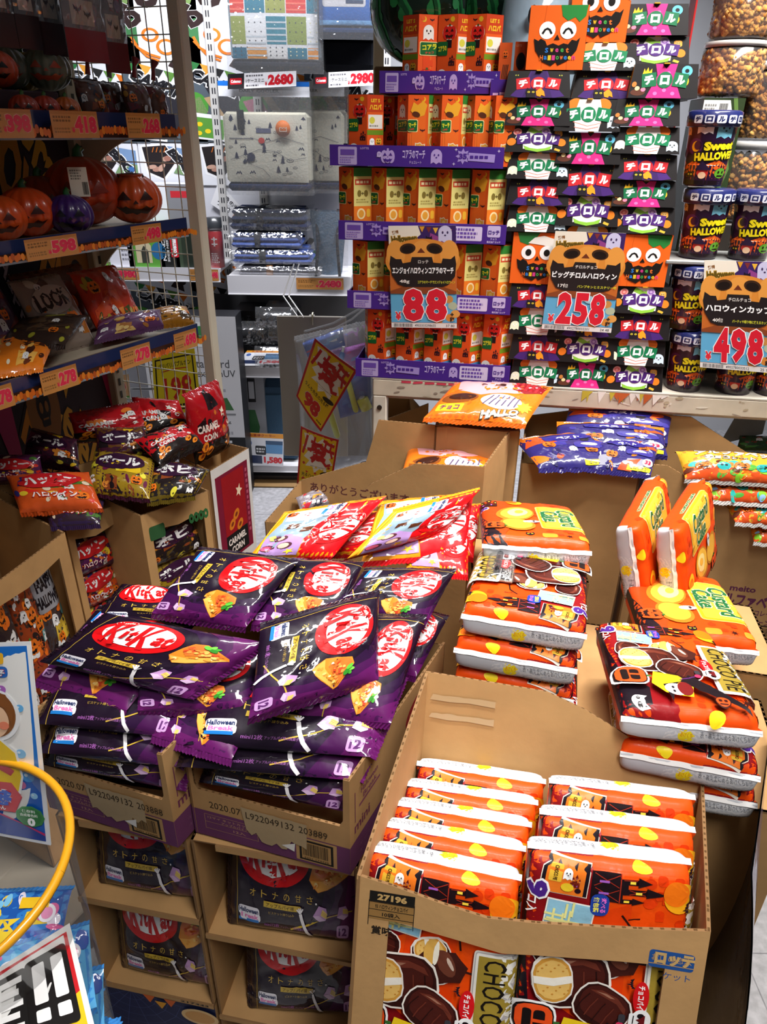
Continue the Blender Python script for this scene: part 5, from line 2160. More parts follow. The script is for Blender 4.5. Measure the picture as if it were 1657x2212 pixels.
heap(PB + ' in the second row, middle, logo under the orange bags', [(600, 1205), (785, 1215), (725, 1355), (545, 1350)], .69, .745, True)
heap(PB + ' in the second row, right, nearest the pie stack', [(790, 1228), (985, 1230), (918, 1350), (715, 1330)], .695, .75, True)
heap(PB + ' in the second row, left, its long side across the far pile', [(432, 1183), (645, 1210), (530, 1355), (330, 1325)], .70, .765, True, T=.04)
heap(PB + ' big and upright at the front left, its lettering the right way up', [(232, 1326), (572, 1390), (405, 1508), (92, 1430)], (.735, .715, .655, .665), 0, False, T=.042)
heap(PB + ' on top in the middle with the roundest logo', [(565, 1350), (818, 1278), (815, 1468), (540, 1552)], .675, .755, True, T=.042)
OB = 'orange and red wafer bag'
heap(OB + ' lowest under the right one, only its corner showing', [(860, 1120), (1012, 1110), (1010, 1242), (880, 1228)], .685, .732, True, orange=True, T=.03)
heap(OB + ' second from below under the right one', [(820, 1085), (1022, 1065), (1003, 1194), (782, 1214)], .705, .762, True, orange=True, T=.03)
heap(OB + ' red side out behind the right one', [(960, 1095), (1038, 1090), (1022, 1205), (950, 1185)], .66, .72, True, orange=True, T=.03)
heap(OB + ' under the left one, its red end showing', [(690, 1130), (858, 1098), (772, 1198), (640, 1202)], .69, .745, True, orange=True, T=.03)
heap(OB + ' on top at the right of the pair', [(850, 1105), (1035, 1058), (958, 1152), (752, 1206)], .73, .79, True, orange=True, T=.036)
heap(OB + ' on top at the left of the pair', [(615, 1108), (832, 1073), (718, 1203), (535, 1208)], .72, .785, True, orange=True, T=.036)


def shelf_bag(label, C, z, h, lean, s0, d, yaw=0, sz=.235):
    """a bag sitting on a shelf of the cardboard display, leaning back"""
    A = np.array([*C[0], 0.0])
    e = np.array([*C[1], 0.0]) - A
    e /= np.linalg.norm(e)
    n = np.cross(UZ, e)
    w = math.radians(yaw)
    ex = e * math.cos(w) + n * math.sin(w)
    ln = math.radians(lean)
    up = UZ * math.cos(ln) + np.cross(UZ, ex) * math.sin(ln)
    o = A + e * s0 + n * d + UZ * z
    c = [o + up * h, o + ex * sz + up * h, o + ex * sz, o]
    return wafer_bag(label, c, False, T=.042, group='purple wafer bags in the cardboard shelving')


shelf_bag('purple wafer bag in the upper right cubby, logo facing out', KC_R, .138, .238, 17, .04, .022, 3)
shelf_bag('purple wafer bag in the lower right cubby, slumped to the right', KC_R, -.132, .225, 18, .06, .02, 9, sz=.22)
shelf_bag('purple wafer bag in the upper left cubby, its top hidden by the carton', KC_L, .173, .235, 14, .03, .03, 2, sz=.215)
shelf_bag('purple wafer bag in the lower left cubby, bulging forward', KC_L, -.102, .245, 10, .03, .03, 1, sz=.215)


# ------------------------------------------------------------------ assorted snack bags
def snack_art(seed, bg, cols, text=None, tcol='#ffffff', tout='#a3121c', w=100, h=78, jacks=2, ghosts=2, blobs=16, sub=None):
    r = random.Random(seed)
    a = Art(w, h, bg)
    for i in range(5):
        x, y = r.uniform(0, w * .8), r.uniform(0, h * .8)
        a.poly([(x, y), (min(w, x + r.uniform(12, 40)), y + r.uniform(-2, 6)), (min(w, x + r.uniform(10, 34)), min(h, y + r.uniform(10, 26))), (x + r.uniform(-2, 6), min(h, y + r.uniform(8, 24)))], r.choice(cols))
    for i in range(blobs):
        a.ell(r.uniform(6, w - 6), r.uniform(5, h - 5), r.uniform(2.5, 8), r.uniform(2, 6), r.choice(cols), r.uniform(0, 180), n=12)
    for i in range(jacks):
        jack(a, r.uniform(14, w - 14), r.uniform(12, h - 14), r.uniform(12, 20))
    for i in range(ghosts):
        ghost(a, r.uniform(12, w - 12), r.uniform(10, h - 12), r.uniform(8, 13))
    if text:
        y = h * .66
        a.ell(w * .5, y, w * .36, h * .2, tout, 4, n=28)
        a.T(text, w * .5, y, w * .6, h * .24, tcol, .05, 4)
    if sub:
        a.T(sub, w * .5, h * .28, w * .5, h * .13, tcol, .03, -3, out=tout, ow=1)
    return a


def loose_bag(label, c, art, base, T=.035, name='snack_bag', group=None, m='foil', seals=None, rotated=False, swap=False, back=None, bu=0, bv=0, nu=30, nv=30, cat='candy bag'):
    """bag draped over four corners TL, TR, BR, BL in space"""
    TL_, TR_, BR_, BL_ = c
    LB, RB, RT, LT = (TL_, BL_, BR_, TR_) if rotated else (BL_, BR_, TR_, TL_)
    q = [LT, LB, RB, RT] if swap else [LB, RB, RT, LT]
    W = (np.linalg.norm(q[1] - q[0]) + np.linalg.norm(q[2] - q[3])) / 2
    H = (np.linalg.norm(q[3] - q[0]) + np.linalg.norm(q[2] - q[1])) / 2
    NB[0] += 1
    tube = Tube(W, H, T, 2.3, 3.2, seed=NB[0] * 5 + 2, wr=1.1, quad=q, bu=bu, bv=bv, grow=.01)
    return bag(name, label, cat, tube, art, base, back or base, m, swap=swap, sealcol=seals or base, group=group, nu=nu, nv=nv, mx=.014)


def px_bag(label, px, zf, zb, art, base, **k):
    z4 = zf if isinstance(zf, tuple) else (zb, zb, zf, zf)
    return loose_bag(label, [Q(*p, z) for p, z in zip(px, z4)], art, base, **k)


# ------------------------------------------------------------------ the dark gondola on the left
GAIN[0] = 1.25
GA = math.radians(62.3)
GE = np.array([math.cos(GA), math.sin(GA), 0])          # along its front, away from us
GB = np.array([-math.sin(GA), math.cos(GA), 0])         # into its depth
GO = np.array([-.515, 2.03, 0])


def G(s, d, z):
    return GO + GE * s + GB * d + UZ * z


def gpx(px, py, d=0):
    p = onp(px, py, GO + GB * d, GB) - GO
    return float(p @ GE), float(p[2])


def GX(s, d, z, turn=0):
    a = GA + math.radians(turn)
    return frame(G(s, d, z), (math.cos(a), math.sin(a), 0))


SH = [(gpx(380, 297)[1], gpx(372, 247)[1], gpx(380, 280)[0]), (gpx(406, 507)[1], gpx(400, 470)[1], gpx(404, 490)[0]), (gpx(432, 736)[1], gpx(424, 699)[1], gpx(428, 720)[0])]
GL = 1.25
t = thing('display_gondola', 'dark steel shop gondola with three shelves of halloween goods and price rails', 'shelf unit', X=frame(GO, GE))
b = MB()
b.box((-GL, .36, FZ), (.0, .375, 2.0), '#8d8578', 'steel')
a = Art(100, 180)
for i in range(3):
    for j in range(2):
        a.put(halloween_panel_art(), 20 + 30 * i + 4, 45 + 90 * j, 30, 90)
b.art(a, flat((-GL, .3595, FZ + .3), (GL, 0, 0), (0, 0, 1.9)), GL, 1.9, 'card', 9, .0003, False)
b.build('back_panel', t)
for x in (-.03, -GL + .02):
    b = MB()
    b.box((x - .02, .33, FZ), (x + .02, .36, 2.02), '#b3a993', 'steel', .003)
    for i in range(40):
        b.box((x - .006, .3285, .3 + .04 * i), (x + .002, .3295, .322 + .04 * i), '#3a352c', 'steel')
    b.build('upright', t)
RAILS = [[(.70, '418'), (.27, '268'), (1.06, '398')], [(.62, '598'), (.17, '498')], [(.93, '8'), (.53, '278'), (.28, '278'), (.04, '698')]]
RPX = [[((22, 266), '398', 60), ((165, 270), '418', 64), ((305, 268), '268', 56)], [((120, 528), '598', 70), ((310, 494), '498', 52)], [((-10, 850), '278', 50), ((130, 808), '278', 52), ((290, 762), '278', 52), ((392, 728), '698', 46)]]
for k, (zb, zt, s1) in enumerate(SH):
    b = MB()
    b.box((-GL, .006, zb + .012), (s1, .36, zb + .028), '#a69c8a', 'steel', .002)
    shf = b.build('shelf', t)
    hgt = zt - zb
    L = GL + s1
    a = Art(L * 1000, 30)
    cards = []
    for (px, py), pr, w in RPX[k]:
        s, _ = gpx(px, py)
        cards.append(((s + GL) * 1000, pr, w * 1.9))
    rail_print(a, 0, L * 1000, k + 1)
    for x, pr, w in cards:
        a.put(rail_tag_art(pr), min(max(x - w * .2, w / 2), L * 1000 - w / 2 - 1), 15, w, 30)
    b = MB()
    b.box((-GL, 0, zb), (s1, .005, zt), '#5a4a3c', 'card')
    b.art(a, flat((-GL, -.0004, zb), (L, 0, 0), (0, 0, hgt)), L, hgt, 'gloss_paper', 9, .0002, False)
    b.box((-GL, -.003, zb - .004), (s1, .006, zb), '#8a98a4', 'steel')
    b.build('price_rail', shf)
    b = MB()
    n = 14
    P = [(.01, zb + .012), (.36, zb + .012), (.36, zb - .16)]
    P += [(.36 - .35 * i / n, zb + .004 - .16 * (1 - i / n) ** 3) for i in range(1, n)]
    b.prism(P, (s1 - .004, 0, 0), (0, 1, 0), (0, 0, 1), .004, '#b3a894', 'steel')
    b.build('bracket', shf)
b = MB()
b.box((-GL, .0, 1.98), (.0, .37, 2.02), '#9a9080', 'steel', .003)  # unseen board added above the shelves to keep them in shade
b.build('shade_board', t)
b = MB()
b.box((-GL, -.02, FZ), (.0, .37, FZ + .14), '#8d8578', 'steel', .003)
b.box((-GL, -.27, FZ), (-.22, -.02, FZ + .14), '#8d8578', 'steel', .003)
b.build('base_plinth', t)

# wire grid at its far end
t = thing('wire_grid_panel', 'cream wire grid panel on a square post closing the end of the dark gondola', 'grid panel', loc=(-.505, 2.06, 0))
wdir = np.array([-.94, .34, 0])
b = MB()
X4 = frame((0, 0, 0), -wdir)
b.box((-.018, -.018, FZ), (.018, .018, 2.05), '#c9c1ad', 'steel', .004, X4)
b.build('frame_post', t)
b = MB()
for i in range(1, 12):
    p = wdir * (.045 * i)
    b.tube([p + UZ * .45, p + UZ * 2.0], .0016, '#d8d2c2', 'steel', 6, False)
for i in range(28):
    z = .47 + .056 * i
    b.tube([wdir * .0 + UZ * z - np.array([0, .003, 0]), wdir * .5 + UZ * z - np.array([0, .003, 0])], .0016, '#d8d2c2', 'steel', 6, False)
b.build('wire_mesh', t)


def pumpkin(name, label, cat, X, r, col, face='#1c0f10', squash=.82, bucket=False, stem='#3d6a2f', group=None, handle=False):
    t = thing(name, label, cat, X=X, group=group)
    b = MB()
    n = 18
    top = .42 if bucket else .5
    prof = [(max(.001, r * math.sin(math.pi * i / n * (1 if not bucket else .86) + .02)), r * squash * (1 - math.cos(math.pi * i / n * (1 if not bucket else .86) + .02))) for i in range(n + 1)]
    b.lathe(prof, col, 'plastic', 64, ribs=14, rib=.10)
    a = Art(100, 100)
    for x in (30, 70):
        a.poly([(x - 13, 56), (x + 13, 56), (x, 80)], face)
    a.poly([(45, 46), (55, 46), (50, 56)], face)
    a.poly([(12, 40), (24, 34), (32, 40), (40, 32), (60, 32), (68, 40), (76, 34), (88, 40), (72, 16), (58, 20), (50, 14), (42, 20), (28, 16)], face)

    def fn(u, v):
        w = np.radians(-90 + (u - .5) * 110)
        ph = np.radians(52 + (1 - v) * 84)
        rr = r * np.sin(ph) * 1.004
        return np.c_[rr * np.cos(w), rr * np.sin(w), r * squash * (1 + np.cos(ph))], np.c_[np.cos(w), np.sin(w), 0 * w]
    b.art(a, fn, r * 1.9, r * 1.5, 'plastic', r * .12, .0012)
    b.build('body', t)
    if bucket:
        b = MB()
        b.lathe([(prof[-1][0] + .002, prof[-1][1] - .002), (prof[-1][0] + .003, prof[-1][1] + .003), (prof[-1][0] - .004, prof[-1][1] + .003)], col, 'plastic', 48)
        b.build('rim', t)
        b = MB()
        R = prof[-1][0]
        b.tube([(R * math.cos(x), -.3 * r * math.sin(x) - .02, prof[-1][1] - r * .35 * math.sin(x)) for x in np.linspace(0, math.pi, 14)], .0022, '#17121a', 'plastic', 6)
        b.build('handle', t)
    else:
        b = MB()
        b.tube([(0, 0, 2 * r * squash - .12 * r), (0, 0, 2 * r * squash + .12 * r), (.1 * r, 0, 2 * r * squash + .22 * r)], [.17 * r, .12 * r, .11 * r], stem, 'plastic', 8)
        b.build('stem', t)
    return t


def g_at(px, py, d, z):
    """on the shelf of height z, depth d, at picture column px"""
    s, _ = gpx(px, py, d)
    return s


Z1, Z2, Z3 = (SH[k][0] + .0285 for k in range(3))
gp = 'pumpkin lanterns on the top dark shelf'
for nm, lab, px, d, r, col, fc, tn in (
        ('pumpkin_lantern', 'pale grey pumpkin lantern with red face, right of the yellow one', 110, .14, .052, '#6f7460', '#a8452a', -42),
        ('pumpkin_lantern', 'pale grey pumpkin lantern half hidden behind the yellow one', 25, .18, .05, '#676b58', '#8a3a24', -42),
        ('pumpkin_lantern', 'yellow pumpkin lantern with black grin between the grey ones', 60, .19, .046, '#a5851c', '#120c08', -42),
        ('pumpkin_lantern', 'orange pumpkin lantern with open black mouth at the left edge of the top shelf', 3, .12, .042, '#b3421c', '#0f0808', -42),
        ('small_pumpkin', 'small red pumpkin, left one of the front row on the top shelf', 46, .04, .03, '#9c2f16', '#120808', -42),
        ('small_pumpkin', 'small red pumpkin, middle one of the front row on the top shelf', 93, .04, .03, '#a5301a', '#120808', -42),
        ('small_pumpkin', 'small orange pumpkin, right one of the front row on the top shelf', 138, .04, .03, '#b3561a', '#120808', -42)):
    s = g_at(px, 200, d, Z1)
    z = Z1 + (.055 if d > .1 else .0) + (.006 if d > .1 else 0)
    pumpkin(nm, lab, 'pumpkin decoration', GX(s, d, z, tn), r, col, fc, group=gp)
b = MB()
b.box((-.5, .09, 0), (.0, .3, .058), '#3a2a30', 'card', .003)
tag(b.build('riser_box', X=GX(-.28, 0, Z1 + .0005)), 'dark riser box under the back row of pumpkin lanterns', 'box')
gp = 'pumpkin buckets on the middle dark shelf'
for nm, lab, px, d, r, col, fc, bk_, tn in (
        ('pumpkin_bucket', 'large orange pumpkin bucket with thin black handle at the end of the middle shelf', 289, .10, .072, '#b8481c', '#2a0f08', True, -40),
        ('large_pumpkin', 'largest orange pumpkin with paper tag, behind the purple one', 185, .17, .095, '#a83414', '#7a2410', False, -40),
        ('hollow_pumpkin', 'orange hollow-eyed pumpkin lantern left of the purple one', 55, .10, .062, '#c44414', '#3a0d06', False, -40),
        ('hollow_pumpkin', 'bright orange pumpkin lantern cut by the left edge of the picture', -6, .09, .055, '#d8501a', '#4a1208', False, -40),
        ('purple_pumpkin', 'small purple pumpkin with green stem on the middle shelf', 147, .05, .052, '#33165c', '#0c0614', False, -40),
        ('dull_pumpkin', 'dull orange pumpkin at the back, behind the hollow-eyed one', 92, .22, .07, '#8a2c14', '#4a1810', False, -40)):  # these pumpkin colours carry the shade of the shelf
    s = g_at(px, 440, d, Z2)
    pumpkin(nm, lab, 'pumpkin decoration', GX(s, d, Z2 + .0005, tn), r, col, fc, bucket=bk_, group=gp, stem='#1f5a2a')
a = Art(40, 60, '#cfc9ba')
a.scrib(4, 34, 30, 56, 4, '#7d776c', 3)
a.bars(26, 4, 38, 30, '#33302c', 2)
b = MB()
s, z = gpx(152, 425, .06)
b.prism([(0, 0), (.04, 0), (.04, .06), (0, .06)], (0, 0, 0), (1, 0, 0), (0, .2, 1), .001, '#cfc9ba', 'paper')
b.art(a, flat((0, -.0002, 0), (.04, 0, 0), (0, .012, .06)), .04, .06, 'paper', 9, .0003, False)
tag(b.build('paper_tag', X=GX(s, .055, z, -40)), 'white barcode tag tied on the largest orange pumpkin', 'tag')

# hanging packets above the top shelf


def hang_art(seed, tone, red):
    r = random.Random(seed)
    a = Art(40, 80, tone)
    a.rect(0, 0, 40, 16, red)
    for i in range(10):
        a.ell(r.uniform(6, 34), r.uniform(22, 74), r.uniform(2, 5), r.uniform(2, 6), r.choice(('#c4517a', '#8a7a9a', '#d8a08a', '#5a4a5e', '#e0dde4')), r.uniform(0, 90), n=12)
    a.ell(20, 60, 7, 8, '#4a3550', n=16)
    a.ell(20, 58, 5, 6, '#c9a08a', n=16)
    skull(a, 20, 38, 10, '#d9d6da', '#4a4450')
    a.rect(8, 18, 30, 30, '#c9c2b4')
    bat(a, 15, 25, 8)
    bat(a, 24, 23, 7)
    return a


for i, (x0, x1, yb, d, tone, red) in enumerate(((232, 283, 156, .06, '#6e6a70', '#5e0c14'), (150, 236, 130, .05, '#7d7a80', '#7d0f18'), (96, 150, 118, .10, '#3a363c', '#2a0c10'), (44, 98, 104, .10, '#35333a', '#241014'), (-10, 42, 100, .10, '#302e34', '#221014'))):  # first two packets in lit tones, the others darkened in colour as shade
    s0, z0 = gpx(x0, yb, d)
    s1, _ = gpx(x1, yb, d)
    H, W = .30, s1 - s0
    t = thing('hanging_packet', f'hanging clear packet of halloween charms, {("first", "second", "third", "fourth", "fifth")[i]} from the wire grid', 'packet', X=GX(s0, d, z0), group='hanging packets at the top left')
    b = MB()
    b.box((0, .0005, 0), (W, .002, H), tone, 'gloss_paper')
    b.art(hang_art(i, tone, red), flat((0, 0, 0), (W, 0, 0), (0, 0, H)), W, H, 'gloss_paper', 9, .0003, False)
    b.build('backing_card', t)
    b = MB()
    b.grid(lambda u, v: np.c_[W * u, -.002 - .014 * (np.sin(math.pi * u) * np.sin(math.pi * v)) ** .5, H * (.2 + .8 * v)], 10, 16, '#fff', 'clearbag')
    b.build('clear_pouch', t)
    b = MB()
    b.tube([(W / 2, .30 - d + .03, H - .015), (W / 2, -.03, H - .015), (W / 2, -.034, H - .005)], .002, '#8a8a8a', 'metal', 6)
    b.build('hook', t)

# cellophane party bags at the right end of the top shelf
for i, (px, d, w) in enumerate(((205, .06, .07), (250, .10, .07), (303, .05, .075), (343, .07, .06))):
    s, _ = gpx(px, 215, d)
    art = snack_art(40 + i, '#4a2a20', ['#7a3a1c', '#a8782c', '#5a1a24', '#2a2a3a', '#8a8a90'], blobs=12, jacks=1, ghosts=1)
    c = [G(s - w / 2, d + .02, Z1 + .085), G(s + w / 2, d + .02, Z1 + .085), G(s + w / 2, d, Z1 + .006), G(s - w / 2, d, Z1 + .006)]
    o = loose_bag(f'clear tied party bag of sweets, {ORD[i] if i else "first"} from the left on the top dark shelf', c, art, '#4a2a20', T=.04, name='party_bag', group='clear party bags on the top dark shelf', nu=20, nv=20)
    b = MB()
    b.tube([(0, .0, .05), (.004, .0, .075), (.012, .0, .09)], [.006, .004, .010], '#7a1f20' if i != 1 else '#b5aa98', 'foil', 8)
    b.build('tie', o, X=frame((0, 0, 0), GE))

# bags on the lowest dark shelf
gb = 'candy bags on the lowest dark shelf'
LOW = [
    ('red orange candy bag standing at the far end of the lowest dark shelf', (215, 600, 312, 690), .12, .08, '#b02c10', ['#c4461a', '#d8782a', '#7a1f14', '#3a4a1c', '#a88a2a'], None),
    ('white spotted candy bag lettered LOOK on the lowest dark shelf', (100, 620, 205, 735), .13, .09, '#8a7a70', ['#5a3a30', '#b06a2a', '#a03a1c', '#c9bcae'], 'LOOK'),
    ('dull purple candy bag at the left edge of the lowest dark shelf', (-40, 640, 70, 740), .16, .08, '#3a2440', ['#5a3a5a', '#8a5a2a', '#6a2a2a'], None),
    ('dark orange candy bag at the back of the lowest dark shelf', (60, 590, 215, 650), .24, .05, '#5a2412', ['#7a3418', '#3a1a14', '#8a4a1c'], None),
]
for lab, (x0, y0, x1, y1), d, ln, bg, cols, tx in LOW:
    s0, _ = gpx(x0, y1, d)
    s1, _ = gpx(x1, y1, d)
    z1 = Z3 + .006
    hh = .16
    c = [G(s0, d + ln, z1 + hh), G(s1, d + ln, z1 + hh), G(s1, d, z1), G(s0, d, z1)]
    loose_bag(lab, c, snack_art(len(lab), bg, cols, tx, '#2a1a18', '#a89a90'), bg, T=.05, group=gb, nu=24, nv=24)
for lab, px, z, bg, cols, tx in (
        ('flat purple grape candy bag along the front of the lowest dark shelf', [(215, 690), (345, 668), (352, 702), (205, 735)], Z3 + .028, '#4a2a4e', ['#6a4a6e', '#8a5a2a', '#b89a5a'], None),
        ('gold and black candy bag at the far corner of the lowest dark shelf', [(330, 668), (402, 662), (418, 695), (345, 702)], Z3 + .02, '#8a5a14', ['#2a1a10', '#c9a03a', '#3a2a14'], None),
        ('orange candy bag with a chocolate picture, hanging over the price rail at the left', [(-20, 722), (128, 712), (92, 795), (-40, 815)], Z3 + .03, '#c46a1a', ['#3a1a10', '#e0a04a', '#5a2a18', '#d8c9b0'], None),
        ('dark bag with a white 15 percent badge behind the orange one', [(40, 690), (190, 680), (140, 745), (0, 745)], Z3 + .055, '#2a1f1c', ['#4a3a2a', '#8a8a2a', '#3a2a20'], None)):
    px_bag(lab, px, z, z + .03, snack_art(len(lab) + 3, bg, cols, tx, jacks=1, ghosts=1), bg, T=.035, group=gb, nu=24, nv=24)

# ------------------------------------------------------------------ cartons standing along the gondola
GAIN[0] = 1.0
DEEP = np.array([-.885, .465])


def win_carton(label, F0, F1, ztop, zlow, zwin, depth=.30, band=.05, ins='#2a1f24', art=None, tops=None):
    C = [F0, F1, tuple(np.array(F1) + DEEP * depth), tuple(np.array(F0) + DEEP * depth)]
    tp_ = tops or [(0, ztop), (1, ztop)]
    return carton(label, C, zlow, tp_, [(0, ztop), (1, ztop + .05)], [(0, ztop + .05), (1, ztop + .05)], [(0, ztop + .05), (1, ztop)], 'window_carton', 'cartons with cut windows along the dark gondola',
                  holes=[[(.12, zwin), (.88, zwin), (.88, ztop - band), (.5, ztop - band - .012), (.12, ztop - band)]], farm=art)


CA1 = [Q(140, 1132, .60)[:2], Q(252, 1090, .60)[:2]]
CA2 = [Q(303, 1115, .60)[:2], Q(452, 1060, .60)[:2]]
CA0 = [Q(-60, 1300, .60)[:2], Q(140, 1150, .60)[:2]]
a = Art(100, 100)
a.rr(8, 84, 30, 92, 2, '#2f5a34')
a.T('oooo', 80, 88, 30, 6, '#2f6a3a', .05)
win_carton('carton of wrapped crackers, the middle one along the dark gondola', CA1[0], CA1[1], .60, FZ + .142, .22)
win_carton('carton of yellow corn snacks, the far one along the dark gondola', CA2[0], CA2[1], .60, FZ + .142, .22, art=(a, 0, .1, 1, .6))
win_carton('carton of happy halloween sweets, the near one along the dark gondola', CA0[0], CA0[1], .60, FZ + .142, .12)
g1, g2, g3 = 'cracker bags in and on the middle window carton', 'corn snack bags in and on the far window carton', 'red and black caramel corn bags'
CR = ['#5a1a4a', '#c4281c', '#e0b42c', '#3f6a2a', '#d8662a', '#c9b8a0', '#2a2a6a']
CO = ['#c9a81c', '#e0c83a', '#7a3a1c', '#5a1a3a', '#b8722a', '#1a1418']
CR_A = [snack_art(60 + i, ('#2a1a24', '#b8481a', '#4a1a4a')[i], CR, 'ハッピー', '#ffffff', '#b01a20', sub='ハロウィン') for i in range(3)]
CO_A = [snack_art(70 + i, ('#3a1428', '#8a701a', '#1c1618')[i], CO, 'ボール' if i < 2 else 'ホビ', '#f2eee6', '#2a0f2a', jacks=1, ghosts=1) for i in range(3)]
RD = ['#b01420', '#8a0f18', '#c9241c', '#d8732a', '#1a1014']


def red_art(seed):
    a = snack_art(seed, '#a8101a', RD, None, jacks=0, ghosts=1, blobs=10)
    a.rect(0, 0, 100, 24, '#15100f')
    a.T('CARAMEL', 34, 40, 44, 9, '#f0dcd0', .04)
    a.T('CORN', 34, 29, 28, 8, '#f0dcd0', .04)
    for x, y in ((14, 10), (28, 14), (20, 20), (82, 12), (70, 18)):
        a.ell(x, y, 7, 4.4, '#d87a1c', 30, n=16)
        a.ell(x + 1, y, 3.2, 1.8, '#7a2f10', 30, n=12)
    a.star(70, 50, 7, 3, 5, '#f2e2c9')
    a.ell(80, 34, 4, 4, '#f2e2c9', n=14)
    return a


GAIN[0] = 1.25
RA = [red_art(80), red_art(81)]
for lab, px, zf, zb, art, bg, grp, T in (
        ('red caramel corn bag at the back, in the gondola shade', [(150, 895), (300, 868), (335, 945), (165, 955)], .70, .78, RA[0], '#8a0f18', g3, .06),
        ('red caramel corn bag with a shiny corner against the wire grid', [(285, 858), (385, 865), (412, 928), (300, 950)], .70, .78, RA[1], '#a8101a', g3, .06),
        ('black bottomed caramel corn bag lying on its side over the others', [(290, 950), (400, 915), (437, 960), (345, 1003)], .70, .74, RA[0], '#1a1214', g3, .05),
        ('yellow and brown corn snack bag standing behind the big lettered one', [(205, 925), (310, 925), (335, 985), (215, 1000)], .68, .75, CO_A[0], '#5a3a14', g2, .05),
        ('big corn snack bag with white lettering lying across the far window carton', [(205, 975), (335, 990), (322, 1078), (190, 1065)], .65, .70, CO_A[1], '#3a1428', g2, .055),
        ('yellow corn snack bag at the right end of the far window carton', [(330, 990), (452, 1015), (420, 1072), (318, 1085)], .635, .68, CO_A[2], '#5a4a14', g2, .05),
        ('dark purple snack bag behind the cracker bags', [(70, 925), (165, 950), (170, 1015), (50, 1000)], .68, .74, CO_A[0], '#2a1024', g1, .05),
        ('cracker bag with a yellow face shape at the left edge', [(-40, 985), (85, 985), (95, 1040), (-30, 1045)], .66, .72, CR_A[2], '#4a1a3a', g1, .05),
        ('cracker bag with orange bottom lying over the middle window carton', [(15, 1028), (190, 1020), (220, 1098), (45, 1108)], .64, .69, CR_A[1], '#b8481a', g1, .05),
        ('cracker bag tucked under the orange one, red lettering at the front', [(85, 1075), (225, 1080), (215, 1132), (110, 1138)], .61, .63, CR_A[0], '#2a1a3a', g1, .04)):
    px_bag(lab, px, zf, zb, art, bg, T=T, group=grp, nu=26, nv=26)


def stacked(lab, Cc, zs, arts, bg, grp, n0=0):
    F0, F1 = np.array(Cc[0]), np.array(Cc[1])
    for i, z in enumerate(zs):
        p = lambda f, d, zz: np.array([*(F0 + (F1 - F0) * f + DEEP * d), zz])
        c = [p(.12, .05, z + .10), p(.9, .05, z + .11), p(.92, .03, z), p(.08, .03, z)]
        loose_bag(lab.format(('lowest', 'second from below', 'third from below', 'top')[i]), c, arts[(i + n0) % len(arts)], bg, T=.045, group=grp, nu=22, nv=22)


stacked('cracker bag showing through the middle carton window, {}', CA1, (.225, .325, .425), CR_A, '#3a1a34', g1)
stacked('corn snack bag showing through the far carton window, {}', CA2, (.225, .325, .425), CO_A, '#4a3a14', g2)
# long sweets bags in the near window carton
F0, F1 = np.array(CA0[0]), np.array(CA0[1])
for i, f in enumerate((.16, .42, .66)):
    p = lambda ff, d, zz: np.array([*(F0 + (F1 - F0) * ff + DEEP * d), zz])
    c = [p(f - .02, .06, .54), p(f + .23, .06, .54), p(f + .23, .03, .13), p(f - .02, .03, .13)]
    a = snack_art(90 + i, ('#2a2024', '#8a3a1c', '#3a3438')[i], ['#d8641c', '#f0ece6', '#1a1418', '#8a2a1c', '#c9a83a', '#4a8a8a'], None, w=60, h=160, jacks=5, ghosts=8, blobs=24)
    if i == 2:
        a.rect(4, 112, 56, 150, '#8a8a90')
        a.T('HAPPY', 30, 140, 40, 13, '#15121a', .05)
        a.T('HALLOWEEN', 30, 123, 50, 13, '#15121a', .05)
        a.ell(44, 20, 12, 12, '#c9c9cc', n=20)
        a.T('30', 44, 20, 14, 11, '#1a1a1e', .05)
    loose_bag(('tall bag of skull print sweets', 'tall bag of orange halloween sweets', 'tall bag lettered happy halloween with a 30 badge')[i] + ' in the near window carton', c, a, '#3a2a24', T=.04, group='tall sweets bags in the near window carton', nu=20, nv=30)

GAIN[0] = 1.0
# caramel corn display carton and the bag on it
Fc0, Fc1 = Q(454, 1018, .62)[:2], Q(537, 968, .62)[:2]
CCX = (np.array(Fc1) - np.array(Fc0))
Lc = float(np.linalg.norm(CCX))
a = Art(100, 400, '#dcd8d4')
for k in range(3):
    y = 8 + 132 * k
    a.rect(8, y, 92, y + 116, '#7d1230')
    a.rect(22, y + 4, 80, y + 112, '#9c0f18')
    a.rect(22, y + 4, 80, y + 34, '#15100f')
    a.T('CARAMEL', 50, y + 24, 48, 9, '#efe2da', .04)
    a.T('CORN', 50, y + 12, 34, 9, '#efe2da', .04)
    for x, yy in ((40, 46), (60, 40), (52, 56)):
        a.ell(x, y + yy, 9, 6, '#d87a1c', 30, n=16)
        a.ell(x, y + yy, 4, 2.4, '#7a2f10', 30, n=12)
    a.star(64, y + 84, 9, 4, 5, '#efd8b8')
    a.scrib(84, y + 20, 90, y + 108, 12, '#b8506a', k)
carton('white edged red display carton of caramel corn at the end of the dark gondola', [tuple(Fc0), tuple(Fc1), tuple(np.array(Fc1) + DEEP * .11), tuple(np.array(Fc0) + DEEP * .11)], FZ, [(0, .62), (1, .62)], [(0, .62), (1, .62)], [(0, .64), (1, .64)], [(0, .64), (1, .62)], 'display_carton', farm=(a, 0, FZ, 1, .62))
m0 = np.array([*Fc0, 0.0])
ce = np.array([*(CCX / Lc), 0])
dp = np.array([*DEEP, 0])
c = [m0 + ce * .0 + dp * .06 + UZ * .82, m0 + ce * (Lc * .8) + dp * .06 + UZ * .82, m0 + ce * (Lc * .85) + dp * .05 + UZ * .625, m0 + ce * -.0 + dp * .05 + UZ * .625]
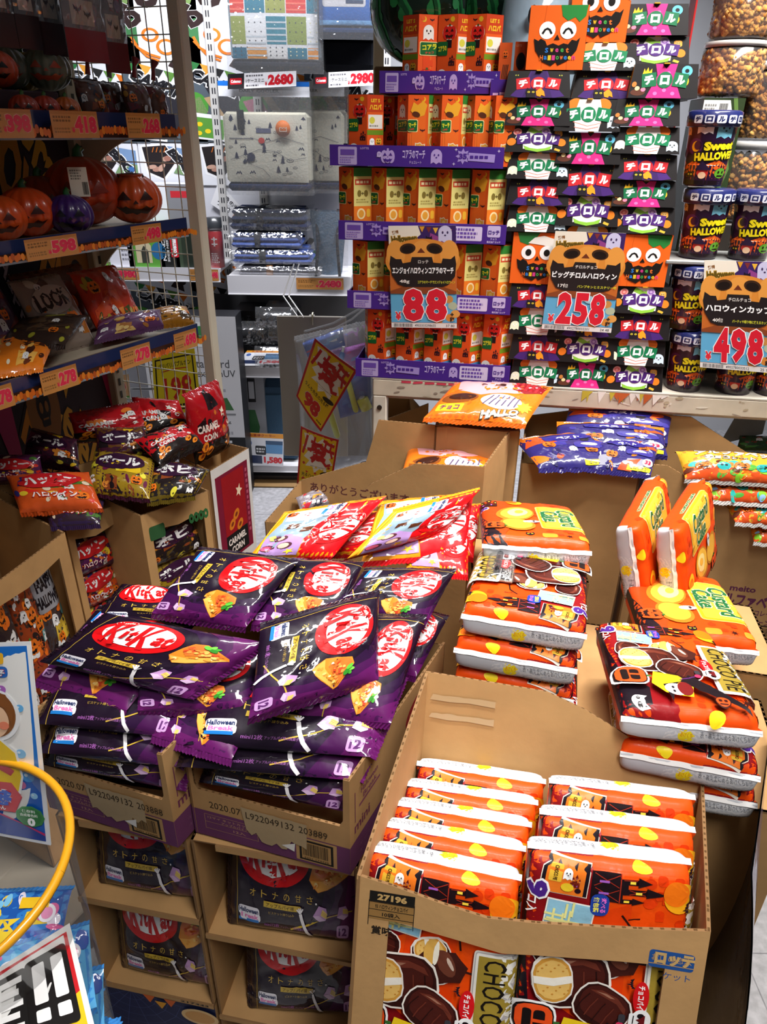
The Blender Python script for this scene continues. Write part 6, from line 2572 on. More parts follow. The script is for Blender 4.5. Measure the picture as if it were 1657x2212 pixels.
loose_bag('red caramel corn bag standing on its display carton beside the cream post', c, red_art(83), '#a8101a', T=.06, group=g3)
b = MB()
P = [(0, 0), (Lc, 0), (Lc, .012), (0, .012)]

# ------------------------------------------------------------------ the clear bucket in the left foreground
ZR = .62
p1, p2, p3 = (Q(*p, ZR)[:2] for p in ((2, 1645), (150, 1812), (20, 2035)))
ax, ay = p1
bx, by = p2
cx_, cy_ = p3
dd = 2 * (ax * (by - cy_) + bx * (cy_ - ay) + cx_ * (ay - by))
ux = ((ax * ax + ay * ay) * (by - cy_) + (bx * bx + by * by) * (cy_ - ay) + (cx_ * cx_ + cy_ * cy_) * (ay - by)) / dd
uy = ((ax * ax + ay * ay) * (cx_ - bx) + (bx * bx + by * by) * (ax - cx_) + (cx_ * cx_ + cy_ * cy_) * (bx - ax)) / dd
RR = math.hypot(ax - ux, ay - uy)
print('bucket', ux, uy, RR)
t = thing('clear_bucket', 'clear plastic bucket with a yellow rim full of blue candy packets, left foreground', 'bucket', loc=(ux, uy, 0))
b = MB()
b.lathe([(RR * .82, FZ + .02), (RR * .84, FZ + .02), (RR * .99, ZR), (RR * 1.0, ZR)], '#fff', 'tub', 64)
b.build('clear_wall', t)
b = MB()
b.tube([(RR * math.cos(w), RR * math.sin(w), ZR) for w in np.linspace(0, 2 * math.pi, 73)], .006, '#e8a41c', 'plastic', 10, False)
b.build('yellow_rim', t)
b = MB()
b.lathe([(.001, FZ + .004), (RR * .84, FZ + .004), (RR * .84, FZ + .025), (.001, FZ + .02)], '#c9a23a', 'plastic', 48)
b.build('base', t)
# candy packets inside
BL_ = ['#2f7fd0', '#7cc3ea', '#e8e0f0', '#e86aa8', '#f2cf3a', '#1f4fa8']
BA = []
for i in range(3):
    a = snack_art(100 + i, ('#2a78c8', '#5aa8dc', '#1f5ab0')[i], BL_, None, jacks=0, ghosts=0, blobs=30, w=100, h=60)
    for k in range(4):
        a.ell(15 + 23 * k, 20 + (k % 2) * 22, 7, 7, '#f6f2fa', n=18)
        a.ell(15 + 23 * k, 20 + (k % 2) * 22, 4.6, 4.6, ('#f09ac4', '#f6d94a', '#8ad0f0')[k % 3], n=16)
    a.rect(60, 46, 84, 54, '#f2c21c')
    a.rect(58, 4, 92, 14, '#dfe8f4')
    BA.append(a)
r = random.Random(5)
k = 0
for lay in range(4):
    for j in range(3):
        z = .10 + lay * .085 + r.uniform(0, .02)
        w = r.uniform(-.5, .5)
        o = np.array([ux + RR * (.16 + .34 * (j % 2)) * math.cos(-.2 + .5 * j), uy + RR * .5 * math.sin(-1.0 + 1.0 * j), z])
        e = np.array([math.cos(w), math.sin(w), .1 * r.uniform(-1, 1)]) * .085
        f = np.array([-math.sin(w), math.cos(w), .5]) * .048
        c = [o - e + f, o + e + f, o + e - f, o - e - f]
        loose_bag(f'blue candy packet in the clear bucket, {("bottom", "second", "third", "top")[lay]} layer, {("near the back", "middle", "near the front")[2 - j]}', c, BA[k % 3], '#3a86d0', T=.03, name='candy_packet', group='blue candy packets in the clear bucket', nu=18, nv=18, cat='candy packet')
        k += 1


def sign(name, label, cat, c, art, m='gloss_paper', th=.0015, col='#f2f2f0', bend=0, bu_=0, extra=None):
    """flat printed card over corners BL, BR, TR, TL; bend bows it"""
    c = [np.array(p, float) for p in c]
    o = np.mean(c, axis=0)
    R = [p - o for p in c]
    N = np.cross(R[2] - R[0], R[3] - R[1])
    N /= np.linalg.norm(N)

    def P(u, v):
        u, v = u[:, None], v[:, None]
        return R[0] * (1 - u) * (1 - v) + R[1] * u * (1 - v) + R[2] * u * v + R[3] * (1 - u) * v + N * bend * (4 * v * (1 - v)) + N * bu_ * (4 * u * (1 - u))
    b = MB()
    b.grid(P, 10, 10, col, m)
    b.grid(lambda u, v: P(1 - u, v) - N * th, 10, 10, col, m)
    W = np.linalg.norm(R[1] - R[0])
    H = np.linalg.norm(R[3] - R[0])
    b.art(art, lambda u, v: (P(u, v), np.broadcast_to(N, (len(u), 3))), W, H, m, max(W, H) / 9 if bend or bu_ else 9, .0003)
    return tag(b.build(name, loc=o), label, cat)


a = Art(110, 440, '#f4f6fb')
a.rect(0, 8, 102, 432, '#1f78d8')
a.rect(0, 8, 102, 150, '#1a62c4')
a.poly([(0, 60), (60, 40), (102, 20), (102, 8), (0, 8)], '#1a3f9a')
a.poly([(0, 66), (50, 46), (102, 26), (102, 20), (60, 40), (0, 60)], '#c4286a')
for x, y, r_, c in ((16, 356, 14, '#5ab0ea'), (44, 340, 9, '#b06ac4'), (70, 200, 10, '#8ac4f0'), (80, 150, 12, '#4a9ae0'), (66, 130, 9, '#c46a9a'), (76, 300, 8, '#6ab8f0'), (88, 108, 7, '#9ad0f4')):
    a.ell(x, y, r_, r_, c, n=22)
    a.ell(x - r_ * .3, y + r_ * .3, r_ * .3, r_ * .3, '#d8ecfa', n=12)
a.rr(0, 396, 54, 420, 5, '#f4b82a', -3)
a.T('クラシエ', 26, 408, 34, 9, '#8a5a1c', .03, -3)
a.rr(0, 366, 60, 390, 8, '#2a6ac4')
a.T('知育菓子', 28, 378, 52, 15, '#e8f0fa', .05, -3, out='#c42a3a', ow=1)
a.ell(26, 284, 50, 58, '#f4f6fa', n=34)
a.ell(24, 286, 44, 52, '#8a5226', n=34)
a.ell(14, 272, 40, 42, '#f6c9a4', n=30)
a.poly([(-1, 312), (20, 318), (48, 300), (60, 262), (66, 300), (52, 330), (20, 340), (-1, 338)], '#8a5226')
a.ell(44, 262, 10, 9, '#f08a6a', n=18)
a.ell(10, 276, 7, 6, '#f4a08a', n=16)
a.line([(-1, 292), (6, 296), (10, 290)], 2, '#5a3014')
a.poly([(-1, 232), (36, 232), (64, 206), (72, 150), (64, 110), (-1, 104)], '#f4f6fa')
a.poly([(-1, 228), (34, 228), (60, 202), (68, 150), (60, 116), (-1, 112)], '#f6cf1c')
a.poly([(-1, 186), (14, 196), (56, 162), (48, 150), (10, 172), (-1, 170)], '#c42a3a')
a.poly([(-1, 134), (48, 134), (66, 104), (50, 66), (-1, 66)], '#c8283a')
a.T('感', 27, 98, 38, 36, '#2a5ac4', .05, out='#ffffff', ow=2)
a.T('みかん', 18, 74, 30, 10, '#ffffff', .04)
a.ell(78, 62, 28, 24, '#3a8a4a', n=9)
a.ell(78, 62, 22, 20, '#2f7a40', n=9)
a.T('保存料', 76, 74, 26, 7, '#e8f4e8', .02)
a.T('合成着色料', 76, 65, 34, 7, '#e8f4e8', .02)
a.T('0', 80, 50, 15, 19, '#ffffff', .06)
c = [Q(-70, 1792, .50), Q(110, 1826, .50), Q(66, 1386, .80), Q(-110, 1392, .80)]
a2 = Art(180, 440)
a2.put(a, 118, 220, 124, 440)
a2.rect(0, 0, 56, 440, '#1f78d8')
sign('shop_poster', 'blue snack poster of a cartoon child in yellow standing behind the clear bucket', 'poster', c, a2)
a = Art(200, 200, '#f6f4f2')
a.rect(0, 9, 190, 190, '#d01c24')
a.poly([(60, 9), (190, 9), (190, 90)], '#f4cf1c')
for dx, dy, c_ in ((2, -2, '#14100f'), (0, 0, '#ffffff')):
    if dx:
        a.rr(10, 40, 106, 172, 8, c_)
        a.rr(104, 44, 182, 176, 8, c_)
for i in range(5):
    a.rect(22, 148 - 22 * i, 98 - 6 * (i % 2), 160 - 22 * i, '#ffffff')
a.rect(52, 54, 64, 160, '#ffffff')
for x in (116, 150):
    a.rr(x, 92, x + 22, 164, 3, '#ffffff')
    a.rr(x, 60, x + 22, 82, 3, '#ffffff')
c = [Q(-110, 2330, .52), Q(215, 2260, .44), Q(150, 1994, .50), Q(-80, 2140, .56)]
sign('sale_sign', 'red sign with white strokes and two exclamation marks on the front of the clear bucket', 'sign', c, a)


# ------------------------------------------------------------------ the bright camping wall at the back
YW, YS = 4.12, 3.78


def K(px, py, y=YW):
    return onp(px, py, (0, y, 0), (0, 1, 0))


t = thing('camping_gondola', 'bright white shop gondola with camping posters, shelves and coolers along the back wall', 'shelf unit', loc=(0, 0, 0))
x0, x1 = K(90, 300)[0], K(840, 300)[0]
b = MB()
b.box((x0, YW + .012, FZ), (x1, YW + .03, 2.3), '#dcdde4', 'steel')
b.build('back_panel', t)
for px in (112, 480, 568, 832):
    b = MB()
    x = K(px, 400)[0]
    b.box((x - .02, YW - .02, FZ), (x + .02, YW + .012, 2.3), '#d6d4d0', 'steel', .003)
    for i in range(44):
        b.box((x - .008, YW - .0208, .2 + .045 * i), (x - .002, YW - .0198, .226 + .045 * i), '#33333a', 'steel')
        b.box((x + .004, YW - .0208, .2 + .045 * i), (x + .010, YW - .0198, .226 + .045 * i), '#33333a', 'steel')
    b.build('upright', t)


def camp_shelf(pl, pr, yd=YS, rail=.06, col='#e3e2e4'):
    A, B = K(*pl, yd), K(*pr, yd)
    z = (A[2] + B[2]) / 2
    b = MB()
    b.box((A[0], yd + .004, z - .022), (B[0], YW + .01, z), col, 'steel', .003)
    s = b.build('shelf', t)
    b = MB()
    b.box((A[0], yd, z - rail), (B[0], yd + .005, z + .004), '#c9c8cc', 'plastic')
    b.box((A[0], yd - .004, z - rail - .004), (B[0], yd + .006, z - rail), '#e9e9ec', 'plastic')
    b.build('price_rail', s)
    return z, s


def rail_card(px, yd, tag_, w, z, sh, bg=None):
    """price card slid into a shelf rail: left/right pixel ends"""
    A, B = K(px[0], px[2], yd - .002), K(px[1], px[2], yd - .002)
    L = B[0] - A[0]
    b = MB()
    a = rail_tag_art(tag_, w)
    b.art(a, flat((A[0], yd - .0045, z - .058), (L, 0, 0), (0, 0, .056)), L, .056, 'gloss_paper', 9, .0002, False)
    b.build('shelf_price_card', sh)


zA, sA = camp_shelf((185, 578), (474, 580))
rail_card((213, 300, 590), YS, '9980', 66, zA, sA)
rail_card((410, 441, 592), YS, '980', 40, zA, sA)
rail_card((444, 472, 592), YS, '498', 40, zA, sA)
zB, sB = camp_shelf((490, 597), (758, 600), YS - .02, .085)
rail_card((640, 742, 605), YS - .02, '2480', 70, zB, sB)
zC_, sC = camp_shelf((512, 792), (640, 796), YS - .05, .05)
zD, sD = camp_shelf((535, 1006), (660, 1010), YS - .05, .03)
b = MB()
b.box((x0, YS, FZ), (x1, YW, FZ + .035), '#3a3a40', 'steel')
b.build('base_plinth', t)

CPA, BBA = camp_poster_art(), bbq_poster_art()
PP = {}


def poster(kind, px0, px1, ytop, ybot, lab):
    A, B = K(px0, ybot, YW + .004), K(px1, ytop, YW + .004)
    W, H = B[0] - A[0], B[2] - A[2]
    key = kind
    X = np.eye(4)
    X[:3, 3] = (A[0], YW + .004, A[2])
    if key not in PP:
        b = MB()
        b.box((0, 0, 0), (W, .004, H), '#e9ebf2', 'paper')
        b.art(CPA if kind == 'camp' else BBA, flat((0, -.0003, 0), (W, 0, 0), (0, 0, H)), W, H, 'paper', 9, .0004, False)
        PP[key] = tag(b.build('camping_poster' if kind == 'camp' else 'barbecue_poster', X=X), lab, 'poster', 'camping posters' if kind == 'camp' else 'barbecue posters')
    else:
        dup(PP[key], X, lab)


for i, (a_, b_, w) in enumerate(((160, 283, 'first'), (285, 408, 'second'), (411, 534, 'third'), (536, 659, 'fourth'), (662, 785, 'fifth'))):
    poster('camp', a_, b_, -35, 306, f'tall camping poster on the back wall, {w} column from the left')
    poster('bbq', a_ + 24, b_ + 12, 310, 400, f'square barbecue poster with black meat photo, {w} column from the left')
for i, (a_, b_, w) in enumerate(((300, 423, 'behind the cream grid'), (426, 549, 'beside the red canister'), (552, 675, 'behind the folded blankets'))):
    poster('camp', a_, b_, 405, 745, f'lower camping poster, partly hidden, {w}')
a = Art(80, 30, '#f4f4f6')
a.T('驚きの安', 38, 21, 50, 9, '#1d1c22', .03)
a.T('楽しさ', 30, 9, 34, 9, '#1d1c22', .03)
a.poly([(56, 4), (64, 4), (60, 14)], '#e8791f')
a.poly([(68, 4), (76, 4), (72, 14)], '#e8791f')
sign('slogan_card', 'white arrow shaped card with black lettering beside the red canister', 'card', [K(455, 440, YW - .01), K(520, 485, YW - .01), K(530, 458, YW - .01), K(472, 392, YW - .01)], a, 'paper')

# price bars under the hanging coolers
for px, price, lab in (((492, 157, 640, 190), '2680', 'white price bar reading 2680 under the patchwork cooler'), ((677, 155, 814, 188), '2980', 'white price bar reading 2980 under the blue mat')):
    a = Art(150, 34, '#ecebee')
    a.rect(0, 0, 36, 34, '#2a282b')
    a.rr(5, 10, 31, 24, 2, '#c9202c')
    a.T('Coleman', 18, 17, 22, 7, '#ffffff', .04)
    a.scrib(40, 25, 80, 31, 1, '#6a686e', 1)
    a.T('1ケースミニ', 60, 17, 40, 8, '#3a383e', .02)
    a.scrib(40, 3, 78, 9, 1, '#6a686e', 2)
    a.T(price, 116, 17, 56, 25, '#d0202e', .06)
    a.T('¥', 84, 9, 5, 9, '#d0202e', .05)
    pbar = sign('price_bar', lab, 'price card', [K(px[0], px[3] + 3, YS - .03), K(px[2], px[3] - 4, YS - .03), K(px[2], px[1] - 4, YS - .03), K(px[0], px[1] + 3, YS - .03)], a)
    b = MB()
    b.tube([(0, .004, 0), (0, YW - YS + .03, .0)], .004, '#b9b9bd', 'metal', 8)
    b.build('metal_arm', pbar)

# soft coolers


def cooler(label, x0, x1, zb, zt, y, dep, art, base, trim, group=None, strap=False, header=None, name='cooler_bag'):
    t = thing(name, label, 'cooler bag', loc=((x0 + x1) / 2, y, zb), group=group)
    W, H = x1 - x0, zt - zb
    b = MB()
    b.box((-W / 2, 0, .03), (W / 2, dep, H), base, 'cloth', .02)

    def fn(u, v):
        return np.c_[-W / 2 + .012 + u * (W - .024), -.001 - .012 * (np.sin(math.pi * u) * np.sin(math.pi * v)) ** .5, .04 + v * (H - .05)], np.tile([0, -1.0, 0], (len(u), 1))
    b.art(art, fn, W - .024, H - .05, 'cloth', .03, .0004)
    b.build('bag_body', t)
    b = MB()
    b.box((-W / 2 + .004, -.004, 0), (W / 2 - .004, dep, .04), trim, 'cloth', .015)
    b.build('bottom_panel', t)
    if strap:
        b = MB()
        b.box((-W * .32, -.02, H * .78), (-W * .24, -.012, H * 1.02), '#14141c', 'cloth', .003)
        b.build('strap', t)
        b = MB()
        b.lathe([(.001, .0), (.034, .0), (.034, .004), (.001, .004)], '#e8791f', 'card', 24)
        o = b.build('round_tag', t, X=frame((W * .2, -.024, H * .80), (1, 0, 0), (0, 0, 1)))
        b = MB()
        a = Art(100, 100)
        a.line([(24, 52), (34, 60), (46, 50), (58, 60), (70, 50), (80, 60)], 4, '#f4ead8')
        a.line([(24, 30), (24, 58)], 4, '#f4ead8')
        a.line([(80, 30), (80, 62)], 4, '#f4ead8')
        a.line([(22, 30), (82, 30)], 4, '#f4ead8')
        b.art(a, flat((-.028, -.028, .0045), (.056, 0, 0), (0, .056, 0)), .056, .056, 'card', 9, .0003, False)
        b.build('tag_print', o)
    if header:
        b = MB()
        b.box((-W / 2 - .005, -.006, H + .06), (W / 2 + .005, -.002, H + .12), '#dfe1e8', 'gloss_paper')
        a = Art(170, 32, '#dfe1e8')
        a.rect(120, 0, 170, 24, '#eceef4')
        a.rect(136, 22, 170, 32, '#1f6ac4')
        a.rect(0, 22, 20, 32, '#1f6ac4')
        a.T('DAILY COOLER', 76, 12, 74, 6, '#3a3c44', .02)
        a.rect(66, 26, 92, 31, '#c9202c')
        b.art(a, flat((-W / 2 - .005, -.0065, H + .06), (W + .01, 0, 0), (0, 0, .06)), W + .01, .06, 'gloss_paper', 9, .0003, False)
        b.build('header_card', t)
    b = MB()
    b.grid(lambda u, v: np.c_[(-W / 2 - .012 + (W + .024) * u), -.022 - .016 * np.sin(math.pi * u) ** .4, -.015 + (H + .1) * v], 12, 12, '#fff', 'clearbag')
    b.grid(lambda u, v: np.c_[np.full(len(u), W / 2 + .012), -.022 + (dep + .03) * u, -.015 + (H + .1) * v], 6, 12, '#fff', 'clearbag')
    b.build('clear_bag', t)
    return t


a = Art(100, 90, '#d9d6c4')
r = random.Random(11)
for i in range(46):
    x, y, s = r.uniform(4, 96), r.uniform(6, 84), r.uniform(2.6, 4.6)
    k = i % 4
    if k < 2:
        for q in range(3):
            a.poly([(x - s * (.7 - .15 * q), y + s * .55 * q), (x + s * (.7 - .15 * q), y + s * .55 * q), (x, y + s * (.55 * q + .95))], '#252a4a')
        a.rect(x - .3, y - s * .35, x + .3, y, '#252a4a')
    elif k == 2:
        a.poly([(x - s, y), (x - s * .3, y + s * 1.1), (x, y + s * .5), (x + s * .35, y + s * 1.2), (x + s, y), (x + s * .6, y), (x + s * .3, y + s * .6), (x, y), (x - s * .3, y + s * .5), (x - s * .65, y)], '#252a4a')
    else:
        a.ell(x, y, s, s * .6, '#252a4a', n=14)
        a.ell(x, y, s * .85, s * .46, '#d9d6c4', n=14)
        a.line([(x - s * .5, y), (x, y + .4), (x + s * .5, y)], .4, '#252a4a')
for p in ([(4, 30), (20, 36), (30, 24), (44, 18), (52, 8)], [(22, 36), (40, 44), (60, 42), (78, 30), (98, 34)], [(30, 60), (50, 54), (70, 60), (96, 52)]):
    a.line(p, .5, '#252a4a')
a.ell(30, 34, 5, 6, '#252a4a', n=18)
a.rect(4, 58, 34, 59, '#252a4a')
a.rect(38, 66, 56, 72, '#5a5e78')
a.ell(44, 56, 4, 4, '#c9352c', n=12)
TREE = a
for i, (l, r_, top, bot, yy) in enumerate(((492, 668, 243, 412, YS), (588, 742, 240, 408, YS + .14), (640, 752, 238, 404, YS + .24))):
    A, B = K(l, bot, yy), K(r_, top, yy)
    cooler('cream cooler bag printed with navy trees, ' + ('front one with an orange round tag', 'second behind the tagged one', 'rearmost of the three')[i], A[0], B[0], A[2], B[2], yy, (.12, .09, .08)[i], TREE, '#cfcbb6', '#1f2a4e', 'tree print cooler bags', i == 0, True)
a = Art(100, 72, '#e6e8ec')
PC = [['#d83a2c', '#2a7a92', '#9aa04a', '#d8362c', '#2a7a92'], ['#94a04a', '#eceef0', '#2a8296', '#8a9a44', '#eceef0'], ['#1f6a86', '#e89a2a', '#f0f0ee', '#1f7a92', '#e8932a']]
for j in range(3):
    for i in range(5):
        x, y = -6 + 23.5 * i, (44, 14, 0)[j]
        hh = (28, 28, 12)[j]
        x0_, x1_ = max(0, x), min(100, x + 22.5)
        a.rect(x0_, y + .6, x1_, y + hh - .6, PC[j][i])
        cxx = (x0_ + x1_) / 2
        if (i + j) % 3 == 0:
            for q in range(4):
                a.rect(x0_, y + 3 + 6 * q, x1_, y + 4.6 + 6 * q, '#f0705a' if PC[j][i].startswith('#d8') else '#c9d2d8')
        else:
            for q in range(9):
                a.ell(x0_ + 3.5 + (q % 3) * 7, y + 4 + (q // 3) * (hh / 3.2), .8, .8, '#e9e6c0' if (i + j) % 2 else '#4a4c54', n=8)
A, B = K(500, 150, YS - .02), K(690, -40, YS - .02)
cooler('patchwork print cooler in a clear bag above the 2680 price bar', A[0], B[0], A[2], B[2], YS - .02, .2, a, '#8a98a0', '#151824')
a = Art(100, 60, '#1f5fae')
a.rr(6, 22, 80, 60, 4, '#c9c8cc')
a.rect(48, 28, 74, 54, '#5aa0c4')
a.rect(46, 26, 76, 30, '#2a3a5a')
for y in (36, 50):
    a.ell(20, y, 6, 6, '#f0f0f2', n=16)
    a.rect(17, y - 3, 23, y + 3, '#2a2a30')
a.rect(0, 0, 100, 6, '#7ab4ea')
A, B = K(685, 78, YS - .02), K(822, -60, YS - .02)
cooler('blue rolled mat with grey label above the 2980 price bar', A[0], B[0], A[2], B[2], YS - .02, .2, a, '#1a4f9a', '#0f2a52')
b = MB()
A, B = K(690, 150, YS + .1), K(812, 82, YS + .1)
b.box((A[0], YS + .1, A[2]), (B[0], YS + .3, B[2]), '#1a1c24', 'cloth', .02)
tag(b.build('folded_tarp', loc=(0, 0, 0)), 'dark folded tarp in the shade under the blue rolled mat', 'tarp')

# folded blankets and what lies on the right shelf
zz = zB + .001
for i, (l, r_, h, c1, c2, lab) in enumerate(((512, 690, .045, '#6a6a74', '#8a5a2a', 'grey and brown folded blanket at the bottom of the stack'), (500, 672, .065, '#4a62a8', '#20242e', 'blue folded blanket, second from the bottom'), (500, 650, .07, '#5a74c0', '#2a2c34', 'light blue folded blanket, third from the bottom'), (500, 668, .095, '#1c2a4e', '#0f1424', 'navy folded blanket on top of the stack'))):
    A, B = K(l, 560, YS + .0), K(r_, 560, YS + .0)
    W = B[0] - A[0]
    t2 = thing('folded_blanket', lab + ' on the right camping shelf', 'blanket', loc=((A[0] + B[0]) / 2, YS + .02, zz), group='folded blankets in clear bags')
    b = MB()
    for k in range(3):
        b.box((-W / 2 + .006 * k, .004 * k, h / 3 * k), (W / 2 - .01 * k, .25, h / 3 * (k + 1) - .002), (c1, c1, c1)[k], 'cloth', h / 7)
    b.build('cloth', t2)
    b = MB()
    b.box((-W * .16, -.004, .0), (-W * .08, .252, h + .002), c2, 'cloth', .002)
    b.build('strap', t2)
    b = MB()
    b.grid(lambda u, v: np.c_[-W / 2 - .012 + (W + .024) * u, -.012 - .02 * np.sin(math.pi * v), -.002 + (h + .004) * v], 16, 6, '#fff', 'clearbag')
    b.grid(lambda u, v: np.c_[-W / 2 - .012 + (W + .024) * u, -.012 + .26 * v, h + .002 + .008 * np.sin(9 * u + 4 * v)], 16, 6, '#fff', 'clearbag')
    b.build('clear_bag', t2)
    zz += h + .012
A, B = K(672, 598, YS + .0), K(748, 455, YS + .0)
W, H = B[0] - A[0], B[2] - zB
t2 = thing('folding_chair', 'grey blue folded chair in a clear bag beside the blankets', 'chair', loc=((A[0] + B[0]) / 2, YS + .03, zB + .001))
b = MB()
b.grid(lambda u, v: np.c_[W * (u - .5) * (1 - .35 * v), -.03 * np.sin(math.pi * u) + .05 * v, H * .98 * (1 - v)], 12, 16, '#5f7488', 'cloth')
b.grid(lambda u, v: np.c_[W * (.5 - u) * (1 - .35 * v), .05 + .05 * v + 0 * u, H * .98 * (1 - v)], 12, 16, '#4a5c70', 'cloth')
b.build('seat', t2)
for x in (-.36, .3):
    b = MB()
    b.tube([(x * W, -.03, .0), (x * W * .8, -.02, H * .5), (x * W * .9, .02, H)], .008, '#1a1d26', 'plastic', 8)
    b.build('leg', t2)
b = MB()
b.grid(lambda u, v: np.c_[W * 1.1 * (u - .5), -.06 - .02 * np.sin(math.pi * u), H * 1.02 * v], 10, 14, '#fff', 'clearbag')
b.build('clear_bag', t2)

# left camping shelf


def printed_box(name, label, cat, l, r_, top, bot, y, dep, art, side, zb=None, group=None, turn=0):
    A, B = K(l, bot, y), K(r_, top, y)
    W = B[0] - A[0]
    z0 = A[2] if zb is None else zb
    H = B[2] - z0
    b = MB()
    b.box((0, 0, 0), (W, dep, H), side, 'card', .002)
    b.art(art, flat((0, -.0004, 0), (W, 0, 0), (0, 0, H)), W, H, 'card', 9, .0003, False)
    return tag(b.build(name, X=frame((A[0], y, z0), (1, 0, 0))), label, cat, group)


zs = zA + .001
a = Art(40, 50, '#6aa83a')
a.rect(0, 30, 40, 50, '#e8eaf0')
a.T('LOGOS', 20, 12, 30, 9, '#e8f0e0', .04)
printed_box('tent_box', 'small green and white camping box at the left end of the left shelf', 'box', 198, 238, 515, 574, YS + .03, .15, a, '#4a7a2c', zs)
a = Art(44, 60, '#e6e6f0')
for i in range(7):
    a.scrib(22, 8 + 6 * i, 40, 13 + 6 * i, 1, '#8a8a94', i)
printed_box('accessory_box', 'white printed box between the green boxes on the left shelf', 'box', 240, 280, 480, 575, YS + .02, .15, a, '#cfd0dc', zs)
a = Art(70, 70, '#5a9a3c')
a.rect(0, 56, 70, 70, '#3f7a44')
a.poly([(16, 8), (16, 40), (24, 52), (36, 52), (46, 40), (46, 8)], '#c9bc98')
a.poly([(26, 8), (26, 30), (32, 40), (40, 30), (40, 8)], '#3a3c34')
a.ell(60, 30, 14, 16, '#2a6a9a', n=18)
printed_box('tent_box', 'green tent box with a dome tent picture behind the cream grid', 'box', 281, 348, 495, 576, YS + .02, .18, a, '#3f7a34', zs)
a = Art(34, 70, '#1a1c1a')
a.rr(20, 20, 33, 60, 2, '#c9202c')
a.T('Coleman', 26, 40, 36, 9, '#ffffff', .04, 90)
a.T('SCREEN', 8, 38, 50, 6, '#e8e8e8', .03, -90)
a.T('GREEN BEIGE', 15, 38, 54, 4, '#d0d0d0', .03, -90)
printed_box('screen_box', 'black box with red label turned sideways behind the cream grid', 'box', 349, 382, 500, 576, YS + .02, .18, a, '#141614', zs)
a = Art(40, 70, '#2a3428')
a.rect(6, 0, 12, 70, '#3c4a38')
a.rect(22, 0, 30, 70, '#1c241c')
printed_box('tarp_box', 'dark green box at the right end of the left shelf', 'box', 383, 424, 505, 577, YS + .02, .18, a, '#20281e', zs)
a = Art(100, 60, '#e8e9f0')
a.rect(0, 0, 76, 60, '#eceef4')
a.rect(76, 0, 100, 60, '#8a8a90')
a.scrib(14, 30, 60, 46, 3, '#a9aab4', 3)
a.rect(80, 50, 98, 55, '#c9303a')
a.rect(20, 8, 40, 14, '#4a6ab0')
printed_box('lantern_box', 'large white box standing on the left shelf above the green boxes', 'box', 212, 408, 398, 492, YS + .16, .14, a, '#d6d7de', zs, )
t2 = thing('spray_canister', 'red canister with dark cap in a clear tube on the left camping shelf', 'canister', loc=(K(470, 575, YS + .05)[0], YS + .06, zs))
rr_ = (K(487, 575, YS + .05)[0] - K(455, 575, YS + .05)[0]) / 2
hh = K(470, 470, YS + .05)[2] - zs
b = MB()
b.lathe([(.001, 0), (rr_ * .92, 0), (rr_ * .92, hh * .72), (rr_ * .7, hh * .76), (.001, hh * .76)], '#c4202a', 'plastic', 32)


def fnc(u, v):
    w = np.radians(-150 + 120 * u)
    return np.c_[rr_ * .925 * np.cos(w), rr_ * .925 * np.sin(w), hh * .06 + v * hh * .62], np.c_[np.cos(w), np.sin(w), 0 * w]


a = Art(40, 100)
for y in (84, 68):
    a.rect(12, y - 2, 28, y + 2, '#f4e8e8')
    a.rect(18, y - 7, 22, y + 7, '#f4e8e8')
a.scrib(8, 6, 32, 40, 5, '#f0d8d8', 2)
b.art(a, fnc, rr_ * 1.9, hh * .62, 'plastic', .012, .0006)
b.build('can_body', t2)
b = MB()
b.lathe([(rr_, hh * .80), (rr_, hh), (.001, hh)], '#33363a', 'plastic', 32)
b.build('cap', t2)
b = MB()
b.lathe([(rr_, 0.001), (rr_, hh * .8)], '#fff', 'tub', 32)
b.build('clear_tube', t2)

# boxes on the floor along the camping wall
a = Art(72, 210, '#c9c9cc')
a.rr(14, 178, 36, 204, 2, '#e4e8e4')
a.ell(25, 193, 7, 7, '#3a8a4a', n=16)
a.T('green', 25, 182, 16, 5, '#3a8a4a', .02)
a.T('Standard', 34, 160, 50, 9, '#4a4c50', .0)
a.T('HexagonUV', 36, 148, 60, 10, '#3a3c40', .0)
a.scrib(16, 128, 60, 138, 2, '#9a9aa0', 2)
a.poly([(12, 108), (60, 108), (52, 122), (20, 120)], '#3a6a3a')
a.rect(10, 102, 62, 104, '#7a7c80')
a.T('手抜群', 32, 90, 46, 10, '#6a6c70', .02)
a.scrib(14, 78, 60, 84, 1, '#9a9aa0', 4)
a.rect(0, 0, 72, 76, '#15161a')
for y in (40, 4):
    a.rect(14, y, 58, y + 26, '#d4d6dc')
    a.poly([(26, y + 4), (48, y + 4), (44, y + 16), (28, y + 14)], '#3a4a3a')
    a.scrib(6, y + 28, 66, y + 33, 1, '#c9c9cc', 5)
BOXA = a
zf = FZ + .036
for i, (l, r_, y, lab) in enumerate(((412, 508, YS - .22, 'tall white and black tent box lettered HexagonUV, right of the cream post'), (330, 405, YS - .16, 'tall white and black tent box seen through the cream grid'))):
    A = K(l, 690, y)
    printed_box('tent_carton', lab, 'box', l, r_, 684, 900, y, .15, BOXA, '#15161a', FZ + .001, 'tall tent boxes on the floor')
a = Art(50, 100, '#14151a')
a.T('Standard', 16, 60, 56, 7, '#3a3c42', .02, -90)
a.T('HexagonUV', 28, 60, 62, 9, '#4a4c52', .02, -90)
printed_box('tent_carton', 'black side of a tent box standing behind the white ones', 'box', 513, 560, 672, 790, YS + .06, .22, a, '#101116', zC_ + .001)
a = Art(56, 110, '#8a8b90')
a.rr(8, 76, 22, 104, 1, '#15161a')
a.rr(26, 76, 40, 104, 1, '#15161a')
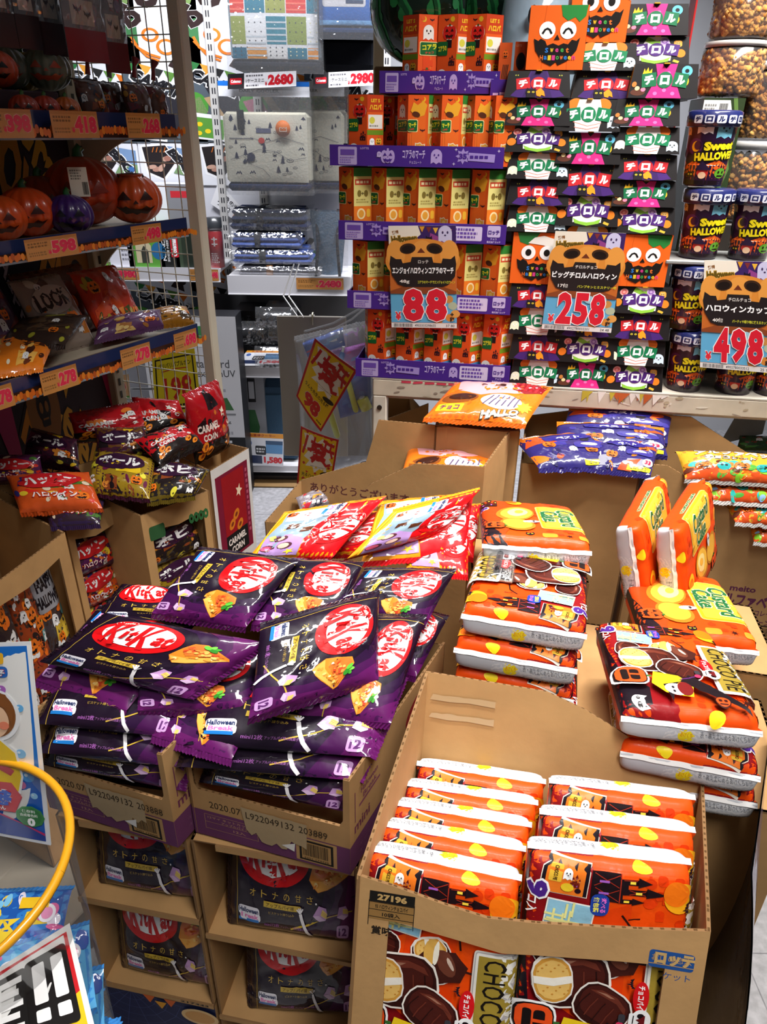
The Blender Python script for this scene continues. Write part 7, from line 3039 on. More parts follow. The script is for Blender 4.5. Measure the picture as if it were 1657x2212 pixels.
for p in ((10, 80, 20, 100), (28, 80, 38, 100)):
    a.rect(*p, '#aaacb2')
a.ell(30, 46, 14, 24, '#2f5a34', n=6)
a.scrib(6, 6, 50, 18, 2, '#5a5c62', 1)
printed_box('tent_carton', 'grey box with a green hexagon tent print under the white shelf', 'box', 518, 568, 806, 1004, YS - .01, .3, a, '#6a6c70', zD + .001)
b = MB()
A, B = K(566, 1003, YS + .02), K(640, 826, YS + .02)
b.box((A[0], YS + .02, zD + .001), (B[0], YS + .3, B[2]), '#33495e', 'cloth', .03)
b.box((A[0] + .01, YS + .012, zD + .04), (B[0] - .01, YS + .022, B[2] - .07), '#3f5a72', 'cloth', .004)
tag(b.build('cooler_box'), 'dark blue soft cooler under the white shelf beside the grey board', 'cooler bag')
for i, (l, r_, tp, bt, c) in enumerate(((492, 610, 690, 742, '#14161c'), (558, 640, 660, 705, '#1c1f28'), (556, 632, 742, 790, '#2a2d36'))):
    y = YS + .02 - .03 * i
    A, B = K(l, bt, y), K(r_, tp, y)
    b = MB()
    W, H = B[0] - A[0], B[2] - A[2]
    b.box((-W / 2, 0, 0), (W / 2, .25, H * .8), c, 'foil', .03)
    o = tag(b.build('bagged_cooler', loc=((A[0] + B[0]) / 2, y, A[2] if i < 2 else zC_ + .001)), ('black bagged cooler packed under the right camping shelf', 'upper dark bagged cooler behind the grey board', 'grey bagged cooler lying on the white shelf')[i], 'cooler bag')
    b = MB()
    b.grid(lambda u, v: np.c_[W * 1.06 * (u - .5), -.015 - .02 * np.sin(math.pi * v), H * .95 * v], 14, 8, '#fff', 'clearbag')
    b.build('clear_bag', o)
# the dark back of the lower bays
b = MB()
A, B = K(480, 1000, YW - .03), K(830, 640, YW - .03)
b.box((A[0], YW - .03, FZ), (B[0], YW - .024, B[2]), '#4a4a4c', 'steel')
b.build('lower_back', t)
for lab, c4, pr, sub in (('tilted offer card lying on the white lower shelf', [(512, 787), (612, 787), (616, 758), (534, 757)], '1580', 1), ('white offer card reading 1580 hung below the lower shelf', [(535, 1003), (612, 1008), (613, 938), (527, 934)], '1580', 0)):
    a = Art(86, 72, '#e6e8ee')
    a.rect(0, 62, 86, 72, '#e89a2c')
    a.T('お買得クーラー', 40, 67, 56, 6, '#a8341c', .02)
    a.rect(46, 28, 84, 56, '#5a92c4')
    a.rect(46, 48, 84, 56, '#33557a')
    a.rr(22, 24, 46, 44, 3, '#1a1c22')
    a.scrib(24, 28, 44, 40, 2, '#e8e8ea', 1)
    a.ell(10, 50, 5, 7, '#4a6ab0', n=12)
    a.rect(4, 4, 36, 22, '#2a3658')
    a.T('1,580', 62, 12, 44, 17, '#d81f2c', .06)
    sign('offer_card', lab, 'price card', [K(*p, YS - .065 - (.0 if i < 2 or not sub else -.03)) for i, p in enumerate(c4)], a)
b = MB()
A, B = Q(545, 1052, FZ + .004), Q(650, 1052, FZ + .004)
b.box((0, 0, 0), (B[0] - A[0], .16, .008), '#9a7a50', 'kraft', .002)
tag(b.build('cardboard_sheet', loc=tuple(A)), 'flat brown cardboard sheet on the floor below the camping shelves', 'cardboard')

# handwritten signs seen through the wire grid
a = Art(100, 128, '#e0c81c')
for p in ((6, 8, 94, 11), (6, 116, 94, 119)):
    a.rect(*p, '#1a1710')
for p in ((6, 8, 9, 119), (91, 8, 94, 119)):
    a.rect(*p, '#1a1710')
a.T('バリバリバブルガン', 50, 104, 76, 11, '#1a1710', .02)
a.line([(20, 92), (50, 95), (80, 93)], 2, '#b8241c')
a.T('198', 54, 54, 62, 50, '#c4281c', .03)
a.scrib(34, 14, 88, 22, 1, '#1a1710', 2)
sign('handwritten_sign', 'yellow handwritten sign reading 198 behind the cream grid', 'sign', [Q(336, 902, .30) * 0 + onp(336, 902, (0, 2.9, 0), (0, 1, 0)), onp(436, 885, (0, 2.9, 0), (0, 1, 0)), onp(420, 752, (0, 2.9, 0), (0, 1, 0)), onp(328, 770, (0, 2.9, 0), (0, 1, 0))], a, 'paper')
a = Art(56, 56, '#d9a878')
a.rect(0, 0, 56, 8, '#5a9a4a')
a.T('100', 28, 28, 40, 24, '#d8283c', .06, out='#f4d8c4', ow=1)
a.scrib(4, 44, 40, 52, 2, '#8a5a30', 1)
sign('price_tag', 'small orange price tag reading 100 beside the yellow sign', 'price card', [onp(p[0], p[1], (0, 2.92, 0), (0, 1, 0)) for p in ((228, 868), (282, 862), (278, 808), (226, 815))], a)
t2 = thing('sign_stand', 'thin metal stand carrying the yellow 198 sign and the 100 tag', 'stand', loc=(0, 0, 0))
b = MB()
for p in ((380, 820), (254, 840)):
    q = onp(p[0], p[1], (0, 2.94, 0), (0, 1, 0))
    b.tube([(q[0], 2.94, FZ), (q[0], 2.94, q[2])], .006, '#8a8a8c', 'metal', 8)
q = onp(254, 840, (0, 2.94, 0), (0, 1, 0))
q2 = onp(380, 840, (0, 2.94, 0), (0, 1, 0))
b.tube([q, q2], .006, '#8a8a8c', 'metal', 8)
b.build('metal_frame', t2)

# ------------------------------------------------------------------ grey board, clear vinyl sack and the two crumpled flyers
YB = 2.75
A, B = onp(614, 985, (0, YB, 0), (0, 1, 0)), onp(748, 684, (0, YB, 0), (0, 1, 0))
t2 = thing('grey_board', 'plain grey board hanging on a hook beside the candy table', 'board', loc=(A[0], YB, A[2]))
W, H = B[0] - A[0], B[2] - A[2]
b = MB()
b.box((0, 0, 0), (W, .008, H), '#a39d92', 'card', .003)
b.build('panel', t2)
b = MB()
b.box((W * .46, .009, FZ - A[2]), (W * .54, .03, H), '#8a8680', 'steel', .002)
b.box((W * .2, .009, FZ - A[2]), (W * .8, .16, FZ - A[2] + .01), '#8a8680', 'steel', .002)
b.build('stand', t2)
b = MB()
b.tube([(W * .52, -.012, H - .03), (W * .52, -.014, H - .005), (W * .52, -.004, H + .012), (W * .52, .012, H + .01)], .0035, '#c9c2a8', 'metal', 8)
b.build('hook', t2)
b = MB()
for i in (0, 1):
    p, q = onp(612 + 12 * i, 640, (0, YB + .12, 0), (0, 1, 0)), onp(644 + 12 * i, 686, (0, YB, 0), (0, 1, 0))
    b.tube([np.array([p[0], YB + .5, p[2] + .06]), p, q], .003, '#d6d4d0', 'metal', 6)
tag(b.build('display_hook'), 'pair of thin metal display hooks above the grey board', 'hook')


def on(px, py, y):
    return onp(px, py, (0, y, 0), (0, 1, 0))


YV = 2.55
c = [on(640, 735, YV), on(800, 700, YV), on(815, 985, YV), on(655, 1035, YV)]
q = [c[3], c[2], c[1], c[0]]
W, H = np.linalg.norm(c[1] - c[0]), np.linalg.norm(c[3] - c[0])
tube = Tube(W, H, .16, 2.2, 2.6, seed=3, wr=.8, quad=q)
bag('clear_sack', 'large clear vinyl sack of glow toys hanging between the grey board and the candy table', 'clear sack', tube, None, '#fff', '#fff', 'vinyl', seal=.02)
for i, (p0, p1, col, rr2, lab) in enumerate((((730, 945), (700, 850), '#c9cf2a', .012, 'yellow glow stick lying lowest in the clear sack'), ((770, 890), (745, 800), '#d4d62a', .011, 'yellow glow stick leaning in the middle of the clear sack'), ((793, 885), (782, 860), '#e6e81a', .022, 'bright yellow round toy in the clear sack by the table leg'), ((715, 880), (740, 760), '#2a6ab8', .010, 'blue glow stick in the clear sack'))):
    a0, a1 = on(*p0, YV), on(*p1, YV)
    b = MB()
    m_ = (a0 + a1) / 2
    b.tube([a0 - m_, (a0 - m_) * .9, (a1 - m_) * .9, a1 - m_], [rr2 * .6, rr2, rr2, rr2 * .6], col, 'plastic', 14)
    b.tube([a1 - m_, (a1 - m_) * 1.18], rr2 * .5, '#e9eae6', 'plastic', 10)
    tag(b.build('glow_stick', loc=m_), lab, 'glow stick', 'glow sticks in the clear sack')
for px, lab, cs in (([(655, 745), (740, 712), (745, 745), (665, 770)], 'blue toy packet at the top of the clear sack', ['#1f4fae', '#3a8ad0', '#e8e8f0', '#c42a5a']), ([(720, 840), (800, 800), (802, 880), (735, 900)], 'blue toy packet deep in the clear sack', ['#1f4fae', '#2a6ac4', '#1a3a8a']), ([(690, 770), (790, 745), (790, 785), (700, 800)], 'pink and lilac toy packet in the clear sack', ['#b06ab8', '#e05aa0', '#8a9ae0'])):
    loose_bag(lab, [on(x, y, YV + .02) for x, y in px], snack_art(len(lab), cs[0], cs, None, jacks=0, ghosts=1, blobs=10), cs[0], T=.02, name='toy_packet', group='toy packets in the clear sack', nu=16, nv=16, cat='toy packet')
b = MB()
P0 = [on(p[0], p[1], y) for p, y in (((640, 738), 2.5), ((700, 722), 2.4), ((760, 690), 2.3), ((800, 655), 2.2), ((790, 600), 2.1))]
for dx in (0, .03):
    b.tube([p + np.array([dx, 0, dx * 1.2]) for p in P0], .0035, '#fff', 'vinyl', 8)
tag(b.build('vinyl_strap'), 'clear vinyl strap from the sack up to the purple trays', 'strap')


def flyer_art(line1, price):
    a = Art(100, 150, '#c41f28')
    a.rect(5, 5, 95, 145, '#f0c81c')
    a.poly([(10, 140), (18, 120), (8, 112), (24, 104), (14, 90), (30, 84), (20, 70), (40, 72), (46, 58), (60, 70), (80, 62), (78, 78), (94, 84), (82, 98), (95, 108), (80, 116), (90, 138), (70, 128), (60, 142), (46, 128), (32, 142)], '#f2eee6')
    red = '#c41f2a'
    # brush strokes of the big heading
    for p, w in (([(20, 138), (16, 118), (10, 96)], 6), ([(30, 128), (44, 124), (60, 126)], 7), ([(40, 140), (38, 122), (30, 104)], 5), ([(22, 108), (44, 112), (64, 106)], 7), ([(62, 138), (78, 132), (92, 130)], 7), ([(60, 120), (78, 116), (94, 114)], 7), ([(70, 140), (68, 124), (60, 100)], 5), ([(84, 136), (82, 120), (90, 100)], 5), ([(48, 104), (46, 92), (36, 82)], 6), ([(64, 104), (66, 90), (76, 80), (88, 84)], 7)):
        a.line(p, w, red)
    a.T('荒', 52, 106, 44, 40, red, .06)
    a.T('売れ切れ御免', 50, 68, 66, 12, '#1a1512', .04)
    a.T(line1, 48, 50, 74, 9, '#1a1512', .02)
    a.ell(78, 60, 16, 5, '#15120f', 8, n=20)
    a.T(price, 46, 24, 52, 32, '#a8141c', .06, out='#f6d8c0', ow=1)
    a.T(price, 46, 24, 50, 31, '#d02a30', .05)
    a.scrib(74, 8, 92, 13, 1, '#4a3a10', 3)
    return a


YF = 2.44
sign('flyer', 'crumpled yellow and red flyer with a 98, upper one on the clear sack', 'flyer', [on(640, 855, YF), on(693, 933, YF), on(772, 800, YF), on(680, 730, YF)], flyer_art('うんち先生の光る棒', '98'), bend=.0, bu_=.012)
sign('flyer', 'crumpled yellow and red flyer, lower of the two, running down behind the carton', 'flyer', [on(640, 1066, YF), on(712, 1075, YF), on(732, 950, YF), on(650, 920, YF)], flyer_art('光るハートバトン', '98'), bend=.0, bu_=.010)

# ------------------------------------------------------------------ cartons under the table


def cart_px(label, fl, fr, z, depth, zb, prof, right=None, back=None, left=None, name='carton', art=None, dirn=None):
    A, B = Q(*fl, z)[:2], Q(*fr, z)[:2]
    d = np.array([B[0] - A[0], B[1] - A[1]])
    n = np.array([-d[1], d[0]]) / np.linalg.norm(d) if dirn is None else np.array(dirn)
    C = [tuple(A), tuple(B), tuple(B + n * depth), tuple(A + n * depth)]
    return carton(label, C, zb, prof, right or [(0, z), (1, z)], back or [(0, z), (1, z)], left or [(0, z), (1, z)], name, 'open kraft cartons under the candy table', farm=art), C


fl, fr = (-.307, 1.637), (.228, 1.496)
pt = [wall_sz(fl, fr, *p) for p in ((575, 1127), (700, 1090), (799, 1047), (845, 1025), (898, 1002), (1048, 1009))]
prof = [(0, .55), (.30, .56)] + [(s, z) for s, z in pt[2:-1]] + [(1, pt[-1][1])]
Lf = math.dist(fl, fr)
a = Art(Lf * 1000, 400)
x_, z_ = wall_sz(fl, fr, 775, 1064)
a.T('ありがとうございます', x_ * Lf * 1000, (z_ - .4) * 1000, 250, 26, '#6a3a3a', .02)
for px in (852, 868):
    s0, z0 = wall_sz(fl, fr, px, 1100)
    a.rect(s0 * Lf * 1000 - 12, (z0 - .4) * 1000 - 14, s0 * Lf * 1000 + 12, (z0 - .4) * 1000 + 14, '#7a4a40')
    a.rect(s0 * Lf * 1000 - 9, (z0 - .4) * 1000 - 11, s0 * Lf * 1000 + 9, (z0 - .4) * 1000 + 11, KRAFT)
CB2 = [fl, fr, (.305, 1.645), (-.228, 1.785)]
carton('large open kraft carton with purple thank-you lettering behind the wafer bags', CB2, FZ, prof, [(0, pt[-1][1]), (1, .805)], [(0, .805), (.6, .80), (.66, .68), (1, .60)], [(0, .60), (1, .55)], 'carton', 'open kraft cartons under the candy table', farm=(a, 0, .4, 1, .8))
t2, CB1 = cart_px('tall kraft carton before the table holding the uppermost orange pastry bag', (940, 922), (1124, 932), .80, .13, FZ, [(0, .80), (1, .80)], right=[(0, .80), (1, .80)])
cart_px('dark kraft carton in the shade left under the table', (838, 905), (925, 898), .66, .2, FZ, [(0, .66), (1, .70)])
t2, CM = cart_px('open kraft carton of purple chocolate bags under the table', (1126, 1000), (1384, 1024), .70, .30, FZ, [(0, .70), (1, .70)], right=[(0, .70), (.4, .73), (1, .785)], back=[(0, .785), (1, .72)])
fl, fr = tuple(Q(1403, 1004, .70)[:2]), (1.18, 1.60)
pt = [wall_sz(fl, fr, *p) for p in ((1405, 1003), (1442, 1006), (1500, 1040), (1657, 1165))]
Lm = math.dist(fl, fr)
a = Art(Lm * 1000, 500)
mk = lambda px, py: (lambda q: (q[0] * Lm * 1000, (q[1] - .2) * 1000))(wall_sz(fl, fr, px, py))
for t_, px, py, w, h, b_ in (('meito', 1605, 1272, 66, 18, .03), ('アルファベット', 1622, 1300, 190, 42, .04), ('チョコレート', 1640, 1325, 90, 18, .02), ('ドーン', 1643, 1345, 50, 18, .02)):
    x, y = mk(px, py)
    a.T(t_, x, y, w, h, '#6a2f52', b_)
x, y = mk(1634, 1368)
a.rect(x - 36, y - 28, x + 36, y + 28, '#2a1d14')
a.rect(x - 32, y - 24, x + 32, y + 24, KRAFT)
a.bars(x - 28, y - 20, x + 28, y + 20, '#2a1d14', 3)
CT = [fl, fr, (1.22, 1.74), (fl[0] + .035, fl[1] + .15)]
carton('tall kraft carton with purple lettering and a barcode at the right, its front cut low', CT, FZ, [(0, pt[0][1]), (pt[1][0], pt[1][1]), (pt[2][0], pt[2][1]), (pt[3][0], pt[3][1]), (1, pt[3][1] - .06)], [(0, .45), (1, .6)], [(0, .6), (.5, .70), (.8, .785), (1, .785)], [(0, .785), (1, pt[0][1])], 'carton', 'open kraft cartons under the candy table', farm=(a, 0, .2, 1, .7))

# --- bags in them
PKA = ['#c9402a', '#e8a0a8', '#f4d8d0', '#8a1a20', '#f0b0b4', '#7a3a1c']


def pastry_art(seed, name):
    a = Art(120, 84, '#e8761a')
    a.poly([(10, 84), (20, 50), (50, 40), (86, 46), (112, 60), (116, 84)], '#e8a8b0')
    a.poly([(76, 84), (80, 56), (96, 50), (114, 58), (116, 84)], '#8a141c')
    for i in range(5):
        a.line([(80 + 7 * i, 84), (82 + 6 * i, 56)], 3, '#b8242c')
    a.ell(30, 32, 20, 11, '#8a4a1c', 8, n=24)
    a.ell(32, 34, 15, 7, '#3a1a10', 8, n=22)
    a.ell(78, 28, 24, 13, '#cfc9d4', -8, n=24)
    for i in range(6):
        a.line([(60 + 7 * i, 20), (66 + 6 * i, 38)], 1.6, '#5a4a6a')
    a.ell(46, 62, 3, 4, '#2a1418', n=12)
    a.ell(64, 64, 6, 6, '#3a1a1c', n=16)
    a.rr(10, 8, 40, 20, 2, '#b8c82a')
    a.T('チョコ', 25, 14, 22, 8, '#8a2a5a', .04)
    a.star(106, 22, 10, 6, 9, '#a8c42a')
    a.T(name, 84, 9, 40, 9, '#f4e8c8', .05, 10, out='#3a2a10', ow=1)
    jack(a, 112, 76, 10)
    return a


px_bag('orange pastry bag with pink and red print on the tall carton before the table', [(985, 826), (1192, 836), (1135, 917), (918, 902)], .832, .875, pastry_art(1, 'HALLO'), '#d8641a', T=.05, group='orange pastry bags under the table', nu=34, nv=34, back='#c4561a')
px_bag('pastry bag inside the thank-you carton with its pink and red print showing', [(885, 962), (1082, 968), (1060, 1050), (862, 1045)], .70, .725, pastry_art(2, 'HALLO'), '#b8341c', T=.05, group='orange pastry bags under the table', nu=30, nv=30)
px_bag('orange pastry bag leaning on the left flap of the thank-you carton', [(835, 930), (905, 918), (868, 968), (790, 1003)], .66, .72, pastry_art(3, 'PIE'), '#e8761a', T=.04, group='orange pastry bags under the table', nu=26, nv=26)
px_bag('small pink and green candy bag at the low corner of the thank-you carton', [(705, 1040), (800, 1040), (790, 1075), (690, 1072)], .555, .59, snack_art(5, '#d8d4c4', ['#d85a9a', '#a8c42a', '#e8702a', '#c42a3a'], 'ドン', '#fff', '#c42a6a', jacks=0), '#c9c4b4', T=.04, group=None, nu=22, nv=22)
px_bag('clear wrapped candy bag at the left end of the thank-you carton', [(640, 1075), (700, 1050), (710, 1085), (650, 1105)], .55, .575, snack_art(8, '#8a8088', ['#c42a3a', '#d8d4dc', '#3a3a4a', '#e89a2c'], None, jacks=0), '#a09aa0', T=.03, nu=20, nv=20)


def choc_art(seed):
    a = snack_art(seed, '#2a2466', ['#1f1a4e', '#d8701c', '#1a1420', '#3a3488', '#8a8a9a', '#c4481c'], None, jacks=2, ghosts=1, blobs=14)
    a.poly([(0, 78), (0, 62), (40, 70), (100, 64), (100, 78)], '#e07a1c')
    a.T('meiji', 16, 70, 18, 6, '#ffffff', .04)
    a.poly([(24, 60), (50, 68), (80, 60), (78, 52), (26, 52)], '#241e78')
    a.T('ベスト', 52, 57, 26, 7, '#f0f0f4', .05)
    a.rr(54, 30, 92, 44, 6, '#3a3488')
    a.ell(72, 38, 10, 3, '#e8e8f4', n=16)
    a.ell(88, 18, 8, 8, '#f2e8ee', n=22)
    a.T('33', 88, 18, 9, 8, '#c42a4a', .06)
    a.rect(60, 2, 96, 9, '#e8d81c')
    a.T('ミニサイズ', 78, 5.5, 26, 5, '#2a2018', .03)
    return a


MJ = [choc_art(31), choc_art(37)]
for i, (px, zf, zb, lab) in enumerate(([[(1232, 878), (1452, 893), (1440, 958), (1215, 935)], .735, .785, 'purple chocolate bag standing at the back of its carton, orange top'], [[(1205, 912), (1432, 925), (1440, 985), (1200, 968)], .725, .765, 'purple chocolate bag, second from the back of its carton'], [[(1112, 950), (1300, 932), (1330, 1010), (1165, 1012)], .715, .745, 'purple chocolate bag twisted at the front left of its carton'], [[(1280, 952), (1425, 960), (1405, 1026), (1270, 1012)], .712, .74, 'purple chocolate bag with a 33 badge at the front right of its carton'])):
    px_bag(lab, px, zf, zb, MJ[i % 2], '#2a2466', T=.04, group='purple chocolate bags', nu=28, nv=28)


def alpha_art(seed):
    a = Art(120, 70, '#d0a02c')
    r = random.Random(seed)
    a.rect(0, 0, 120, 20, '#c94a1c')
    for i in range(26):
        a.ell(r.uniform(4, 116), r.uniform(4, 34), r.uniform(4, 9), r.uniform(3, 7), r.choice(('#7ab82a', '#2aa8a0', '#e8701c', '#8ab4e0', '#5a2a1c', '#d8402a', '#4a9a3a')), r.uniform(0, 90), n=14)
    for x in (24, 66, 108):
        jack(a, x, 24, 18, '#ec6a1c')
    for x in (46, 90):
        a.ell(x, 22, 8, 8, '#1f9a9a', n=18)
        a.rect(x - 4, 22, x - 1, 25, '#123')
        a.rect(x + 1, 22, x + 4, 25, '#123')
    a.T('アルファベット', 64, 56, 92, 15, '#f2eee0', .05, -3, out='#3a2a14', ow=1)
    a.T('チョコレート', 54, 42, 54, 8, '#f2eee0', .05, -3, out='#3a2a14', ow=1)
    return a


AL = [alpha_art(3), alpha_art(9)]
for i, (px, zf, zb, lab) in enumerate(([[(1462, 975), (1700, 985), (1690, 1046), (1482, 1035)], .68, .72, 'gold and green chocolate bag, top of the stack in the right carton'], [[(1500, 1030), (1720, 1035), (1715, 1092), (1535, 1080)], .63, .655, 'gold and green chocolate bag, second in the stack in the right carton'], [[(1560, 1078), (1740, 1085), (1735, 1138), (1590, 1128)], .58, .605, 'gold and green chocolate bag, third in the stack in the right carton'], [[(1615, 1125), (1760, 1130), (1755, 1185), (1630, 1170)], .53, .555, 'gold and green chocolate bag, lowest in the stack in the right carton'])):
    px_bag(lab, px, zf, zb, AL[i % 2], '#c9762a', T=.05, group='gold and green chocolate bags', nu=26, nv=26, seals='#e6e4e0')
px_bag('green snack bag in the dark behind the right carton', [(1600, 942), (1700, 945), (1710, 980), (1590, 975)], .66, .70, snack_art(77, '#2a4a24', ['#4a8a3a', '#7a2a1c', '#c4402a'], None, jacks=0), '#24401f', T=.04, nu=18, nv=18)
b = MB()
b.prism([(0, 0), (.13, .02), (.17, .24), (.15, .25)], (0, 0, 0), (1, .2, 0), (0, .35, 1), .003, '#8a8a88', 'kraft')
tag(b.build('carton_flap', loc=tuple(Q(1555, 960, .68))), 'grey carton flap sticking up behind the right carton', 'cardboard')

# plain cartons that carry the pie stacks
under('closed carton under the left pie stack', [(.12, .93), (.40, .87), (.46, 1.22), (.18, 1.28)], .545)
under('closed carton under the right pie stack', [(.44, .80), (.64, .76), (.70, 1.02), (.51, 1.06)], .53)
under('closed carton under the cake packs', [(.50, 1.09), (.74, 1.03), (.78, 1.26), (.55, 1.32)], .57)
under('closed carton under the flat cake pack', [(.19, 1.31), (.43, 1.26), (.44, 1.40), (.20, 1.45)], .62)

# dark printed vinyl skirt along the right side of the front carton
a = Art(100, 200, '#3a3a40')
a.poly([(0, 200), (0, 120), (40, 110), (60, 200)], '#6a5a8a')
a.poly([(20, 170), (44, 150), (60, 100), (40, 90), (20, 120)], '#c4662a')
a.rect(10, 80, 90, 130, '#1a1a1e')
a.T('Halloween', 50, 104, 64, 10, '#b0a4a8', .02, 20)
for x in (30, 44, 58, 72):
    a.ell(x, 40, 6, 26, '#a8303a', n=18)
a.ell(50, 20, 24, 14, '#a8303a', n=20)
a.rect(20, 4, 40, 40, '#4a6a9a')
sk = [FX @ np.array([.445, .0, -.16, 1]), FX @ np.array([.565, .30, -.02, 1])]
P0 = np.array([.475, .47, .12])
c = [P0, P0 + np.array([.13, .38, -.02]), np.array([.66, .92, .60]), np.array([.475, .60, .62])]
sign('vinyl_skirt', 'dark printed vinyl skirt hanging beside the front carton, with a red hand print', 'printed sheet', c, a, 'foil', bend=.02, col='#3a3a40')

# ------------------------------------------------------------------ on the table behind the towers
for i, (px, py, d, lab) in enumerate(((905, 18, .34, 'inflatable watermelon ball at the left above the biscuit boxes'), (1036, 14, .55, 'inflatable watermelon ball at the right above the biscuit boxes'))):
    s, z = dpx(px, py, d)
    R = .125
    t2 = thing('watermelon_ball', lab, 'beach ball', X=DX(s, d, z), group='inflatable watermelon balls')
    b = MB()
    n = 28
    b.lathe([(max(.0005, R * math.sin(math.pi * k / n)), -R * math.cos(math.pi * k / n)) for k in range(n + 1)], '#0f2418', 'foil', 56)
    r = random.Random(i + 2)
    a = Art(360, 160)
    for k in range(11):
        x = 33 * k + 8
        pts = [(x + r.uniform(-7, 7), 150 - 14 * j) for j in range(11)]
        a.line(pts, 11, '#2f8f4c')
        for p in pts[1:-1]:
            a.ell(min(max(p[0] + r.uniform(-8, 8), 8), 352), p[1], 8, 6, '#2a8445', r.uniform(0, 90), n=10)
        a.line(pts, 4, '#12502a')

    def fnw(u, v):
        w = 2 * math.pi * u
        ph = np.radians(8 + 164 * (1 - v))
        N = np.c_[np.sin(ph) * np.cos(w), np.sin(ph) * np.sin(w), np.cos(ph)]
        return N * R * 1.001, N
    b.art(a, fnw, 2 * math.pi * R, math.pi * R, 'foil', .02, .0006)
    b.build('ball', t2, X=frame((0, 0, 0), (.9, .3, .2), (-.3, .9, .1)))
    b = MB()
    b.tube([(0, 0, R * .98), (0, 0, R * 1.06)], .008, '#3a7a4a', 'plastic', 10)
    b.build('valve', t2)
s, z = dpx(935, 300, .40)
b = MB()
b.box((-.16, -.08, 0), (.2, .1, dpx(905, 18, .34)[1] - .128 - TZ), '#8a6c48', 'kraft', .004)
tag(b.build('backing_carton', X=DX(s, .42, TZ + .0005)), 'tall plain carton behind the biscuit tower carrying the watermelon balls', 'cardboard box')
# ghost balloon
s, _ = dpx(1160, 60, .36)
z0 = TZ + .001
t2 = thing('ghost_balloon', 'pale blue inflatable ghost with black eyes behind the pumpkin boxes', 'inflatable', X=DX(s, .36, z0))
zt = dpx(1160, -90, .36)[1] - z0
b = MB()
Rg = .11
prof = [(.001, 0), (Rg * 1.1, .0), (Rg * 1.12, .03), (Rg * 1.0, zt * .4), (Rg, zt * .75), (Rg * .8, zt * .92), (Rg * .4, zt * .99), (.001, zt)]
b.lathe(prof, '#a9c0d2', 'foil', 40)
b.build('body', t2)
for px in (1152, 1198):
    s2, z2 = dpx(px, 34, .26)
    b = MB()
    P = [(.013 * math.cos(w), .021 * math.sin(w)) for w in np.linspace(0, 6.283, 17)[:-1]]
    b.prism(P, (0, 0, 0), (1, 0, 0), (0, 0, 1), .004, '#15171c', 'foil')
    x = s2 - s
    b.build('eye', t2, loc=(x, -math.sqrt(max(0, Rg * Rg - x * x)) - .002, z2 - z0))
# two small snack boxes and a red pack behind
for l, r_, top, bot, d, lab, tx in ((1076, 1108, 92, 152, .06, 'orange pretzel stick box beside the top purple tray, left one', 0), (1109, 1143, 90, 152, .06, 'orange pretzel stick box beside the top purple tray, right one', 1)):
    s0, zb_ = dpx(l, bot, d)
    s1, zt_ = dpx(r_, top, d)
    a = Art(40, 80, '#d8561c')
    if tx:
        a.ell(20, 40, 14, 18, '#1d1014', n=20)
        a.T('LOTTE', 12, 72, 16, 5, '#e8a07a', .03)
    else:
        for k in range(4):
            a.line([(12 + 5 * k, 4), (16 + 5 * k, 34)], 3, '#5a2a14')
        jack(a, 20, 56, 18)
    b = MB()
    b.box((0, 0, 0), (s1 - s0, .05, zt_ - zb_ + .02), '#c44c18', 'card', .001)
    b.art(a, flat((0, -.0004, 0), (s1 - s0, 0, 0), (0, 0, zt_ - zb_ + .02)), s1 - s0, .1, 'card', 9, .0003, False)
    tag(b.build('stick_box', X=DX(s0, d, zb_ - .02)), lab, 'box', 'orange stick boxes')
s0, zb_ = dpx(1078, 200, .07)
s1, _ = dpx(1143, 200, .07)
b = MB()
b.box((-.02, -.015, -.05), (s1 - s0, .06, -.018), '#47258a', 'card', .001)
b.box((-.02, -.015, -.018), (s1 - s0, .06, dpx(1078, 152, .07)[1] - zb_ - .021), '#3f2080', 'card', .001)
a = Art(60, 30, '#47258a')
a.T('37', 44, 14, 16, 12, '#c9b8ea', .05)
a.T('コア', 14, 14, 20, 12, '#c9b8ea', .04)
b.art(a, flat((-.02, -.0155, -.05), (s1 - s0 + .02, 0, 0), (0, 0, .075)), .1, .075, 'card', 9, .0003, False)
tag(b.build('display_tray', X=DX(s0, .06, zb_)), 'short purple tray carrying the orange stick boxes', 'tray')
s0, zb_ = dpx(1470, 215, .13)
s1, zt_ = dpx(1508, -20, .13)
a = Art(40, 180, '#a8181c')
a.rect(0, 100, 40, 130, '#e0c02a')
a.rect(4, 40, 36, 90, '#e0dcd8')
a.scrib(6, 44, 34, 88, 8, '#6a6a70', 3)
a.ell(20, 150, 14, 16, '#d8641c', n=18)
b = MB()
b.box((0, 0, TZ + .001 - zb_), (s1 - s0, .07, zt_ - zb_), '#8a1418', 'card', .003)
b.art(a, flat((0, -.0004, 0), (s1 - s0, 0, 0), (0, 0, zt_ - zb_)), s1 - s0, zt_ - zb_, 'card', 9, .0003, False)
tag(b.build('snack_carton', X=DX(s0, .13, zb_)), 'tall red printed pack between the candy boxes and the tubs', 'box')

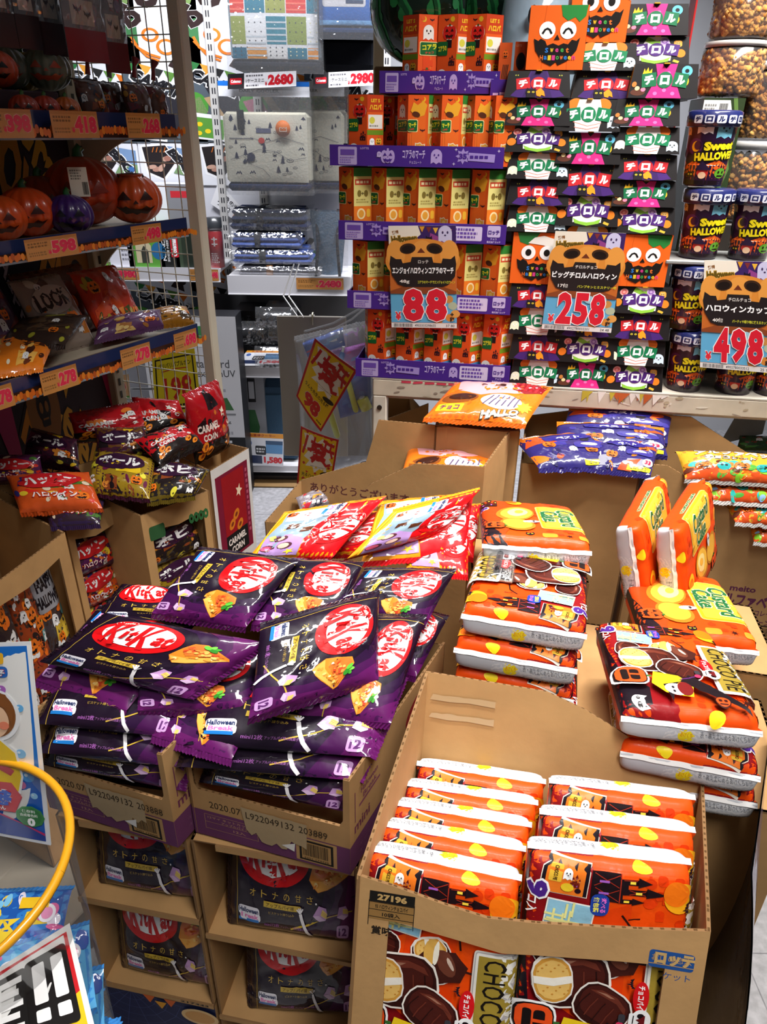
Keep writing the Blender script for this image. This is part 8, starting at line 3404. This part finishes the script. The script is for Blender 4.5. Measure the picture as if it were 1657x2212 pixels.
# white zigzag boxes and snack tubs at the right
a = Art(100, 180, '#2a3a1c')
for k in range(2):
    y = 90 * k
    a.poly([(0, y + 4), (64, y + 4), (80, y + 45), (64, y + 86), (0, y + 86)], '#e0e0dc')
    a.bars(40, y + 62, 60, y + 80, '#2a2a2a', 6)
    a.scrib(4, y + 60, 34, y + 80, 3, '#8a8a88', k)
    a.rect(2, y + 44, 46, y + 54, '#1a1a1a')
    a.poly([(70, y), (84, y + 45), (70, y + 90), (80, y + 90), (94, y + 45), (80, y)], '#5a7a3a')
s0, zb_ = dpx(1484, 412, .17)
s1, zt_ = dpx(1612, 212, .17)
b = MB()
b.box((0, 0, TZ + .001 - zb_), (s1 - s0, .15, zt_ - zb_), '#24301c', 'card', .002)
b.art(a, flat((0, -.0005, 0), (s1 - s0, 0, 0), (0, 0, zt_ - zb_)), s1 - s0, zt_ - zb_, 'card', 9, .0003, False)
tag(b.build('hexagon_carton', X=DX(s0, .17, zb_)), 'tall carton with white zigzag print behind the purple cups, under the snack tubs', 'box')


def snack_tub(label, s, d, z, R, H, seed):
    t2 = thing('snack_tub', label, 'snack tub', X=DX(s, d, z), group='clear tubs of caramel snack balls')
    b = MB()
    b.lathe([(.001, .002), (R * .95, .002), (R, .012), (R, H * .86), (R * .93, H * .88), (R * .93, H * .93)], '#fff', 'tub', 48)
    b.build('clear_body', t2)
    b = MB()
    b.lathe([(R * .95, H * .9), (R * 1.0, H * .895), (R * 1.0, H * .99), (R * .96, H), (.001, H)], '#c9c6c2', 'plastic', 48)
    b.build('white_lid', t2)
    r = random.Random(seed)
    b = MB()
    b.lathe([(.001, .006), (R * .80, .006), (R * .82, H * .82), (.001, H * .82)], '#6b3c14', 'cloth', 24)
    n = 0
    for k in range(900):
        w, z_ = r.uniform(0, 6.283), r.uniform(.012, H * .84)
        rr3 = R * r.uniform(.82, .91)
        q = .0085 * r.uniform(.8, 1.15)
        c_ = (rr3 * math.cos(w), rr3 * math.sin(w), z_)
        V = [(c_[0] + q * a_, c_[1] + q * b_, c_[2] + q * g_) for a_, b_, g_ in ((1, 0, 0), (-1, 0, 0), (0, 1, 0), (0, -1, 0), (0, 0, 1), (0, 0, -1), (.58, .58, .58), (-.58, .58, .58), (.58, -.58, .58), (-.58, -.58, .58), (.58, .58, -.58), (-.58, .58, -.58), (.58, -.58, -.58), (-.58, -.58, -.58))]
        F = []
        for sx, kx in ((1, 0), (-1, 1)):
            for sy, ky in ((1, 2), (-1, 3)):
                for sz, kz in ((1, 4), (-1, 5)):
                    m_ = 6 + (0 if sx > 0 else 1) + (0 if sy > 0 else 2) + (0 if sz > 0 else 4)
                    tri_ = [(kx, ky, m_), (ky, kz, m_), (kz, kx, m_)]
                    F += tri_ if sx * sy * sz > 0 else [f[::-1] for f in tri_]
        b.add(V, F, r.choice(('#c98a42', '#d89a4c', '#b0702e', '#dca85c')), 'cloth', True)
    o = b.build('snack_balls', t2)
    o['kind'] = 'stuff'
    return t2


s_, zt2 = dpx(1572, 208, .22)
R_ = (dpx(1640, 160, .22)[0] - dpx(1505, 160, .22)[0]) / 2
zlid = dpx(1572, 84, .22 - R_)[1]
snack_tub('lower clear tub of caramel snack balls with white lid at the right', s_, .17 + R_ * .9, zt_ + .001, R_, zlid - zt_, 1)
snack_tub('upper clear tub of caramel snack balls cut off by the top of the picture', s_ + .004, .17 + R_ * .9, zt_ + .002 + (zlid - zt_), R_, zlid - zt_, 2)
s_, zl = dpx(1672, 306, .16)
zb2 = TZ + .33
snack_tub('clear tub of caramel snack balls at the right edge behind the cups', s_, .30, zl - .19, .07, .19, 3)
snack_tub('clear tub of caramel snack balls at the right edge, standing on another tub', s_ + .004, .30, zl + .001, .07, .17, 4)
b = MB()
b.box((-.09, -.085, TZ + .001), (.1, .085, zl - .19 - .001), '#2a2420', 'card', .003)
tag(b.build('riser_carton', X=DX(s_, .30, 0)), 'dark carton under the right tubs', 'box')
# cream post of the neighbouring rack
b = MB()
q0 = onp(818, 100, DO + DN * .66, DN)
b.box((-.016, -.01, FZ), (.016, .02, 2.1), '#cbbfa6', 'steel', .003)
tag(b.build('rack_post', loc=(q0[0], q0[1], 0)), 'cream steel rack post behind the top purple tray', 'post')

# lift everything so that the floor is at zero
for o in SC.objects:
    if o.parent is None:
        o.location.z -= FZ
